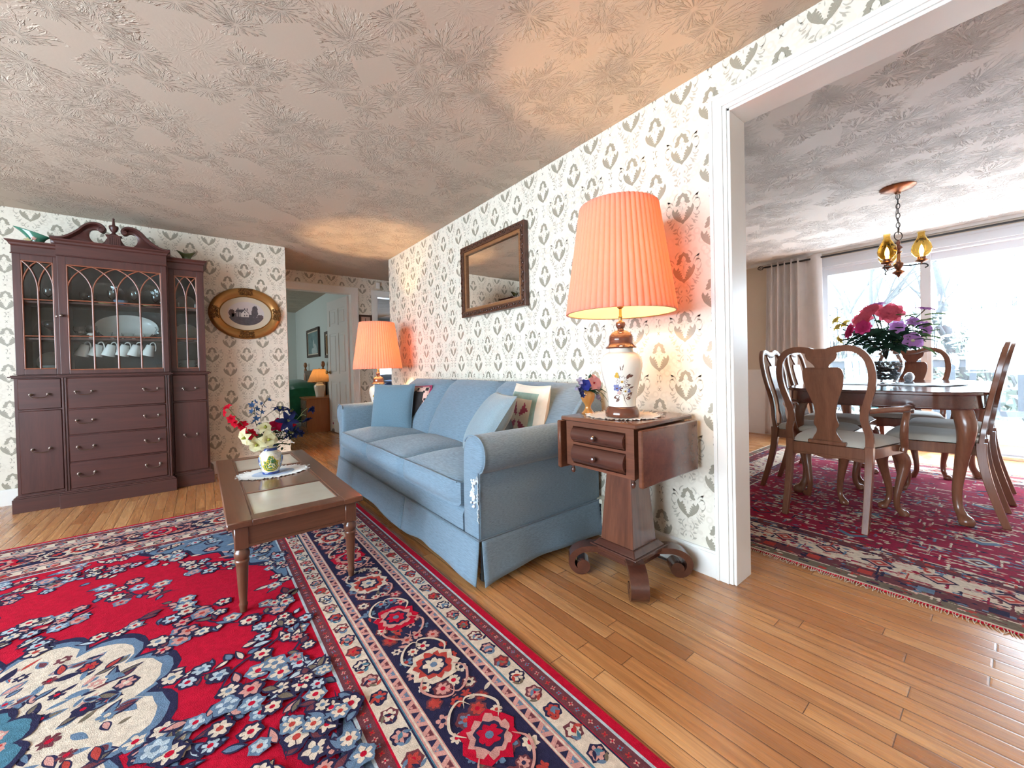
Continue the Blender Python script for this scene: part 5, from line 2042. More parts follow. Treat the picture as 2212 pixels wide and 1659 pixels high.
RP = ['red', 'navy', 'cream', 'slate', 'pink', 'brown', 'olive', 'paleblue', 'rust', 'teal', 'wine']
RC = dict(red=(.42, .002, .022), navy=(.020, .017, .050), cream=(.60, .49, .385), slate=(.115, .175, .26), pink=(.52, .25, .215), brown=(.135, .035, .045), olive=(.155, .12, .085), paleblue=(.40, .46, .50), rust=(.40, .045, .035), teal=(.06, .16, .22), wine=(.27, .012, .045))
for k in RP:
    M['rug_' + k] = pile('rug_pile_' + k, RC[k])
RUG_M = [M['rug_' + k] for k in RP]
RI = {k: i for i, k in enumerate(RP)}
rr = random.Random(21)


class Rug:
    def __init__(self, x0, x1, y0, y1, th):
        self.g = G()
        self.t = th
        self.k = 0
        self.b = (x0, x1, y0, y1)
        self.hash = {}
        self.g.bx(x0, x1, y0, y1, .0008, th, RI['red'])

    def fr(self, lay):
        z = self.t + .00022 * lay
        return lambda u, v: (u, v, z)

    def poly(self, p, m, lay=1, j=.0):
        if j:
            p = [(a + rr.uniform(-j, j), b + rr.uniform(-j, j)) for a, b in p]
        x0, x1, y0, y1 = self.b
        if min(a for a, b in p) < x0 or max(a for a, b in p) > x1 or min(b for a, b in p) < y0 or max(b for a, b in p) > y1:
            p = clip_poly(p, x0, x1, y0, y1)
            if len(p) < 3:
                return
        # every piece lies just above whatever it overlaps
        us, vs_ = [a for a, b in p], [b for a, b in p]
        bb = (min(us), max(us), min(vs_), max(vs_))
        big = (bb[1] - bb[0]) * (bb[3] - bb[2]) > .02
        c0, c1, r0, r1 = int(bb[0] // .08), int(bb[1] // .08), int(bb[2] // .08), int(bb[3] // .08)
        top = 0
        for i in range(c0, c1 + 1):
            for j in range(r0, r1 + 1):
                for q in self.hash.get((i, j), ()):
                    if q[4] > top and q[0] < bb[1] and q[1] > bb[0] and q[2] < bb[3] and q[3] > bb[2]:
                        top = q[4]
        top += 1
        for i in range(c0, c1 + 1):
            for j in range(r0, r1 + 1):
                self.hash.setdefault((i, j), []).append(bb + (top,))
        z = self.t + .00009 * top
        self.g.sheet(p, lambda u, v: (u, v, z), RI[m])

    def ring(self, d0, d1, m, lay=1, n=1):
        x0, x1, y0, y1 = self.b
        for (a, b, c, d) in ((x0 + d0, x1 - d0, y0 + d0, y0 + d1), (x0 + d0, x1 - d0, y1 - d1, y1 - d0), (x0 + d0, x0 + d1, y0 + d1, y1 - d1), (x1 - d1, x1 - d0, y0 + d1, y1 - d1)):
            self.poly([(a, c), (b, c), (b, d), (a, d)], m, lay)

    def flower(self, x, y, R, pet, mid, rim=None, n=6, lay=3, rot=None, sq=1.0):
        rot = rr.uniform(0, 6.28) if rot is None else rot
        if rim:
            self.poly([(x + R * 1.22 * (1 + .13 * cos(n * (t - rot))) * cos(t), y + sq * R * 1.22 * (1 + .13 * cos(n * (t - rot))) * sin(t)) for t in [2 * pi * i / 18 for i in range(18)]], rim, lay, R * .04)
        for i in range(n):
            a = rot + i * 2 * pi / n
            self.poly(ellipse(x + R * .58 * cos(a), y + sq * R * .58 * sin(a), R * .42, R * .30, a, 8), pet, lay + 1, R * .10)
        self.poly(ellipse(x, y, R * .34, R * .34, 0, 8), mid, lay + 2)

    def leaf(self, x, y, L, w, a, m, rim=None, lay=2):
        if rim:
            self.poly(leafpoly(x - .004 * cos(a), y - .004 * sin(a), L * 1.16 + .006, w * 1.3 + .003, a, 5), rim, lay)
        self.poly(leafpoly(x, y, L, w, a, 5, bend=rr.uniform(-.3, .3) * w), m, lay + 1)

    def cluster(self, cx, cy, L, Wd, a, nf=12, fl=(.026, .038), lay=3):
        """an oblong spray of flowers and leaves with a dark ground"""
        c, s = cos(a), sin(a)
        tr = lambda u, v: (cx + u * c - v * s, cy + u * s + v * c)
        self.poly([tr(*q) for q in stroke([(-L * .55, -Wd * .1), (-L * .2, Wd * .12), (L * .2, -Wd * .1), (L * .6, Wd * .15)], .008)], 'navy', 2)
        for i in range(int(nf * 2.4)):
            u, v = rr.uniform(-.58, .58) * L, rr.gauss(0, .26) * Wd
            if (u / L * 2) ** 2 + (v / Wd * 2) ** 2 > 1.15:
                continue
            p = tr(u, v)
            an = a + rr.choice((-1, 1)) * rr.uniform(.2, 1.4) + (pi if rr.random() < .3 else 0)
            self.leaf(p[0], p[1], rr.uniform(.028, .055), rr.uniform(.006, .011), an, rr.choice(['slate', 'cream', 'olive', 'paleblue', 'slate', 'brown', 'pink']), 'navy', 2)
        pts = []
        for i in range(nf * 6):
            u, v = rr.uniform(-.5, .5) * L, rr.uniform(-.5, .5) * Wd
            if (u / L * 2) ** 2 + (v / Wd * 2) ** 2 > 1.0:
                continue
            if all(hypot(u - q[0], v - q[1]) > .046 for q in pts):
                pts.append((u, v))
            if len(pts) >= nf:
                break
        for (u, v) in pts:
            p = tr(u, v)
            self.flower(p[0], p[1], rr.uniform(*fl) * .8, rr.choice(['cream', 'cream', 'pink', 'paleblue', 'cream']), rr.choice(['red', 'rust', 'red', 'slate']), rr.choice(['navy', 'navy', 'slate']), rr.choice((5, 6, 6)), 4)

    def finish(self, name, label):
        o = self.g.build(name, RUG_M, smooth=0, fixn=False)
        return tag(o, label, 'rug')


RX0, RX1, RY0, RY1 = -1.90, .842, -.22, 3.485
R = Rug(RX0, RX1, RY0, RY1, .011)
for d0, d1, m in ((.026, .034, 'paleblue'), (.034, .070, 'brown'), (.070, .075, 'red'), (.075, .136, 'cream'), (.136, .143, 'teal'), (.143, .187, 'pink'), (.187, .380, 'navy'), (.380, .425, 'pink'), (.425, .432, 'teal'),
                  (.432, .492, 'cream'), (.492, .498, 'red'), (.498, .534, 'brown'), (.534, .543, 'paleblue')):
    R.ring(d0, d1, m, 1)
for d0, d1 in ((.148, .153), (.177, .182), (.385, .390), (.415, .420)):
    R.ring(d0, d1, 'cream', 2)
for d in (.187, .380, .432, .075):
    R.ring(d - .003, d + .002, 'navy', 2)


def side_pts(d, step, jit=0.0):
    """points along the four sides at distance d from the edge, with tangent angle"""
    out = []
    x0, x1, y0, y1 = RX0 + d, RX1 - d, RY0 + d, RY1 - d
    for (ax, ay, bx, by) in ((x1, y0, x1, y1), (x1, y1, x0, y1), (x0, y1, x0, y0), (x0, y0, x1, y0)):
        L = hypot(bx - ax, by - ay)
        n = max(1, int(L / step))
        for i in range(n):
            t = (i + .5) / n
            a = atan2(by - ay, bx - ax)
            q = rr.uniform(-jit, jit)
            out.append((ax + (bx - ax) * t - q * sin(a), ay + (by - ay) * t + q * cos(a), a, i))
    return out


# guard stripes: triangles, then cream guards with round blossoms and curled leaves, brown stripes with specks
for d in (.165, .4025):
    for x, y, a, i in side_pts(d, .026):
        s = 1 if i % 2 else -1
        c_, s_ = cos(a), sin(a)
        tri = [(-.011, -.010 * s), (.011, -.010 * s), (0, .011 * s)]
        R.poly([(x + u * c_ - v * s_, y + u * s_ + v * c_) for u, v in tri], ('navy', 'brown', 'navy', 'slate')[i % 4], 2)
        if i % 2:
            R.poly(ellipse(x - .002 * s_, y, .004, .004, 0, 6), 'pink', 3)
for d in (.1055, .462):
    for x, y, a, i in side_pts(d, .078):
        R.flower(x, y, .021, ('pink', 'cream', 'rust')[i % 3], ('red', 'slate')[i % 2], 'navy' if i % 2 else 'brown', 6, 3)
    for x, y, a, i in side_pts(d, .039, .012):
        for s in (-1, 1):
            an = a + s * rr.uniform(.4, 1.1) + (pi if i % 2 else 0)
            R.leaf(x, y, .026, .005, an, rr.choice(['slate', 'olive', 'rust', 'navy', 'teal']), None, 1)
for d in (.052, .516):
    for x, y, a, i in side_pts(d, .024):
        R.flower(x, y, .0085, ('pink', 'rust', 'slate')[i % 3], 'red', None, 4, 2)
# main navy border: palmettes, scrolling stems and close-set blossoms
for x, y, a, i in side_pts(.2835, .052, .072):
    for q in range(2):
        an = rr.uniform(0, 6.28)
        R.leaf(x + rr.uniform(-.02, .02), y + rr.uniform(-.02, .02), rr.uniform(.03, .055), rr.uniform(.005, .009), an, rr.choice(['pink', 'cream', 'slate', 'rust', 'olive', 'pink']), None, 2)
for d in (.222, .262, .304, .346):
    for x, y, a, i in side_pts(d, .066, .010):
        R.flower(x, y, rr.uniform(.016, .025), rr.choice(['pink', 'cream', 'rust', 'pink', 'cream', 'slate']), rr.choice(['red', 'navy', 'rust']), rr.choice([None, 'brown', 'navy']), rr.choice((5, 6, 7)), 3)
for x, y, a, i in side_pts(.2835, .30):
    R.flower(x, y, .062, 'rust' if i % 2 else 'pink', 'cream', 'cream' if i % 2 else 'red', 10, 6)
    R.flower(x, y, .034, 'cream' if i % 2 else 'red', 'slate', 'navy', 7, 9)
    c_, s_ = cos(a), sin(a)
    for s in (-1, 1):
        for t in (-1, 1):
            pth = [(.03 * t, .05 * s), (.07 * t, .075 * s), (.12 * t, .05 * s), (.14 * t, .01 * s), (.11 * t, -.01 * s)]
            R.poly([(x + u * c_ - v * s_, y + u * s_ + v * c_) for u, v in stroke(pth, .010, .005)], 'cream' if t > 0 else 'pink', 5)
# field: scalloped medallion
MX, MY = -.53, 1.63


def lobed(rx, ry, n, amp, k=96, ph=0.0):
    return [(MX + rx * cos(t) * (1 + amp * abs(sin(n * t / 2 + ph)) ** .6 - amp / 2), MY + ry * sin(t) * (1 + amp * abs(sin(n * t / 2 + ph)) ** .6 - amp / 2)) for t in [2 * pi * i / k for i in range(k)]]


# corner pieces
for sx in (1, -1):
    for sy in (1, -1):
        cx, cy = MX + sx * (RX1 - .545 - MX), MY + sy * (RY1 - .545 - MY)
        sh = [(0, 0), (0, -.80), (-.05, -.72), (-.06, -.60), (-.13, -.56), (-.14, -.44), (-.22, -.40), (-.24, -.30), (-.34, -.26), (-.38, -.16), (-.50, -.13), (-.56, -.05), (-.66, 0)]
        R.poly([(cx + sx * u * 1.05, cy + sy * v * 1.05) for u, v in catmull(sh, 3)], 'navy', 2, .003)
        R.poly([(cx + sx * u, cy + sy * v) for u, v in catmull(sh, 3)], 'slate', 3, .003)
        for i in range(60):
            u, v = -rr.random() ** 1.3 * .6, -rr.random() ** 1.2 * .72
            if u / -.62 + v / -.75 > .95:
                continue
            if i % 2:
                R.leaf(cx + sx * u, cy + sy * v, .05, .009, rr.uniform(0, 6.28), rr.choice(['cream', 'pink', 'navy', 'paleblue']), None, 4)
            else:
                R.flower(cx + sx * u, cy + sy * v, rr.uniform(.02, .034), rr.choice(['cream', 'pink', 'paleblue', 'cream']), rr.choice(['red', 'rust', 'navy']), 'navy', 6, 5)
R.poly(lobed(.43, .50, 12, .16), 'navy', 2, .004)
R.poly(lobed(.41, .475, 12, .16), 'slate', 3, .004)
R.poly(lobed(.385, .445, 12, .17), 'cream', 4, .004)
for i in range(260):
    t, q = rr.uniform(0, 6.28), sqrt(rr.uniform(.16, .92))
    x, y = MX + .36 * q * cos(t), MY + .42 * q * sin(t)
    R.leaf(x, y, rr.uniform(.03, .06), rr.uniform(.006, .010), t + rr.uniform(-1.2, 1.2), rr.choice(['navy', 'rust', 'slate', 'brown', 'pink', 'olive', 'slate']), rr.choice([None, 'slate', 'navy']), 5)
for i in range(46):
    t, q = i * 2.399, sqrt((i + 3) / 50)
    x, y = MX + .35 * q * cos(t), MY + .41 * q * sin(t)
    R.flower(x, y, rr.uniform(.017, .026), rr.choice(['rust', 'brown', 'slate', 'pink', 'navy']), rr.choice(['cream', 'red']), rr.choice([None, 'cream', 'navy']), 6, 6)
R.poly(lobed(.15, .18, 8, .2), 'navy', 8, .003)
R.poly(lobed(.135, .165, 8, .2), 'teal', 9, .003)
for i in range(12):
    R.flower(MX + .085 * cos(i * .5236), MY + .11 * sin(i * .5236), .020, ('rust', 'cream')[i % 2], 'navy', 'pink', 6, 10)
# wreath round the medallion
for i in range(13):
    t = i * 2 * pi / 13
    R.cluster(MX + .47 * cos(t), MY + .535 * sin(t), .14, .08, t + (.6 if i % 2 else -.6), 4)
# sprays in the red field, mirrored about both axes
SPRAYS = [(-.60, 2.745, .34, .17, .15), (-.27, 2.42, .34, .20, -.75), (-.025, 2.0, .42, .20, -1.0), (.125, 1.60, .34, .19, .8), (-.19, 2.73, .24, .14, -.6), (.0, 2.47, .28, .17, -.9), (-.50, 2.30, .26, .18, .3),
          (.18, 1.84, .20, .13, .9), (.19, 1.29, .34, .17, 1.2), (-.005, 1.37, .27, .12, .35)]
for (x, y, L, w, a) in SPRAYS:
    for sx in (1, -1):
        for sy in (1, -1):
            if sy < 0 and y < 1.7:
                continue
            X, Y = MX + sx * (x - MX), MY + sy * (y - MY)
            R.cluster(X, Y, L, w, atan2(sy * sin(a), sx * cos(a)), int(L * 27))
for (x, y, L, w, a) in ((.235, 1.12, .24, .12, 1.1), (.02, 1.06, .18, .11, .5), (.17, .80, .28, .14, 1.0), (-.2, .95, .28, .14, .3)):
    R.cluster(x, y, L, w, a, int(L * 27))
# scrolling edge of the field beside the border
for x, y, a, i in side_pts(.60, .17, .015):
    R.cluster(x, y, .13, .075, a + rr.uniform(-.5, .5), 3, (.022, .032))
R.finish('oriental_rug', 'large red floral oriental rug with navy border under the coffee table')

# ---- dining rug: small geometric tribal pattern
DX0, DX1, DY0, DY1 = 2.175, 5.02, -1.9, 1.70
D = Rug(DX0, DX1, DY0, DY1, .008)
for d0, d1, m in ((0, .012, 'cream'), (.012, .07, 'olive'), (.07, .078, 'cream'), (.078, .17, 'brown'), (.17, .178, 'cream'), (.178, .36, 'cream'), (.36, .37, 'navy'), (.37, .44, 'brown'), (.44, .45, 'cream')):
    D.ring(d0, d1, m, 1)
D.poly([(DX0 + .45, DY0 + .45), (DX1 - .45, DY0 + .45), (DX1 - .45, DY1 - .45), (DX0 + .45, DY1 - .45)], 'wine', 1)


def diamond(x, y, a, b, m, lay):
    D.poly([(x - a, y), (x - a * .5, y - b * .5), (x, y - b), (x + a * .5, y - b * .5), (x + a, y), (x + a * .5, y + b * .5), (x, y + b), (x - a * .5, y + b * .5)], m, lay)


def zig(x, y, L, w, a, m, lay):
    c, s = cos(a), sin(a)
    p = [(-L / 2, 0), (-L / 3, w), (-L / 6, .2 * w), (0, w), (L / 6, .2 * w), (L / 3, w), (L / 2, 0), (L / 3, -w * .6), (0, -w * .4), (-L / 3, -w * .6)]
    D.poly([(x + u * c - v * s, y + u * s + v * c) for u, v in p], m, lay)


for i in range(11000):
    x, y = rr.uniform(DX0 + .02, DX1 - .02), rr.uniform(DY0 + .02, DY1 - .02)
    if x > 3.9 and rr.random() < .6:
        continue
    d = min(x - DX0, DX1 - x, y - DY0, DY1 - y)
    if d < .075:
        pal, L = ['navy', 'brown', 'rust', 'cream', 'olive'], .045
    elif d < .175:
        pal, L = ['navy', 'navy', 'rust', 'pink', 'slate', 'olive'], .06
    elif d < .365:
        pal, L = ['wine', 'navy', 'brown', 'pink', 'wine', 'slate', 'brown', 'rust'], .07
    elif d < .45:
        pal, L = ['navy', 'cream', 'rust', 'slate'], .05
    else:
        pal, L = ['cream', 'pink', 'brown', 'brown', 'red', 'slate', 'wine', 'cream', 'navy', 'cream'], .075
    k = rr.random()
    if k < .55:
        zig(x, y, rr.uniform(.4, 1.1) * L, rr.uniform(.005, .011), rr.choice((0, pi / 2, pi / 2, pi / 2)), rr.choice(pal), 2 + i % 3)
    elif k < .85:
        diamond(x, y, rr.uniform(.006, .014), rr.uniform(.010, .022), rr.choice(pal), 3 + i % 2)
    else:
        s = rr.uniform(.005, .012)
        D.poly([(x - s, y - s * 1.4), (x + s, y - s * 1.4), (x + s, y + s * 1.4), (x - s, y + s * 1.4)], rr.choice(pal), 3)
# rows of stepped motifs in the wide guard and in the field
y = DY0 + .2
while y < DY1 - .2:
    for d, s in ((.27, 1.0),):
        for X in (DX0 + d, DX1 - d):
            diamond(X, y, .052, .060, 'navy', 6)
            diamond(X, y, .040, .047, 'pink', 7)
            diamond(X, y, .027, .032, 'rust', 8)
            diamond(X, y, .012, .014, 'cream', 9)
    D.poly([(DX0 + .10, y), (DX0 + .145, y), (DX0 + .145, y + .05), (DX0 + .10, y + .05)], rr.choice(['navy', 'slate', 'rust']), 6)
    y += .19
x = DX0 + .6
while x < DX1 - .5:
    for yy in (DY0 + .65, -.9, -.35, .1, .55, 1.0):
        diamond(x + rr.uniform(-.03, .03), yy, .062, .07, rr.choice(['navy', 'slate']), 6)
        diamond(x, yy, .046, .054, rr.choice(['red', 'cream']), 7)
        diamond(x, yy, .028, .034, 'brown', 8)
        diamond(x, yy, .012, .014, 'paleblue', 9)
    x += .36
# fringe along the near edge
for i in range(420):
    yv = DY0 + (DY1 - DY0) * (i + .5) / 420
    D.g.tube([(DX0 + .002, yv, .006), (DX0 - .010, yv + rr.uniform(-.004, .004), .004), (DX0 - .022 - rr.uniform(0, .008), yv + rr.uniform(-.007, .007), .0022)], .0016, 4, RI['cream'])
D.finish('tribal_rug', 'worn crimson tribal rug with pale fringe under the dining table')
# ------------------------------------------------------------------ dining room
M['cherry'] = wood('cherry_chair_wood', (.145, .052, .028), (.255, .102, .055), 'Z', .26, 1.0, .4)
M['cherry_y'] = wood('dark_cherry_table', (.060, .018, .014), (.120, .038, .026), 'X', .12, .8, .7)
M['seat_cloth'] = cloth('pale_grey_seat_cloth', (.56, .53, .47), .85, .04, 900, .2)


def ribbon(g, path, wid, w0, w1, mp):
    """rectangular section along a 2D path; wid per point; mp(u,v,w)"""
    n = len(path)
    vs = []
    for i in range(n):
        a, b = path[max(0, i - 1)], path[min(n - 1, i + 1)]
        dx, dy = b[0] - a[0], b[1] - a[1]
        l = hypot(dx, dy) or 1e-9
        h = wid[i] / 2
        L = (path[i][0] - dy / l * h, path[i][1] + dx / l * h)
        R_ = (path[i][0] + dy / l * h, path[i][1] - dx / l * h)
        c = .004
        for q, w in ((L, w0 + c), (L, w1 - c), ((L[0] * .85 + R_[0] * .15, L[1] * .85 + R_[1] * .15), w1), ((L[0] * .15 + R_[0] * .85, L[1] * .15 + R_[1] * .85), w1), (R_, w1 - c), (R_, w0 + c)):
            vs.append(mp(q[0], q[1], w))
    fs = [tuple(range(6)), tuple((n - 1) * 6 + k for k in range(6))]
    for i in range(n - 1):
        for k in range(6):
            fs.append((i * 6 + k, i * 6 + (k + 1) % 6, (i + 1) * 6 + (k + 1) % 6, (i + 1) * 6 + k))
    return g.add(vs, fs)


def bx_back(z):
    return -.195 - .095 * max(0, (z - .45) / .57) ** 1.25


def cabriole(x, y, sx, sy, top, s=1.0):
    o = .7071
    pts = [(0, 0, top), (.006, .006, top - .03), (.020, .020, top * .83), (.018, .018, top * .70), (.004, .004, top * .50), (-.008, -.008, top * .28), (-.006, -.006, top * .14), (.006, .006, top * .07), (.018, .018, top * .03), (.020, .020, 0)]
    rad = [.030, .032, .033, .027, .021, .0165, .0155, .018, .026, .022]
    p = catmull([(a, b, c, r) for (a, b, c), r in zip(pts, rad)], 5)
    return G().tube([(x + sx * q[0] * s, y + sy * q[1] * s, q[2]) for q in p], [q[3] * s for q in p], 14)


HALF_SPLAT = [(.985, .072), (.955, .066), (.938, .052), (.922, .038), (.905, .030), (.892, .034), (.886, .046), (.897, .056), (.905, .070), (.895, .084), (.868, .092), (.82, .089), (.77, .078), (.72, .062), (.68, .052), (.64, .047),
              (.605, .049), (.580, .056), (.562, .055), (.548, .046), (.532, .043), (.512, .048), (.490, .060), (.468, .068)]


def make_chair(label, loc, rz, arms, group):
    root = thing('armchair' if arms else 'dining_chair', label, 'chair', loc, rz, group)
    w = 1.08 if arms else 1.0
    mp = lambda u, v, t: (bx_back(v) + t, u, v)
    # rear legs run up into the stiles of the hooped back
    for s in (-1, 1):
        g = G()
        lp = catmull([(-.285, .0), (-.250, .12), (-.215, .26), (-.197, .38), (-.195, .46)], 4)
        vs = []
        n = len(lp)
        for i, (x, z) in enumerate(lp):
            t = i / (n - 1)
            h = .015 + .004 * t
            d = .016 + .006 * t
            yc = s * w * (.178 + .0 * t)
            for (a, b) in ((-d, -h), (d, -h), (d, h), (-d, h)):
                vs.append((x + a, yc + b, z))
        fs = [(0, 3, 2, 1), tuple((n - 1) * 4 + k for k in range(4))]
        for i in range(n - 1):
            for k in range(4):
                fs.append((i * 4 + k, i * 4 + (k + 1) % 4, (i + 1) * 4 + (k + 1) % 4, (i + 1) * 4 + k))
        g.add(vs, fs)
        g.build('rear_leg', M['cherry'], root, smooth=40, bevel=.003)
    half = catmull([(.178, .44), (.180, .52), (.168, .580), (.164, .630), (.178, .70), (.200, .79), (.206, .87), (.194, .945), (.160, .995), (.110, 1.012), (.060, 1.004), (.030, .992), (0, .990)], 5)
    path = [(u * w, v) for u, v in half] + [(-u * w, v) for u, v in half[-2::-1]]
    wid = []
    for u, v in path:
        wid.append(.036 if v < .7 else (.034 if abs(u) > .12 else .034 + .012 * (1 - abs(u) / .12)))
    ribbon(G(), path, wid, -.013, .013, mp).build('back_frame', M['cherry'], root, smooth=45)
    sp = [(h * w, z) for z, h in HALF_SPLAT]
    sp = catmull(sp, 2)
    poly = sp + [(-u, v) for u, v in sp[::-1]]
    k = len(sp)
    g = G()
    vs = [mp(u * q, v, t) for t in (-.006, .006) for (u, v) in sp for q in (1, -1)]
    fs = []
    for t in (0, 1):
        for i in range(k - 1):
            a = t * 2 * k + 2 * i
            fs.append((a, a + 1, a + 3, a + 2))
    for i in range(k - 1):
        for q in (0, 1):
            a = 2 * i + q
            fs.append((a, a + 2, a + 2 + 2 * k, a + 2 * k))
    fs += [(0, 1, 2 * k + 1, 2 * k), (2 * k - 2, 2 * k - 1, 4 * k - 1, 4 * k - 2)]
    g.add(vs, fs)
    g.box((bx_back(.958) - .0065, 0, .958), (.003, .125 * w, .004)).box((bx_back(.950) - .0065, 0, .948), (.002, .12 * w, .002))
    g.build('splat', M['cherry'], root, smooth=40)
    G().rbox(-.218, -.180, -.085 * w, .085 * w, .448, .472, .004).build('shoe', M['cherry'], root)
    # seat rails
    g = G()
    fw, bw = .245 * w, .180 * w
    rail = [(-.205, -bw), (.225, -fw), (.225, fw), (-.205, bw)]
    inn = [(-.180, -bw + .022), (.200, -fw + .022), (.200, fw - .022), (-.180, bw - .022)]
    for i in range(4):
        j = (i + 1) % 4
        vs = [(p[0], p[1], z) for z in (.385, .445) for p in (rail[i], rail[j], inn[j], inn[i])]
        g.add(vs, [(3, 2, 1, 0), (4, 5, 6, 7), (0, 1, 5, 4), (1, 2, 6, 5), (2, 3, 7, 6), (3, 0, 4, 7)])
    for sgn in (-1, 1):      # shaped rear apron
        g.prism([(-bw + .01, .386), (bw - .01, .386), (bw - .03, .366), (bw * .4, .378), (0, .362), (-bw * .4, .378), (-bw + .03, .366)], -.204 if sgn < 0 else .205, -.184 if sgn < 0 else .224, lambda u, v, q: (q, u, v))
    g.build('seat_rail', M['cherry'], root, smooth=0, bevel=.003)

    def seat(u, v):
        a, b = 2 * u - 1, 2 * v - 1
        e = (max(0, 1 - abs(a) ** 6) * max(0, 1 - abs(b) ** 6)) ** .5
        x = .010 + a * .205
        hw = bw - .012 + (fw - bw) * (u)
        return (x, b * hw, .448 + .042 * e ** .8)
    g = G().grid(seat, 24, 24)
    g.grid(lambda u, v: (seat(u, v)[0], seat(u, v)[1], .440), 1, 1, flip=True)
    g.build('seat', M['seat_cloth'], root, smooth=75)
    for s in (-1, 1):
        cabriole(.195, s * (fw - .035), 1, s, .40).build('front_leg', M['cherry'], root, smooth=180)
    if arms:
        for s in (-1, 1):
            p = catmull([(bx_back(.655) + .006, s * .165 * w, .655), (-.10, s * .235 * w, .665), (.02, s * .268 * w, .662), (.10, s * .272 * w, .660), (.135, s * .268 * w, .650), (.140, s * .266 * w, .632)], 5)
            G().tube(p, [.013 + .009 * min(1, i / 12) for i in range(len(p))], 12).build('arm', M['cherry'], root, smooth=180)
            p = catmull([(.105, s * .268 * w, .648), (.075, s * .262 * w, .58), (.085, s * .256 * w, .50), (.125, s * .25 * w, .44), (.12, s * .245 * w, .40)], 5)
            G().tube(p, [.015 + .004 * sin(i / len(p) * pi) for i in range(len(p))], 12).build('arm_support', M['cherry'], root, smooth=180)
    return root


RZ = .0085
CG = 'queen anne chairs round the dining table'
make_chair('cherry armchair with its back to the living room, near end of the table', (3.085, .672, RZ), radians(-4), True, CG)
first = make_chair('dining chair nearest the living room along the right side of the table', (3.605, .305, RZ), radians(90), False, CG)
dup(first, (4.165, .285, RZ), radians(90), 'second dining chair along the right side of the table, partly behind the first')
dup(first, (3.50, .905, RZ), radians(-90), 'dining chair closest to the door jamb, left side of the table')
dup(first, (4.10, .925, RZ), radians(-90), 'dining chair seen through the near armchair back, beside the beige curtain')
make_chair('armchair at the far end of the dining table, facing the living room', (4.70, .562, RZ), radians(180), True, CG)

# ---- dining table
TBX0, TBX1, TBY0, TBY1, TBZ = 3.26, 4.78, .085, 1.045, .762
dt = thing('dining_table', 'polished dark oval dining table on cabriole legs', 'table', ((TBX0 + TBX1) / 2, (TBY0 + TBY1) / 2, RZ))


def rounded(x0, x1, y0, y1, r, n=10, e=2.4):
    cx_, cy_ = (x0 + x1) / 2, (y0 + y1) / 2
    out = []
    for (px, py, a0) in ((x1 - r, y1 - r, 0), (x0 + r, y1 - r, pi / 2), (x0 + r, y0 + r, pi), (x1 - r, y0 + r, 3 * pi / 2)):
        for i in range(n + 1):
            a = a0 + pi / 2 * i / n
            out.append((px + r * cos(a), py + r * sin(a)))
    return out


def bulge(p, k):
    cx_ = (TBX0 + TBX1) / 2
    cy_ = (TBY0 + TBY1) / 2
    out = []
    for x, y in p:
        dx, dy = (x - cx_) / ((TBX1 - TBX0) / 2), (y - cy_) / ((TBY1 - TBY0) / 2)
        out.append((x + k * dx * (1 - dy * dy) * abs(dx), y + k * .4 * dy * (1 - dx * dx) * abs(dy)))
    return out


at(G().prism(bulge(rounded(TBX0, TBX1, TBY0, TBY1, .20), .05), TBZ - .022, TBZ, chamfer=.005), dt, 'tabletop', M['cherry_y'], smooth=40)
at(G().prism(bulge(rounded(TBX0 + .022, TBX1 - .022, TBY0 + .022, TBY1 - .022, .18), .05), TBZ - .098, TBZ - .022), dt, 'apron', M['cherry_y'], smooth=40)
at(G().tube([(x, y, TBZ - .097) for x, y in bulge(rounded(TBX0 + .02, TBX1 - .02, TBY0 + .02, TBY1 - .02, .18), .05)], .005, 6, closed=True), dt, 'apron_bead', M['cherry_y'])
for x, sx in ((TBX0 + .115, -1), (TBX1 - .115, 1)):
    for y, sy in ((TBY0 + .105, -1), (TBY1 - .105, 1)):
        at(cabriole(x, y, sx, sy, TBZ - .075, 1.35).xf(Matrix.Translation((0, 0, RZ))), dt, 'leg', M['cherry'], smooth=180)
M['silver_cloth'] = cloth('silver_blue_runner', (.50, .55, .60), .6, .10, 500, .3)
g = G()
rp = [(-.52, 0), (-.40, -.20), (.40, -.20), (.52, 0), (.40, .20), (-.40, .20)]
for i in range(6):
    pass


def runner(u, v):
    a = 2 * u - 1
    hw = .20 * min(1, (1 - abs(a)) / .22 + .02)
    b = 2 * v - 1
    return (4.0 + b * hw, .585 + a * .40, TBZ + .0015 + .0045 * (sin(a * 23 + b * 3) * .5 + .5) * (abs(a) > .55) * abs(a) + .001 * sin(b * 9 + a * 12))


o = G().grid(runner, 60, 20).build('table_runner', M['silver_cloth'], smooth=180)
s_ = o.modifiers.new('thick', 'SOLIDIFY')
s_.thickness, s_.offset = .002, 1
tag(o, 'silver blue pointed runner under the glass vase on the dining table', 'runner')

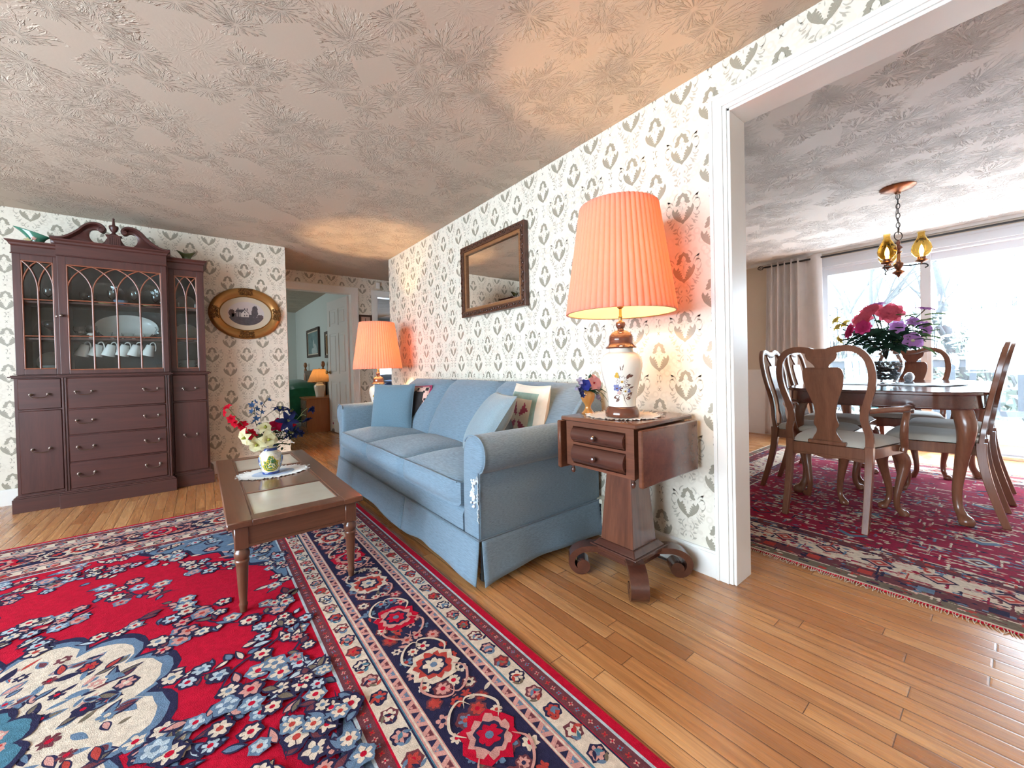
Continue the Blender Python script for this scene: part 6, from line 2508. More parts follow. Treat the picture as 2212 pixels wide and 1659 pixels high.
# ---- chandelier
CHX, CHY = 4.0, .515
ch = thing('chandelier', 'three-arm chandelier with amber glass chimneys over the dining table', 'chandelier', (CHX, CHY, ZD))
M['copper'] = plain('aged_copper', (.30, .13, .075), .3, .9, var=.15)
M['redwood'] = plain('red_turned_wood', (.23, .06, .032), .3, coat=.4)
M['amber'] = glass('amber_glass', (1.0, .80, .36), .02, 1.25)
M['flame'] = glow('flame_bulb', (1, .70, .34), 40)
off = lambda g: g.xf(Matrix.Translation((CHX, CHY, ZD)))
G().lathe([(0, 0), (.098, 0), (.100, -.006), (.092, -.014), (.065, -.026), (.030, -.034), (.018, -.040), (.014, -.052), (0, -.054)][::-1], 40).build('canopy', M['copper'], ch)
g = G()
z = -.052
for i in range(8):
    ring = []
    for k in range(18):
        a = 2 * pi * k / 18
        u, v = .0105 * cos(a), .021 * sin(a)
        ring.append((u, 0, z - .018 + v) if i % 2 else (0, u, z - .018 + v))
    g.tube(ring, .0024, 6, closed=True)
    z -= .0345
g.tube(catmull([(0, 0, -.05), (.012, .006, -.13), (-.006, .010, -.21), (.010, -.004, -.28), (0, 0, -.345)], 5), .002, 6)
g.build('chain', M['black'], ch)
G().tube([(.030 * cos(a) * .8, .030 * cos(a) * -.6, -.355 + .030 * sin(a)) for a in [2 * pi * k / 28 for k in range(28)]], .003, 8, closed=True).build('hanging_ring', M['black'], ch)
G().lathe([(0, -.382), (.006, -.384), (.006, -.392), (.012, -.398), (.014, -.408), (.009, -.418), (.013, -.426), (.022, -.440), (.022, -.452), (.010, -.460), (.010, -.466), (.021, -.472), (.018, -.480), (.011, -.486), (.010, -.53), (.014, -.545), (.012, -.552)], 24).build('stem', M['redwood'], ch)
G().lathe([(.010, -.545), (.024, -.552), (.030, -.560), (.026, -.575), (.020, -.588), (.013, -.598), (.016, -.604), (.034, -.616), (.036, -.622), (.022, -.632), (.010, -.640), (.006, -.652), (0, -.658)], 28).build('hub', M['copper'], ch)
va = atan2(-CHY, -CHX)            # direction back to the camera
for i, da in enumerate((-30, 90, 210)):
    # lateral offsets -r/2, +r, -r/2 as seen from the camera
    lat = Vector((sin(va), -cos(va), 0)) * -1
    dep = Vector((cos(va), sin(va), 0))
    th = radians(da)
    dv = (lat * -1) * (.118 * sin(th)) * -1 + dep * (.118 * cos(th))
    c, s = dv.x, dv.y
    p = catmull([(c * .18, s * .18, -.572), (c * .5, s * .5, -.580), (c * .85, s * .85, -.578), (c * 1.18, s * 1.18, -.584), (c * 1.26, s * 1.26, -.600), (c * 1.14, s * 1.14, -.610)], 5)
    ar = G().tube(p, .0042, 8).build('arm', M['black'], ch)
    g = G().lathe([(.004, -.582), (.006, -.570), (.030, -.562), (.036, -.556), (.030, -.550), (.022, -.546), (.022, -.530), (0, -.529)], 24, (c, s, 0))
    g.build('cup', M['copper'], ar)
    pr = [(.024, -.532), (.036, -.522), (.050, -.500), (.055, -.475), (.050, -.448), (.036, -.418), (.023, -.392), (.0185, -.372), (.020, -.352)]
    g = G().lathe([(r, z) for r, z in pr] + [(r - .0016, z) for r, z in pr[::-1]], 40, (c, s, 0), fn=lambda r, a, z: r * (1 + .022 * sin(a * 10)))
    g.build('glass_chimney', M['amber'], ar, smooth=75)
    G().lathe([(.008, -.530), (.009, -.510), (.013, -.495), (.012, -.475), (.006, -.452), (0, -.440)], 14, (c, s, 0)).build('bulb', M['flame'], ar)

# ---- curtain and rod
M['curtain'] = cloth('pale_grey_curtain', (.66, .63, .62), .85, .03, 600, .15, sheen=.1)
RXX, RZZ = 5.60, 2.125
rod = thing('curtain_rod', 'long black curtain rod with a cage finial above the sliding door', 'curtain rod', (XD, .2, RZZ))
at(G().tube([(RXX, 1.95, RZZ), (RXX, -2.0, RZZ)], .0105, 12), rod, 'pole', M['black'])
g = G()
for k in range(6):
    a = 2 * pi * k / 6
    g.tube(catmull([(RXX, 1.955, RZZ), (RXX + .022 * cos(a), 1.975, RZZ + .022 * sin(a)), (RXX + .026 * cos(a + .5), 1.995, RZZ + .026 * sin(a + .5)), (RXX + .014 * cos(a + 1), 2.018, RZZ + .014 * sin(a + 1)), (RXX, 2.026, RZZ)], 4), .003, 5)
g.lathe([(0, 0), (.013, 0), (.013, .02), (0, .02)], 12, (0, 0, 0)) if False else None
at(g, rod, 'finial', M['black'])
for y in (1.43, .55, -1.9):
    at(G().tube([(RXX, y, RZZ - .012), (RXX + .03, y, RZZ - .02), (XD, y, RZZ - .02)], .006, 8).bx(XD - .006, XD, y - .014, y + .014, RZZ - .05, RZZ + .02), rod, 'bracket', M['black'])


def curt(u, v):
    # deep close pleats, then one broad fold on the window side
    y = 1.915 - .555 * u
    if u < .62:
        ph = u / .62 * 5 * 2 * pi
        x = RXX + .030 * sin(ph)
        y += .010 * cos(ph)
    else:
        t = (u - .62) / .38
        x = RXX + .034 * sin(t * 2 * pi)
    flare = 1 + .10 * v
    y = 1.64 + (y - 1.64) * flare + .02 * v * (u < .62)
    return (x + .004 * sin(v * 7 + u * 20), y, 2.165 - (2.165 - .022) * v)


o = G().grid(curt, 150, 30).build('curtain', M['curtain'], smooth=180)
s_ = o.modifiers.new('thick', 'SOLIDIFY')
s_.thickness = .003
tag(o, 'pale grey pleated curtain panel gathered at the left of the sliding door', 'curtain')

# ---- hutch in the dining-room corner
M['pine'] = wood('orange_pine', (.36, .15, .065), (.50, .235, .11), 'Z', .35, .8, .2)
hu = thing('hutch', 'orange pine hutch just visible past the dining-room door jamb', 'hutch', (3.9, 2.1, 0))
at(G().rbox(3.30, 4.55, 1.795, 2.325, 0, .11, .004).rbox(3.315, 4.535, 1.81, 2.325, .11, .125, .004), hu, 'plinth', M['pine'])
at(G().bx(3.34, 4.52, 1.83, 2.325, .12, .80), hu, 'lower_case', M['pine'], smooth=0)
for a, b in ((3.36, 3.92), (3.94, 4.50)):
    d = at(G().rbox(a, b, 1.818, 1.832, .14, .78, .004), hu, 'door', M['pine'])
    at(G().tube([(b - .05, 1.816, .50), (b - .05, 1.795, .52), (b - .05, 1.795, .60), (b - .05, 1.816, .62)], .004, 8), hu, 'handle', M['black'], d)
at(G().rbox(3.30, 4.56, 1.79, 2.325, .80, .84, .006), hu, 'counter', M['pine'])
at(G().bx(3.36, 4.48, 2.06, 2.325, .84, 2.0), hu, 'upper_case', M['pine'], smooth=0)
g = G()
for k, (o_, z0, z1) in enumerate(((.0, 1.98, 2.0), (.03, 2.0, 2.02), (.055, 2.02, 2.045), (.09, 2.045, 2.075))):
    g.bx(3.36 - o_, 4.48 + o_, 2.06 - o_, 2.325, z0, z1)
at(g, hu, 'cornice', M['pine'], smooth=0, bevel=.003)

# ------------------------------------------------------------------ outdoors: deck, railing, planting, trees
M['deck'] = wood('weathered_deck', (.42, .41, .40), (.55, .53, .51), 'Y', .7, .8, 0)
M['rail'] = plain('grey_rail_stain', (.045, .055, .068), .6, var=.08)
M['ground'] = plain('leaf_strewn_ground', (.30, .29, .24), .95, var=.2, scale=2)
M['bark'] = plain('grey_bark', (.10, .105, .11), .9, var=.15, scale=8)
M['brush'] = plain('winter_brush', (.12, .145, .13), .95, var=.15, scale=3)
g = G()
for i in range(28):
    g.bx(XD + .16 + i * .142, XD + .16 + i * .142 + .136, -7, 4.4, -.12, -.085)
struct(g, 'deck_floor', M['deck'])
struct(G().grid(lambda u, v: (9.6 + 45 * u, -45 + 75 * v, -1.2 + .7 * u * 2 + .3 * sin(u * 9 + v * 14)), 30, 40), 'ground', M['ground'], smooth=180)
rl = thing('deck_railing', 'grey wooden deck railing with square balusters outside the sliding door', 'railing', (9.45, -1.5, -.085))
at(G().rbox(9.38, 9.52, -7, 4.3, .90, .94, .005), rl, 'cap_rail', M['deck'])
at(G().bx(9.43, 9.47, -7, 4.3, .77, .89).bx(9.43, 9.47, -7, 4.3, .02, .10), rl, 'side_board', M['rail'], smooth=0)
k = 0
y = -6.9
while y < 4.3:
    if k % 8 == 0:
        at(G().bx(9.40, 9.50, y - .05, y + .05, -.085, .90), rl, 'post', M['rail'], smooth=0)
    else:
        at(G().bx(9.425, 9.465, y - .035, y + .035, .10, .77), rl, 'baluster', M['rail'], smooth=0)
    y += .235
    k += 1
pl = thing('planter', 'large terracotta planter with dark shrub on the deck', 'planter', (7.55, -.62, -.085))
M['terracotta'] = plain('pinkish_terracotta', (.14, .07, .06), .7)
M['shrub'] = plain('deep_green_shrub', (.03, .06, .05), .8, var=.3)
G().lathe(thick([(.16, 0), (.20, .05), (.25, .24), (.27, .30), (.28, .34)], .02), 32).build('pot', M['terracotta'], pl)
g = G()
rr2 = random.Random(4)
for i in range(160):
    a, e = rr2.uniform(0, 6.28), rr2.uniform(-.1, 1.4)
    r = .12 + .16 * rr2.random()
    c = Vector((r * cos(a) * cos(e), r * sin(a) * cos(e), .42 + r * sin(e)))
    d = c - Vector((0, 0, .36))
    d.normalize()
    sd = d.orthogonal().normalized() * .022
    g.add([c - d * .05, c + sd, c + d * .06, c - sd], [(0, 1, 2, 3)])
g.build('foliage', M['shrub'], pl, smooth=0, fixn=False)
sd_ = thing('sun_ornament', 'round metal sun ornament with wavy rays on the deck railing', 'ornament', (9.36, -1.02, .62))
G().lathe([(0, -.01), (.14, -.008), (.15, 0), (.14, .008), (0, .01)], 28).xf(Matrix.Rotation(radians(90), 4, 'Y')).build('disc', M['rail'], sd_)
for i in range(12):
    a = 2 * pi * i / 12
    p = [(0, (.16 + .05 * k_) * cos(a + .12 * sin(k_ * 1.6)), (.16 + .05 * k_) * sin(a + .12 * sin(k_ * 1.6))) for k_ in range(5)]
    G().tube(p, [.018, .016, .013, .009, .003], 6).build('ray', M['rail'], sd_)
pc = thing('patio_chair', 'white slatted reclining chair on the deck beyond the left glass panel', 'chair', (7.35, 1.18, -.085), radians(200))
M['pwhite'] = plain('white_resin', (.5, .76, .78), .4, var=.02)
for s in (-1, 1):
    G().tube([(-.28, s * .26, 0), (-.22, s * .26, .35), (-.46, s * .26, 1.0)], .02, 8).build('leg', M['pwhite'], pc)
    G().tube([(.28, s * .26, 0), (.24, s * .26, .58), (-.30, s * .26, .60)], .02, 8).build('arm', M['pwhite'], pc)
G().grid(lambda u, v: (.28 - .52 * u, -.25 + .5 * v, .40 - .04 * u), 6, 4).bx(-.25, .28, -.25, .25, .34, .36).build('seat', M['pwhite'], pc, smooth=0)
g = G()
for i in range(7):
    y = -.23 + i * .077
    g.add([(-.22, y - .03, .38), (-.22, y + .03, .38), (-.46, y + .03, 1.05), (-.46, y - .03, 1.05), (-.24, y - .03, .37), (-.24, y + .03, .37), (-.48, y + .03, 1.04), (-.48, y - .03, 1.04)], [(0, 1, 2, 3), (7, 6, 5, 4), (0, 4, 5, 1), (1, 5, 6, 2), (2, 6, 7, 3), (3, 7, 4, 0)])
g.build('back', M['pwhite'], pc, smooth=0)


def bare_tree(loc, h, seed, label):
    r = random.Random(seed)
    root = thing('bare_tree', label, 'tree', loc, 0, 'leafless trees beyond the deck')
    tr, br = G(), G()

    def limb(g, p, d, L, rad, lev):
        pts = [p]
        q = Vector(p)
        d = Vector(d)
        n = 5
        for i in range(n):
            d = (d + Vector((r.uniform(-.16, .16), r.uniform(-.16, .16), r.uniform(-.05, .12)))).normalized()
            q = q + d * (L / n)
            pts.append(q.copy())
        rs = [rad * (1 - .62 * i / n) for i in range(n + 1)]
        (tr if lev == 0 else br).tube(pts, rs, 7 if lev < 2 else 4, caps=False)
        if lev < 4:
            for i in range(3 if lev < 3 else 2):
                k_ = r.randint(2, n)
                a = r.uniform(0, 6.28)
                nd = (d + Vector((cos(a), sin(a), r.uniform(-.1, .5))) * r.uniform(.5, 1.0)).normalized()
                limb(g, pts[k_], nd, L * r.uniform(.5, .75), rs[k_] * .62, lev + 1)
            if lev > 0:
                limb(g, pts[-1], d, L * .6, rs[-1] * .9, lev + 1)
    limb(tr, Vector((0, 0, 0)), Vector((r.uniform(-.08, .08), r.uniform(-.12, .12), 1)), h * .5, h * .021, 0)
    tr.build('trunk', M['bark'], root, smooth=60)
    br.build('branches', M['bark'], root, smooth=60)
    return root


TL = ['bare tree with a forked crown, right of the slider mullion', 'slim bare tree close behind the left glass panel', 'leaning bare tree at the far right of the slider', 'tall bare tree behind the mullion', 'bare tree above the vase of peonies', 'distant bare tree at the left edge of the glass']
for i, (x, y, h) in enumerate(((19, -.9, 9.5), (17, 3.0, 9), (16, -2.0, 8), (25, 1.2, 12), (22, 3.6, 10), (27, 6.6, 11))):
    bare_tree((x, y, -.9), h, 31 + i, TL[i])


def brush(loc, rx, h, seed, label):
    r = random.Random(seed)
    root = thing('brush_thicket', label, 'bush', loc, 0, 'pale brush beyond the deck')
    g, st = G(), G()
    for i in range(420):
        a, q = r.uniform(0, 6.28), sqrt(r.random())
        z = h * (.15 + .85 * r.random() * (1 - .5 * q * q))
        c = Vector((rx * q * cos(a), rx * q * sin(a), z))
        s = r.uniform(.12, .30)
        u = Vector((r.gauss(0, 1), r.gauss(0, 1), r.gauss(0, .6))).normalized() * s
        v = u.orthogonal().normalized() * s * .35
        g.add([c - u, c + v, c + u, c - v], [(0, 1, 2, 3)])
    for i in range(40):
        a = r.uniform(0, 6.28)
        q = rx * .6 * r.random()
        st.tube([(q * cos(a), q * sin(a), 0), (q * 1.3 * cos(a + .2), q * 1.3 * sin(a + .2), h * .5), (q * 1.7 * cos(a + .3), q * 1.7 * sin(a + .3), h * r.uniform(.8, 1.1))], [.03, .02, .008], 5)
    g.build('foliage', M['brush'], root, smooth=0, fixn=False)
    st.build('stems', M['bark'], root, smooth=60)


BL = ['left end of the pale brush line beyond the deck', 'pale brush behind the left glass panel', 'pale brush thicket behind the mullion', 'pale brush right of the mullion', 'pale brush toward the right edge of the slider', 'last pale thicket at the right of the slider', 'low pale brush in front of the left thickets', 'low pale brush in front of the right thickets']
for i, (x, y, rx, h) in enumerate(((23, 8.5, 2.6, 4.4), (24, 5.2, 2.6, 4.8), (25, 2.2, 2.6, 4.3), (23, -.5, 2.4, 4.0), (21, -3.0, 2.6, 4.4), (19, -5.5, 2.6, 4.0), (15, 3.9, 1.8, 2.2), (14.5, -1.2, 1.8, 2.0))):
    brush((x, y, -.9), rx, h, 60 + i, BL[i])
# ------------------------------------------------------------------ hall and bedrooms
M['frame_dark'] = plain('dark_brown_frame', (.055, .022, .012), .4, var=.1)
M['sampler'] = plain('pinkish_mat', (.50, .35, .27), .7, var=.08)
M['sage_art'] = plain('grey_green_print', (.20, .30, .30), .6, var=.3, scale=9)
M['art_white'] = plain('pale_print_figure', (.50, .56, .55), .6, var=.15, scale=20)
M['honey'] = wood('honey_maple', (.30, .105, .034), (.42, .165, .058), 'Z', .3, .8, .3)
M['bed_wood'] = wood('grey_brown_oak', (.12, .072, .046), (.20, .125, .082), 'Z', .5, .9, .1)
M['green_spread'] = cloth('emerald_bedspread', (.012, .145, .085), .8, .15, 500, .25, sheen=.4)
# framed picture between the doorways
fp = thing('framed_picture', 'dark framed sampler between the two hall doorways', 'picture', (1.847, YH, 1.56))
g = G()
for (a, b, c, d) in ((1.757, 1.938, 1.70, 1.728), (1.757, 1.938, 1.392, 1.42), (1.757, 1.785, 1.42, 1.70), (1.910, 1.938, 1.42, 1.70)):
    g.bx(a, b, YH - .018, YH - .001, c, d)
at(g, fp, 'frame', M['frame_dark'], smooth=0)
at(G().bx(1.785, 1.910, YH - .008, YH - .002, 1.42, 1.70), fp, 'mat', M['sampler'], smooth=0)
at(G().bx(1.842, 1.850, YH - .0095, YH - .008, 1.50, 1.68).bx(1.80, 1.895, YH - .0095, YH - .008, 1.60, 1.606), fp, 'stitching', M['frame_dark'], smooth=0)
# door chime
dc = thing('door_chime', 'small cream door chime box high on the hall wall', 'chime', (2.03, YH, 2.15))
at(G().rbox(1.985, 2.065, YH - .035, YH - .001, 2.10, 2.215, .006), dc, 'cover', M['heater'])
at(G().rbox(2.000, 2.050, YH - .039, YH - .035, 2.115, 2.20, .003).lathe([(0, 0), (.006, 0), (.006, .004), (0, .004)], 10, (2.025, YH - .042, 2.16)), dc, 'front_plate', M['trim'])
# nightstand
ns = thing('nightstand', 'honey maple nightstand by the open bedroom door', 'nightstand', (1.45, 6.86, 0))
at(G().bx(1.235, 1.66, 6.66, 7.08, .06, .515), ns, 'case', M['honey'], smooth=0)
at(G().rbox(1.215, 1.668, 6.64, 7.10, .515, .538, .006), ns, 'top', M['honey'])
at(G().bx(1.245, 1.66, 6.67, 7.07, 0, .06).bx(1.222, 1.235, 6.655, 7.085, .045, .075), ns, 'plinth', M['honey'], smooth=0)
for z0, z1 in ((.09, .20), (.215, .345), (.36, .495)):
    d = at(G().rbox(1.222, 1.236, 6.68, 7.06, z0, z1, .004), ns, 'drawer', M['bed_wood'])
    k = G().lathe([(.005, 0), (.005, .008), (.011, .014), (.011, .02), (0, .024)], 12)
    k.xf(Matrix.Translation((1.222, 6.78, (z0 + z1) / 2)) @ Matrix.Rotation(radians(-90), 4, 'Y'))
    at(k, ns, 'knob', M['chrome'], d)
# bedside lamp
M['cream_shade'] = thin('cream_pleated_shade', (.80, .55, .33), (.90, .48, .18))
bl = thing('bedside_lamp', 'small cream bedside lamp with cone shade on the nightstand', 'lamp', (1.46, 6.84, .5385))
G().lathe([(0, 0), (.058, 0), (.062, .006), (.060, .02), (.074, .10), (.082, .155), (.078, .178), (.055, .196), (.046, .205), (.050, .216), (.038, .224), (0, .226)], 36).build('base', M['porcelain'], bl)
G().lathe([(.012, .224), (.010, .27), (.016, .275), (.016, .30), (0, .302)], 16).build('socket', M['brass'], bl)
G().lathe([(.010, .30), (.024, .335), (.020, .36), (0, .372)], 16).build('bulb', M['bulb'], bl)
z0, z1 = .236, .435
g = G()
n = 240
vs = []
for i in range(n):
    a = 2 * pi * i / n
    for r, z in ((.170, z0), (.128, (z0 + z1) / 2), (.086, z1)):
        r *= 1 + .012 * sin(a * 40)
        vs.append((r * cos(a), r * sin(a), z))
g.add(vs, [(i * 3 + j, ((i + 1) % n) * 3 + j, ((i + 1) % n) * 3 + j + 1, i * 3 + j + 1) for i in range(n) for j in range(2)])
sh = g.build('lamp_shade', M['cream_shade'], bl, smooth=75, fixn=False)
g = G()
for r, z in ((.170, z0), (.086, z1)):
    g.tube([(r * cos(2 * pi * i / 40), r * sin(2 * pi * i / 40), z) for i in range(40)], .0022, 6, closed=True)
for i in range(3):
    a = 2 * pi * i / 3
    g.tube([(0, 0, z1 - .01), (.086 * cos(a), .086 * sin(a), z1)], .0015, 5)
g.lathe([(.004, z1 - .012), (.010, z1), (.008, z1 + .012), (0, z1 + .018)], 12)
g.build('shade_wire', M['brass'], sh)
l = lamp('bedside_bulb_light', 'POINT', (0, 0, .345), 7, (1, .66, .32), radius=.025)
l.parent = bl
# bed with emerald spread, headboard on the right-hand wall
bd = thing('bed', 'bed under an emerald green spread with a panelled oak headboard', 'bed', (.7, 8.0, 0))
g = G()
hy0, hy1 = 7.28, 8.72
g.bx(1.60, 1.635, hy0 + .04, hy1 - .04, .30, .92)
for i in range(9):
    y = hy0 + .09 + i * .145
    g.bx(1.588, 1.60, y, y + .10, .42, .86)
g.bx(1.585, 1.64, hy0 + .02, hy1 - .02, .90, .95)
at(g, bd, 'headboard', M['bed_wood'], smooth=0, bevel=.003)
for y in (hy0, hy1):
    at(G().lathe([(.032, 0), (.032, .80), (.036, .86), (.024, .90), (.028, .96), (.018, .985), (.012, 1.0), (.028, 1.03), (.034, 1.06), (.022, 1.10), (0, 1.11)], 18, (1.615, y, 0)), bd, 'bedpost', M['honey'])


def spread(u, v):
    # across the bed (near side to far side) and along it
    x = 1.57 - 2.05 * v
    t = u * 3
    if t < 1:
        y, z = 7.24 - .03 * (1 - t) + .02 * sin(v * 26) * (1 - t), .12 + .53 * t
    elif t < 2:
        y, z = 7.24 + 1.50 * (t - 1), .66 + .045 * sin(pi * (t - 1)) ** .5
    else:
        y, z = 8.74 + .03 * (t - 2), .65 - .5 * (t - 2)
    pil = max(0, 1 - ((x - 1.30) / .30) ** 2)
    if 1 <= t <= 2:
        z += .10 * pil * sin(pi * (t - 1)) ** .3 + .008 * sin(x * 9 + y * 7)
    elif t < 1:
        z += .06 * pil * t
    return (x, y, z)


at(G().grid(spread, 45, 50), bd, 'bedspread', M['green_spread'], smooth=75)
at(G().bx(-.45, 1.56, 7.30, 8.68, .22, .58), bd, 'mattress', M['cream_cloth'], smooth=0)
# pictures on the bedroom wall
WB = 1.68


def wall_picture(name, label, y0, y1, z0, z1, art):
    p = thing(name, label, 'picture', (WB, (y0 + y1) / 2, (z0 + z1) / 2))
    b = .045
    g = framed(G(), y0, y1, z0, z1, b, WB - .035, WB - .002)
    at(g, p, 'frame', M['frame_dark'], smooth=0, bevel=.003)
    at(framed(G(), y0 + b, y1 - b, z0 + b, z1 - b, .022, WB - .022, WB - .006), p, 'liner', M['cream_cloth'], smooth=0)
    at(G().bx(WB - .012, WB - .008, y0 + b + .02, y1 - b - .02, z0 + b + .02, z1 - b - .02), p, 'print', art, smooth=0)
    return p


p = wall_picture('wall_painting', 'tall grey green print in a dark frame on the bedroom wall', 7.72, 8.72, 1.20, 1.735, M['sage_art'])
g = G()
for (cy_, cz_, a, b) in ((8.1, 1.38, .10, .07), (8.25, 1.32, .12, .06), (8.02, 1.33, .07, .09), (8.2, 1.46, .05, .07), (8.1, 1.30, .2, .03)):
    g.sheet(ellipse(cy_, cz_, a, b, 0, 16), lambda u, v: (WB - .0125 - .0003 * len(g.f), u, v), 0)
at(g, p, 'pale_figure', M['art_white'], smooth=0, fixn=False)
wall_picture('narrow_frame', 'narrow gilt and brown frame seen edge-on beside the bedroom door', 7.02, 7.28, 1.16, 1.60, M['gilt'])
# small red-topped doorstop by the sofa arm
ds = thing('doorstop', 'small stuffed doorstop with a red top on the bedroom floor', 'doorstop', (1.60, 6.50, 0))
G().lathe([(0, 0), (.055, 0), (.060, .02), (.055, .05), (.045, .06), (0, .062)], 20).build('base', M['bed_wood'], ds)
G().lathe([(0, .058), (.045, .06), (.050, .09), (.040, .13), (0, .135)], 20).build('body', M['cream_cloth'], ds)
G().lathe([(.041, .125), (.044, .14), (.034, .17), (0, .185)], 20).build('red_top', M['wine_cloth'], ds)
# far bedroom: bed with turned post and blue spread
fb = thing('four_poster_bed', 'bed with a dark turned post and bright blue spread in the far bedroom', 'bed', (4.0, 9.2, 0))
M['cobalt'] = cloth('cobalt_spread', (.02, .10, .45), .8, .1)
for x, y in ((3.34, 9.5), (3.38, 7.9), (4.9, 9.5), (4.9, 7.9)):
    at(G().lathe([(.035, 0), (.035, .55), (.045, .60), (.028, .66), (.036, .74), (.024, .80), (.032, .86), (.020, .92), (.030, .96), (.014, 1.00), (0, 1.02)], 18, (x, y, 0)), fb, 'bedpost', M['frame_dark'])
at(G().rbox(3.40, 4.86, 7.95, 9.45, .20, .62, .06), fb, 'mattress', M['cobalt'])
at(G().grid(lambda u, v: (3.38 + 1.5 * u, 7.93 + 1.54 * v, .66 + .05 * sin(pi * u) ** .4 * sin(pi * v) ** .4), 16, 16), fb, 'bedspread', M['cobalt'], smooth=75)
# ------------------------------------------------------------------ vases and flowers


def leafmat(name, col, tr=.5):
    return thin(name, col, tuple(min(1, c * tr * 1.5) for c in col))


FM = dict(red=leafmat('scarlet_petal', (.55, .012, .03)), navy=leafmat('navy_petal', (.028, .036, .115)), blue=leafmat('dusty_blue_petal', (.06, .13, .28)), cream=leafmat('cream_petal', (.80, .77, .50), .8), centre=leafmat('green_yellow_throat', (.50, .50, .10)),
          wine=leafmat('wine_petal', (.26, .008, .03)), leaf=leafmat('grey_green_leaf', (.13, .17, .09)), dleaf=leafmat('dark_green_leaf', (.045, .10, .065)), stem=plain('green_stem', (.12, .17, .06), .6), dstem=plain('dark_stem', (.05, .05, .035), .7),
          peony=leafmat('coral_pink_petal', (.88, .17, .25)), magenta=leafmat('magenta_petal', (.76, .07, .24)), purple=leafmat('orchid_purple_petal', (.66, .33, .72)), yellow=leafmat('soft_yellow_petal', (.88, .72, .20)), pale=leafmat('pale_leaf', (.20, .32, .13)),
          royal=leafmat('royal_blue_petal', (.05, .075, .45)), pink=leafmat('blush_pink_petal', (.66, .36, .42)), lav=leafmat('lavender_petal', (.44, .44, .66)), white=plain('tiny_white_bud', (.75, .75, .70), .7))


def petal(g, c, ax, ang, R, cup, wid, curl=.2, point=1.0, nu=5, ruffle=0.0, ph=0.0):
    """one petal from centre c; ax is the flower axis; cup 0 flat .. 90 upright"""
    ax = Vector(ax).normalized()
    e1 = ax.orthogonal().normalized()
    e2 = ax.cross(e1)
    rad = e1 * cos(ang) + e2 * sin(ang)
    tan = ax.cross(rad)
    c = Vector(c)

    def f(u, v):
        a = 2 * v - 1
        el = radians(cup) * (1 - curl * 2 * u * u)
        w = wid * R * (sin(pi * min(1, u ** .75 * .93 + .03)) ** (.8 / max(.3, point)))
        rr_ = R * u
        rf = ruffle * R * sin(a * 5 + ph) * u
        return c + rad * (rr_ * cos(el)) + ax * (rr_ * sin(el) + .18 * w * a * a + rf) + tan * (w * a)
    g.grid(f, nu, 4)


def bloom(g, c, ax, n, R, cup, wid, layers=1, seed=0, **k):
    r = random.Random(seed)
    for L in range(layers):
        q = 1 - .62 * L / max(1, layers)
        for i in range(n):
            petal(g, c, ax, 2 * pi * (i + .5 * (L % 2)) / n + r.uniform(-.12, .12), R * q * r.uniform(.92, 1.06), min(86, cup + 52 * L / max(1, layers - .5 if layers > 1 else 1)), wid, ph=r.uniform(0, 6), **k)
    return g


def leaf3(g, p, d, L, w, droop=.25, n=6):
    p, d = Vector(p), Vector(d).normalized()
    side = d.cross(Vector((0, 0, 1)))
    side = side.normalized() if side.length > .05 else Vector((1, 0, 0))
    up = side.cross(d)

    def f(u, v):
        a = 2 * v - 1
        return p + d * (L * u) + side * (w * a * sin(pi * u ** .8)) + up * (.25 * w * abs(a)) - Vector((0, 0, 1)) * (droop * L * u * u)
    return g.grid(f, n, 2)


def flower(name, label, base, mid, head, cat='flower', group=None):
    """an artificial stem: an Empty at its foot; the caller adds blossoms"""
    root = thing(name, label, cat, base, 0, group)
    return root


def stem_curve(root, pts, r, mat):
    b = Vector(root.location)
    p = catmull([tuple(Vector(q) - b) for q in pts], 5)
    return G().tube(p, r, 6).build('stem', mat, root, smooth=180), [Vector(q) + b for q in p]


def addp(root, g, name, mat):
    g.xf(Matrix.Translation(-Vector(root.location)))
    return g.build(name, mat, root, smooth=180, fixn=False)


# ---- painted vase on the coffee table
VX, VY, VZ = .299, 2.655, TZ - .0015
VP = [(.0395, 0), (.042, .004), (.0405, .010), (.040, .013), (.045, .022), (.054, .045), (.0595, .070), (.060, .088), (.055, .108), (.044, .122), (.034, .130), (.031, .138), (.033, .150), (.037, .160)]
vs_ = thing('painted_vase', 'small blue, yellow and green painted pottery vase on the crochet doily', 'vase', (VX, VY, VZ))
M['ivory_glaze'] = plain('ivory_pottery_glaze', (.72, .68, .56), .14, var=.05, coat=.5)
M['vase_blue'] = plain('cobalt_pottery_paint', (.025, .055, .25), .14, var=.2, coat=.5)
M['vase_green'] = plain('leaf_green_pottery_paint', (.02, .13, .045), .14, var=.2, coat=.5)
M['vase_yellow'] = plain('yellow_pottery_paint', (.66, .48, .04), .14, coat=.5)
M['vase_sky'] = plain('light_blue_pottery_paint', (.22, .33, .60), .14, coat=.5)
vb = G().lathe(thick(VP, .004), 48).build('body', M['ivory_glaze'], vs_, smooth=60)
FA = atan2(-VY, -VX)


def vrad(z):
    for (r0, z0), (r1, z1) in zip(VP[:-1], VP[1:]):
        if z0 <= z <= z1:
            return r0 + (r1 - r0) * (z - z0) / (z1 - z0)
    return VP[-1][0]


g = G()
cnt = [0]


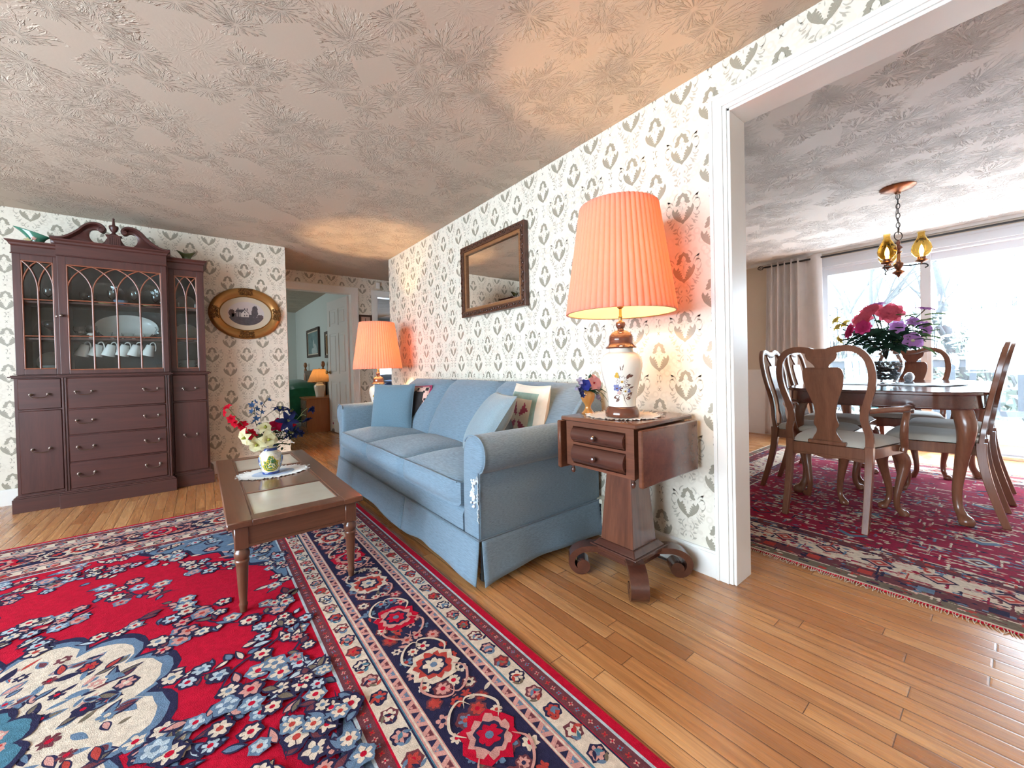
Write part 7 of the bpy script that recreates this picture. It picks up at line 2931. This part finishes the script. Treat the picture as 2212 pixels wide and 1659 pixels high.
def von(poly, m, sub=0):
    cnt[0] += 1
    k = .0003 + .00008 * cnt[0] / 4

    def fr(u, v):
        r = vrad(v) + k
        a = FA + u / .057
        return (r * cos(a), r * sin(a), v)
    # densify so that the piece follows the curve
    out = []
    for i in range(len(poly)):
        a, b = poly[i], poly[(i + 1) % len(poly)]
        n = max(1, int(hypot(b[0] - a[0], b[1] - a[1]) / .008))
        for t in range(n):
            out.append((a[0] + (b[0] - a[0]) * t / n, a[1] + (b[1] - a[1]) * t / n))
    cx_ = sum(p[0] for p in out) / len(out)
    cy_ = sum(p[1] for p in out) / len(out)
    n = len(out)
    area = sum(out[i][0] * out[(i + 1) % n][1] - out[(i + 1) % n][0] * out[i][1] for i in range(n))
    if area < 0:
        out = out[::-1]
    rings = 4
    vs2 = [fr(cx_, cy_)]
    for q in range(1, rings + 1):
        vs2 += [fr(cx_ + (p[0] - cx_) * q / rings, cy_ + (p[1] - cy_) * q / rings) for p in out]
    fs = [(0, 1 + i, 1 + (i + 1) % n) for i in range(n)]
    for q in range(rings - 1):
        for i in range(n):
            a, b = 1 + q * n + i, 1 + q * n + (i + 1) % n
            fs.append((a, a + n, b + n, b))
    g.add(vs2, fs, m)


for rep in (-2, -1, 0, 1, 2):
    o_ = rep * .0716
    leafy = [(-.030, .035), (-.033, .055), (-.024, .060), (-.026, .078), (-.014, .076), (-.008, .096), (.002, .106), (.010, .094), (.018, .078), (.028, .074), (.026, .056), (.033, .045), (.026, .030), (.008, .024), (-.014, .026)]
    if rep % 2 == 0:
        von([(o_ + u * 1.42, .066 + (v - .066) * 1.22) for u, v in leafy], 2)
        von([(o_ + u * 1.28, .066 + (v - .066) * 1.12) for u, v in leafy], 1)
        for st_ in ([(-.016, .050), (-.004, .062), (.002, .086)], [(-.004, .062), (.014, .060), (.020, .045)], [(.002, .062), (.010, .042), (.018, .036)], [(-.018, .040), (-.008, .044), (-.002, .036)], [(.006, .078), (.014, .074)]):
            von([(o_ + u, v) for u, v in stroke(st_, .004, .002)], 4)
    else:
        von(ellipse(o_, .066, .026, .040, 0, 20), 2)
        von(ellipse(o_, .066, .022, .036, 0, 20), 3)
        von(ellipse(o_, .078, .010, .012, 0, 12), 0)
        for i in range(6):
            von(ellipse(o_ + .013 * cos(i), .056 + .010 * sin(i), .004, .004, 0, 7), 4 if i % 2 else 0)
for i in range(14):
    for j in range(4):
        von(ellipse(-.045 + .1 * (i / 14) + .02, .094 + j * .007, .0016, .0016, 0, 6), 0) if i > 5 else None
g.build('painted_pattern', [M['vase_blue'], M['vase_green'], M['vase_yellow'], M['vase_sky'], M['ivory_glaze']], vb, smooth=180, fixn=False)
G().lathe([(.0425, .0005), (.0430, .004), (.0412, .011), (.0400, .0115)], 40).lathe([(.0345, .1305), (.0315, .138), (.0325, .146)], 40).lathe([(.0372, .156), (.0378, .1605), (.034, .161)], 40).build('blue_bands', M['vase_blue'], vb, smooth=60)
doz = VZ
RIM = Vector((VX, VY, VZ + .158))


def from_vase(x, y, z, spread=.020, lift=.5):
    """control points from inside the vase to a flower head"""
    h = Vector((x, y, z))
    d = h - RIM
    d2 = Vector((d.x, d.y, 0))
    o = RIM + (d2.normalized() * spread if d2.length > 1e-4 else Vector((0, 0, 0)))
    return [RIM + Vector((0, 0, -.12)), o, o + d * .5 + Vector((0, 0, .02 * lift)), h]


# scarlet gladiolus
b0 = (VX, VY, VZ + .04)
rt = flower('gladiolus_stem', 'scarlet gladiolus spray reaching left out of the painted vase', b0, 0, 0, group='silk flowers in the painted vase')
stem_curve(rt, [(VX, VY, VZ + .05), (VX - .018, VY, VZ + .160), (.20, 2.648, .630), (.145, 2.655, .715), (.110, 2.66, .772)], .0022, FM['stem'])
g = G()
for i, (x, y, z, R, a) in enumerate(((.109, 2.65, .772, .026, (-.5, -.4, .8)), (.100, 2.66, .745, .024, (-.8, -.3, .1)), (.128, 2.645, .712, .030, (-.6, -.7, -.1)), (.142, 2.655, .690, .032, (-.7, -.5, -.2)), (.170, 2.650, .668, .032, (-.1, -.7, .6)), (.180, 2.645, .650, .030, (-.6, -.6, -.4)), (.208, 2.655, .622, .028, (-.2, -.6, .5)))):
    bloom(g, (x, y, z), a, 6, R, 42, .42, 1, seed=i, curl=.3, point=.8)
addp(rt, g, 'blossoms', FM['red'])
g = G()
for (p, d, L) in (((.16, 2.65, .700), (-.3, -.2, .4), .03), ((.19, 2.65, .665), (.5, -.3, .5), .035), ((.12, 2.655, .755), (.3, -.2, .3), .025), ((.215, 2.65, .615), (-.4, -.6, .3), .07)):
    leaf3(g, p, d, L, L * .16)
addp(rt, g, 'leaves', FM['leaf'])
# dusty blue spires
for k, (lab, pts, n) in enumerate((('upright dusty blue spire, left of the two in the painted vase', [(.238, 2.68, .66), (.232, 2.685, .74), (.222, 2.685, .792)], 9), ('dusty blue spire with an arching tip, right of the two in the painted vase', [(.262, 2.69, .66), (.268, 2.70, .75), (.292, 2.70, .800)], 6))):
    rt = flower('delphinium_stem', lab, b0, 0, 0, group='silk flowers in the painted vase')
    stem_curve(rt, [(VX, VY, VZ + .05), (VX - .010, VY + .014, VZ + .165)] + pts, .0018, FM['dstem'])
    g, lf = G(), G()
    for i in range(n):
        t = i / max(1, n - 1)
        q = Vector(pts[0]).lerp(Vector(pts[1]), t * 2) if t < .5 else Vector(pts[1]).lerp(Vector(pts[2]), t * 2 - 1)
        a = i * 2.4
        o_ = Vector((cos(a) * .014, sin(a) * .010 - .006, 0))
        bloom(g, q + o_, o_ + Vector((0, -.004, .010)), 5, .019 if k == 0 else .014, 20, .26, 1, seed=i, curl=.1, point=1.2)
        leaf3(lf, q, (cos(a + 1), sin(a + 1), .5), .030, .005)
    if k == 1:
        leaf3(lf, (.292, 2.70, .80), (1, -.1, -.15), .045, .005, .1)
        leaf3(lf, (.280, 2.69, .70), (.7, -.1, .7), .085, .009, .2)
    addp(rt, g, 'blossoms', FM['blue'])
    addp(rt, lf, 'leaves', FM['dleaf'])
# navy lilies
for k, (lab, x, y, z, ax, R, cup) in enumerate((('tall navy tulip-shaped lily in the painted vase', .352, 2.67, .728, (.1, -.2, 1), .052, 62), ('navy lily leaning right, behind the open navy bloom', .405, 2.70, .708, (.45, -.2, .7), .052, 48), ('wide open navy lily facing the room in the painted vase', .385, 2.625, .672, (.1, -1, .35), .062, 22), ('lower navy lily drooping over the right rim of the vase', .385, 2.615, .612, (.6, -.7, -.2), .050, 30))):
    rt = flower('lily_stem', lab, b0, 0, 0, group='silk flowers in the painted vase')
    stem_curve(rt, [(VX, VY, VZ + .05)] + [tuple(q) for q in from_vase(x, y, z)[1:]], .0020, FM['dstem'])
    g = bloom(G(), (x, y, z), ax, 6, R, cup, .24, 1, seed=k, curl=.35, point=1.3, nu=6)
    addp(rt, g, 'petals', FM['navy'])
    g = G()
    for i in range(5):
        a = i * 1.256
        d = Vector(ax).normalized() + Vector((cos(a), 0, sin(a))) * .25
        g.tube([(x, y, z), tuple(Vector((x, y, z)) + d * .030)], .0009, 4)
    addp(rt, g, 'stamens', FM['centre'])
# thin nodding sprig on the right
rt = flower('columbine_stem', 'thin nodding navy sprig at the far right of the painted vase', b0, 0, 0, group='silk flowers in the painted vase')
stem_curve(rt, [(VX, VY, VZ + .05), (VX + .018, VY, VZ + .16), (.40, 2.64, .640), (.452, 2.655, .690), (.470, 2.66, .715), (.500, 2.665, .738)], .0016, FM['stem'])
stem_curve(rt, [(.452, 2.655, .690), (.470, 2.655, .700), (.486, 2.65, .692)], .0014, FM['stem'])
stem_curve(rt, [(.40, 2.64, .640), (.415, 2.63, .635), (.430, 2.62, .612)], .0014, FM['stem'])
g = G()
for i, (x, y, z, ax, R) in enumerate(((.508, 2.665, .735, (.5, -.4, -.5), .030), (.518, 2.66, .722, (.6, -.5, .1), .026), (.487, 2.65, .680, (.3, -.4, -.9), .038), (.430, 2.62, .605, (.2, -.8, .3), .028), (.448, 2.62, .592, (.5, -.7, -.1), .024), (.415, 2.62, .588, (.0, -.9, .2), .022))):
    bloom(g, (x, y, z), ax, 5, R, 35, .34, 2, seed=i, curl=.2)
addp(rt, g, 'blossoms', FM['navy'])
g = G()
for (p, d, L) in (((.41, 2.63, .63), (.5, -.4, -.5), .06), ((.37, 2.63, .60), (.6, -.4, -.3), .06), ((.43, 2.64, .66), (.4, -.2, .2), .045)):
    leaf3(g, p, d, L, L * .2)
addp(rt, g, 'leaves', FM['leaf'])
# cream lilies
for k, (lab, x, y, z, ax, R) in enumerate((('cream lily on top, below the blue spires', .276, 2.635, .655, (-.05, -.55, .75), .050), ('cream lily at the far left of the painted vase, seen from the side', .168, 2.60, .605, (-.85, -.45, -.25), .054), ('cream lily left of the vase rim, hanging low', .225, 2.585, .560, (-.35, -.85, -.20), .048), ('large open cream lily above the vase rim, facing the room', .283, 2.565, .588, (.12, -.98, .15), .052))):
    rt = flower('lily_stem', lab, b0, 0, 0, group='silk flowers in the painted vase')
    stem_curve(rt, [(VX, VY, VZ + .05)] + [tuple(q) for q in from_vase(x, y, z)[1:]], .0022, FM['stem'])
    a_ = Vector(ax).normalized()
    g = bloom(G(), Vector((x, y, z)) - a_ * .018, ax, 3, R, 38, .50, 1, seed=k, curl=.55, point=.8, nu=7, ruffle=.02)
    for i in range(3):
        petal(g, Vector((x, y, z)) - a_ * .016, ax, 2 * pi * (i + .5) / 3, R * .95, 42, .40, .55, .8, 7, .02, i)
    addp(rt, g, 'petals', FM['cream'])
    g = G().tube([tuple(Vector((x, y, z)) - a_ * .016), tuple(Vector((x, y, z)) - a_ * .004), tuple(Vector((x, y, z)) + a_ * .008)], [.006, .008, .003], 8)
    addp(rt, g, 'throat', FM['centre'])
# wine-red blossoms and foliage
rt = flower('clematis_stem', 'wine red blossom between the cream and navy lilies', b0, 0, 0, group='silk flowers in the painted vase')
stem_curve(rt, [(VX, VY, VZ + .05), (VX + .008, VY - .01, VZ + .16), (.328, 2.63, .645)], .002, FM['dstem'])
addp(rt, bloom(G(), (.330, 2.620, .655), (0, -.9, .4), 5, .045, 20, .40, 1, seed=4, curl=.3), 'petals', FM['wine'])
addp(rt, bloom(bloom(G(), (.222, 2.665, .603), (-.4, -.8, .1), 5, .030, 25, .45, 1, seed=5), (.415, 2.66, .640), (.4, -.8, .2), 5, .022, 25, .4, 1, seed=6), 'side_blossoms', FM['red'])
rt = flower('foliage_sprig', 'grey green foliage filling the mouth of the painted vase', b0, 0, 0, group='silk flowers in the painted vase')
stem_curve(rt, [(VX, VY, VZ + .05), (VX, VY - .005, VZ + .20)], .002, FM['stem'])
g = G()
r_ = random.Random(12)
for i in range(34):
    a = r_.uniform(0, 6.28)
    e = r_.uniform(.2, 1.2)
    L = r_.uniform(.05, .10)
    leaf3(g, (VX + .015 * cos(a), VY + .015 * sin(a), VZ + .150 + r_.uniform(0, .07)), (cos(a) * cos(e), sin(a) * cos(e), sin(e)), L, L * r_.uniform(.13, .22))
addp(rt, g, 'leaves', FM['leaf'])
rt = flower('berry_sprig', 'dark sprig with tiny white buds at the right of the vase rim', b0, 0, 0, group='silk flowers in the painted vase')
stem_curve(rt, [(VX, VY, VZ + .05), (VX + .02, VY - .008, VZ + .162), (.365, 2.62, .585)], .0018, FM['dstem'])
g, lf = G(), G()
for i in range(26):
    c = (r_.gauss(.372, .028), r_.gauss(2.61, .015), r_.gauss(.590, .030))
    g.lathe([(0, -.004), (.004, -.001), (.003, .003), (0, .004)], 7, c)
for i in range(44):
    a, e = r_.uniform(0, 6.28), r_.uniform(-.6, .8)
    leaf3(lf, (r_.gauss(.355, .028), r_.gauss(2.625, .02), r_.gauss(.585, .035)), (cos(a) * cos(e), sin(a) * cos(e), sin(e)), .034, .007)
addp(rt, g, 'buds', FM['white'])
addp(rt, lf, 'leaves', FM['dleaf'])

# ---- small goblet vase on the pedestal table
GX, GY = 1.448, 1.272
M['amber_glaze'] = plain('golden_brown_lustre', (.50, .215, .055), .16, .25, var=.15, coat=.6)
gv = thing('goblet_vase', 'small golden brown goblet vase beside the near lamp', 'vase', (GX, GY, LZ))
G().lathe(thick([(.032, 0), (.033, .003), (.026, .009), (.0155, .022), (.0135, .036), (.018, .046), (.029, .062), (.0345, .082), (.033, .098), (.029, .108)], .003), 36).build('body', M['amber_glaze'], gv, smooth=60)
gb = (GX, GY, LZ + .06)
gr = 'silk flowers in the goblet vase'


def posy(name, label, head, ax, mat, n, R, cup, wid, layers, seed, cm=None, **k):
    rt = flower(name, label, gb, 0, 0, group=gr)
    h = Vector(head)
    stem_curve(rt, [(GX, GY, LZ + .07), tuple(Vector((GX, GY, LZ + .105)).lerp(h, .2)), tuple(h)], .0014, FM['stem'])
    addp(rt, bloom(G(), h, ax, n, R, cup, wid, layers, seed, **k), 'petals', mat)
    if cm:
        q = Vector(ax).normalized()
        addp(rt, G().tube([tuple(h), tuple(h + q * .006), tuple(h + q * .012)], [.004, .0035, .001], 7), 'centre', cm)
    return rt


posy('rose_stem', 'royal blue rose in the goblet vase', (GX - .030, GY - .012, LZ + .138), (-.45, -.8, .35), FM['royal'], 6, .030, 18, .52, 4, 2, None, curl=.2)
posy('hibiscus_stem', 'blush pink open blossom in the goblet vase', (GX + .022, GY - .020, LZ + .145), (-.15, -.9, .35), FM['pink'], 5, .042, 20, .56, 1, 3, FM['red'], curl=.4, ruffle=.04)
rt = flower('lavender_sprig', 'pale lavender sprigs round the edge of the goblet vase', gb, 0, 0, group=gr)
g, st = G(), []
for i, (dx, dy, dz) in enumerate(((-.065, -.01, .145), (-.058, -.005, .162), (-.070, 0, .125), (.070, -.01, .135), (.075, -.005, .120), (.050, -.02, .078), (.062, -.015, .070), (.078, 0, .145))):
    for q in range(4):
        bloom(g, (GX + dx + r_.uniform(-.008, .008), GY + dy + r_.uniform(-.008, .008), LZ + dz + r_.uniform(-.008, .008)), (r_.uniform(-1, 1), -1, r_.uniform(-.5, 1)), 4, .010, 20, .5, 1, i * 4 + q)
    stem_curve(rt, [(GX, GY, LZ + .08), (GX + dx * .4, GY + dy, LZ + .12), (GX + dx, GY + dy, LZ + dz)], .0009, FM['stem'])
addp(rt, g, 'florets', FM['lav'])
rt = flower('foliage_sprig', 'dark leaves and navy buds in the goblet vase', gb, 0, 0, group=gr)
g = G()
for i in range(22):
    a, e = r_.uniform(0, 6.28), r_.uniform(-.1, .8)
    leaf3(g, (GX + .012 * cos(a), GY + .012 * sin(a), LZ + .108), (cos(a) * cos(e), sin(a) * cos(e), sin(e)), r_.uniform(.035, .062), .010)
leaf3(g, (GX + .01, GY - .01, LZ + .15), (-.1, -.1, 1), .055, .010)
leaf3(g, (GX + .04, GY - .01, LZ + .118), (.9, -.4, .1), .065, .010, .5)
leaf3(g, (GX + .05, GY - .02, LZ + .105), (.8, -.4, -.2), .060, .005, .9)
addp(rt, g, 'leaves', FM['dleaf'])
g = G()
for (dx, dy, dz) in ((-.055, -.01, .105), (-.050, -.012, .090), (-.058, -.008, .118)):
    bloom(g, (GX + dx, GY + dy, LZ + dz), (-.5, -.6, .2), 5, .014, 40, .4, 1, 3)
addp(rt, g, 'buds', FM['navy'])

# ---- glass vase of peonies on the dining table
PXV, PYV, PZV = 4.0, .588, TBZ + .0035
M['vase_glass'] = glass('clear_vase_glass', (.97, .99, 1.0), .0, 1.45)
M['pebble'] = plain('grey_glass_pebbles', (.32, .33, .36), .3, var=.4, scale=60)
gvz = thing('glass_vase', 'clear glass vase filled with grey pebbles on the dining table runner', 'vase', (PXV, PYV, PZV))
GP = [(.070, 0), (.072, .006), (.060, .018), (.066, .03), (.088, .075), (.101, .125), (.100, .165), (.086, .21), (.070, .245)]
G().lathe(thick(GP, .004), 44).build('body', M['vase_glass'], gvz, smooth=70)
g = G()
r_ = random.Random(9)
for k in range(150):
    z = r_.uniform(.035, .165)
    rm = 0
    for (ra, za), (rb, zb) in zip(GP[:-1], GP[1:]):
        if za <= z <= zb:
            rm = ra + (rb - ra) * (z - za) / (zb - za)
    a, q = r_.uniform(0, 6.28), sqrt(r_.uniform(.25, 1)) * (rm - .020)
    s = r_.uniform(.010, .016)
    g.lathe([(0, -s * .7), (s * .8, -s * .4), (s, 0), (s * .7, s * .5), (0, s * .65)], 8, (q * cos(a), q * sin(a), z))
o = g.build('pebbles', M['pebble'], smooth=180)
o.location = (PXV, PYV, PZV)
tag(o, 'grey pebbles heaped inside the clear glass vase', 'pebbles', kind='stuff')
PR = Vector((PXV, PYV, PZV + .245))
pg = 'silk flowers in the glass vase'


def big(name, label, head, ax, mat, n, R, cup, wid, layers, seed, cm=None, leaves=2, **k):
    rt = flower(name, label, (PXV, PYV, PZV + .17), 0, 0, group=pg)
    h = Vector(head)
    d = h - PR
    stem_curve(rt, [(PXV, PYV, PZV + .18), tuple(PR + Vector((d.x, d.y, 0)) * .12), tuple(PR + d * .55 + Vector((0, 0, .01))), tuple(h)], .0032, FM['dstem'])
    addp(rt, bloom(G(), h, ax, n, R, cup, wid, layers, seed, **k), 'petals', mat)
    if cm:
        q = Vector(ax).normalized()
        addp(rt, G().tube([tuple(h), tuple(h + q * .012), tuple(h + q * .022)], [.012, .009, .002], 8), 'centre', cm)
    if leaves:
        g = G()
        rs = random.Random(seed)
        for i in range(leaves):
            p = PR + d * rs.uniform(.35, .8)
            a = rs.uniform(0, 6.28)
            leaf3(g, p, (cos(a), sin(a), rs.uniform(-.2, .4)), rs.uniform(.06, .10), .020)
        addp(rt, g, 'leaves', FM['dleaf'])
    return rt


big('peony_stem', 'largest coral pink peony, right of the cluster in the glass vase', (3.955, .560, 1.275), (-.82, -.2, .5), FM['peony'], 8, .088, 26, .46, 5, 1, curl=.25, ruffle=.07)
big('peony_stem', 'coral pink peony on top of the cluster in the glass vase', (4.02, .665, 1.310), (-.7, .1, .65), FM['peony'], 8, .075, 26, .46, 4, 2, curl=.25, ruffle=.07)
big('peony_stem', 'coral pink peony left of centre in the glass vase', (3.96, .705, 1.245), (-.8, .3, .4), FM['peony'], 8, .075, 26, .46, 5, 3, curl=.25, ruffle=.07)
big('peony_stem', 'magenta peony lowest at the left of the cluster', (3.975, .785, 1.172), (-.6, .75, .2), FM['magenta'], 8, .062, 15, .48, 4, 4, curl=.25, ruffle=.03)
big('peony_stem', 'magenta peony below the coral ones, facing the living room', (3.915, .700, 1.190), (-.9, .1, .2), FM['magenta'], 8, .055, 15, .48, 4, 5, curl=.25)
big('hibiscus_stem', 'open orchid purple hibiscus with a cream centre hanging low at the right', (3.905, .436, 1.075), (-.85, -.45, .25), FM['purple'], 6, .062, 22, .58, 1, 6, FM['cream'], curl=.5, ruffle=.05)
big('hibiscus_stem', 'orchid purple blossom highest at the right of the bouquet', (3.98, .381, 1.290), (-.1, -.25, .95), FM['purple'], 9, .062, 24, .34, 2, 7, curl=.45)
big('hibiscus_stem', 'orchid purple blossom peeping over the top peony', (4.085, .650, 1.362), (-.3, .1, .9), FM['purple'], 8, .060, 25, .40, 1, 8, curl=.4)
big('hibiscus_stem', 'orchid purple blossom at the right middle of the bouquet', (3.985, .380, 1.160), (-.5, -.8, .2), FM['purple'], 7, .055, 28, .45, 2, 9, curl=.4)
big('hibiscus_stem', 'dusty purple cluster right of the largest peony', (3.965, .440, 1.205), (-.7, -.4, .5), FM['purple'], 7, .050, 28, .40, 3, 10, curl=.3)
big('hibiscus_stem', 'purple blossom tucked under the largest peony', (3.93, .515, 1.180), (-.85, -.2, .1), FM['purple'], 7, .050, 25, .45, 2, 11, curl=.3)
for i, (x, y, z) in enumerate(((4.0, .876, 1.265), (4.0, .866, 1.208), (4.04, .830, 1.232), (3.98, .846, 1.115))):
    big('freesia_stem', ('topmost', 'second', 'inner', 'lowest')[i] + ' soft yellow blossom at the left of the glass vase bouquet', (x, y, z), (-.5, .5, .5) if i < 3 else (-.4, .6, -.4), FM['yellow'], 5, .042, 40, .5, 2, 20 + i, leaves=1, curl=.4)
for k, (lab, mat, n, lo, hi, sd) in enumerate((('dark green foliage massed under the peonies', 'dleaf', 150, .06, .12, 3), ('lighter green leaves at the right of the bouquet', 'pale', 26, .07, .11, 4))):
    rt = flower('foliage_sprig', lab, (PXV, PYV, PZV + .17), 0, 0, group=pg)
    stem_curve(rt, [(PXV, PYV, PZV + .18), tuple(PR + Vector((0, 0, .05)))], .003, FM['dstem'])
    g = G()
    r2 = random.Random(sd)
    for i in range(n):
        if k == 0:
            a = r2.uniform(0, 6.28)
            q = r2.uniform(.02, .19)
            p = Vector((PXV + q * .6 * cos(a), PYV + q * sin(a), PZV + .25 + r2.uniform(.02, .17)))
        else:
            a = r2.uniform(-2.6, -.6)
            q = r2.uniform(.09, .23)
            p = Vector((PXV + q * .5 * cos(a), PYV + q * sin(a), PZV + .26 + r2.uniform(.0, .24)))
        e = r2.uniform(-.5, .5)
        L = r2.uniform(lo, hi)
        leaf3(g, p, (cos(a) * cos(e), sin(a) * cos(e), sin(e)), L, L * .26)
    addp(rt, g, 'leaves', FM[mat])
st = thing('stone_ornament', 'small grey stone bird beside the glass vase', 'ornament', (4.10, .478, TBZ + .0035))
G().tube(catmull([(-.05, 0, .02), (-.02, 0, .035), (.01, 0, .045), (.03, 0, .06), (.05, 0, .062)], 4), [.006 + .024 * sin(pi * (i + 2) / 19) for i in range(17)], 12).build('body', M['pebble'], st, smooth=180)
G().lathe([(0, 0), (.03, 0), (.026, .012), (0, .014)], 16).build('foot', M['pebble'], st)
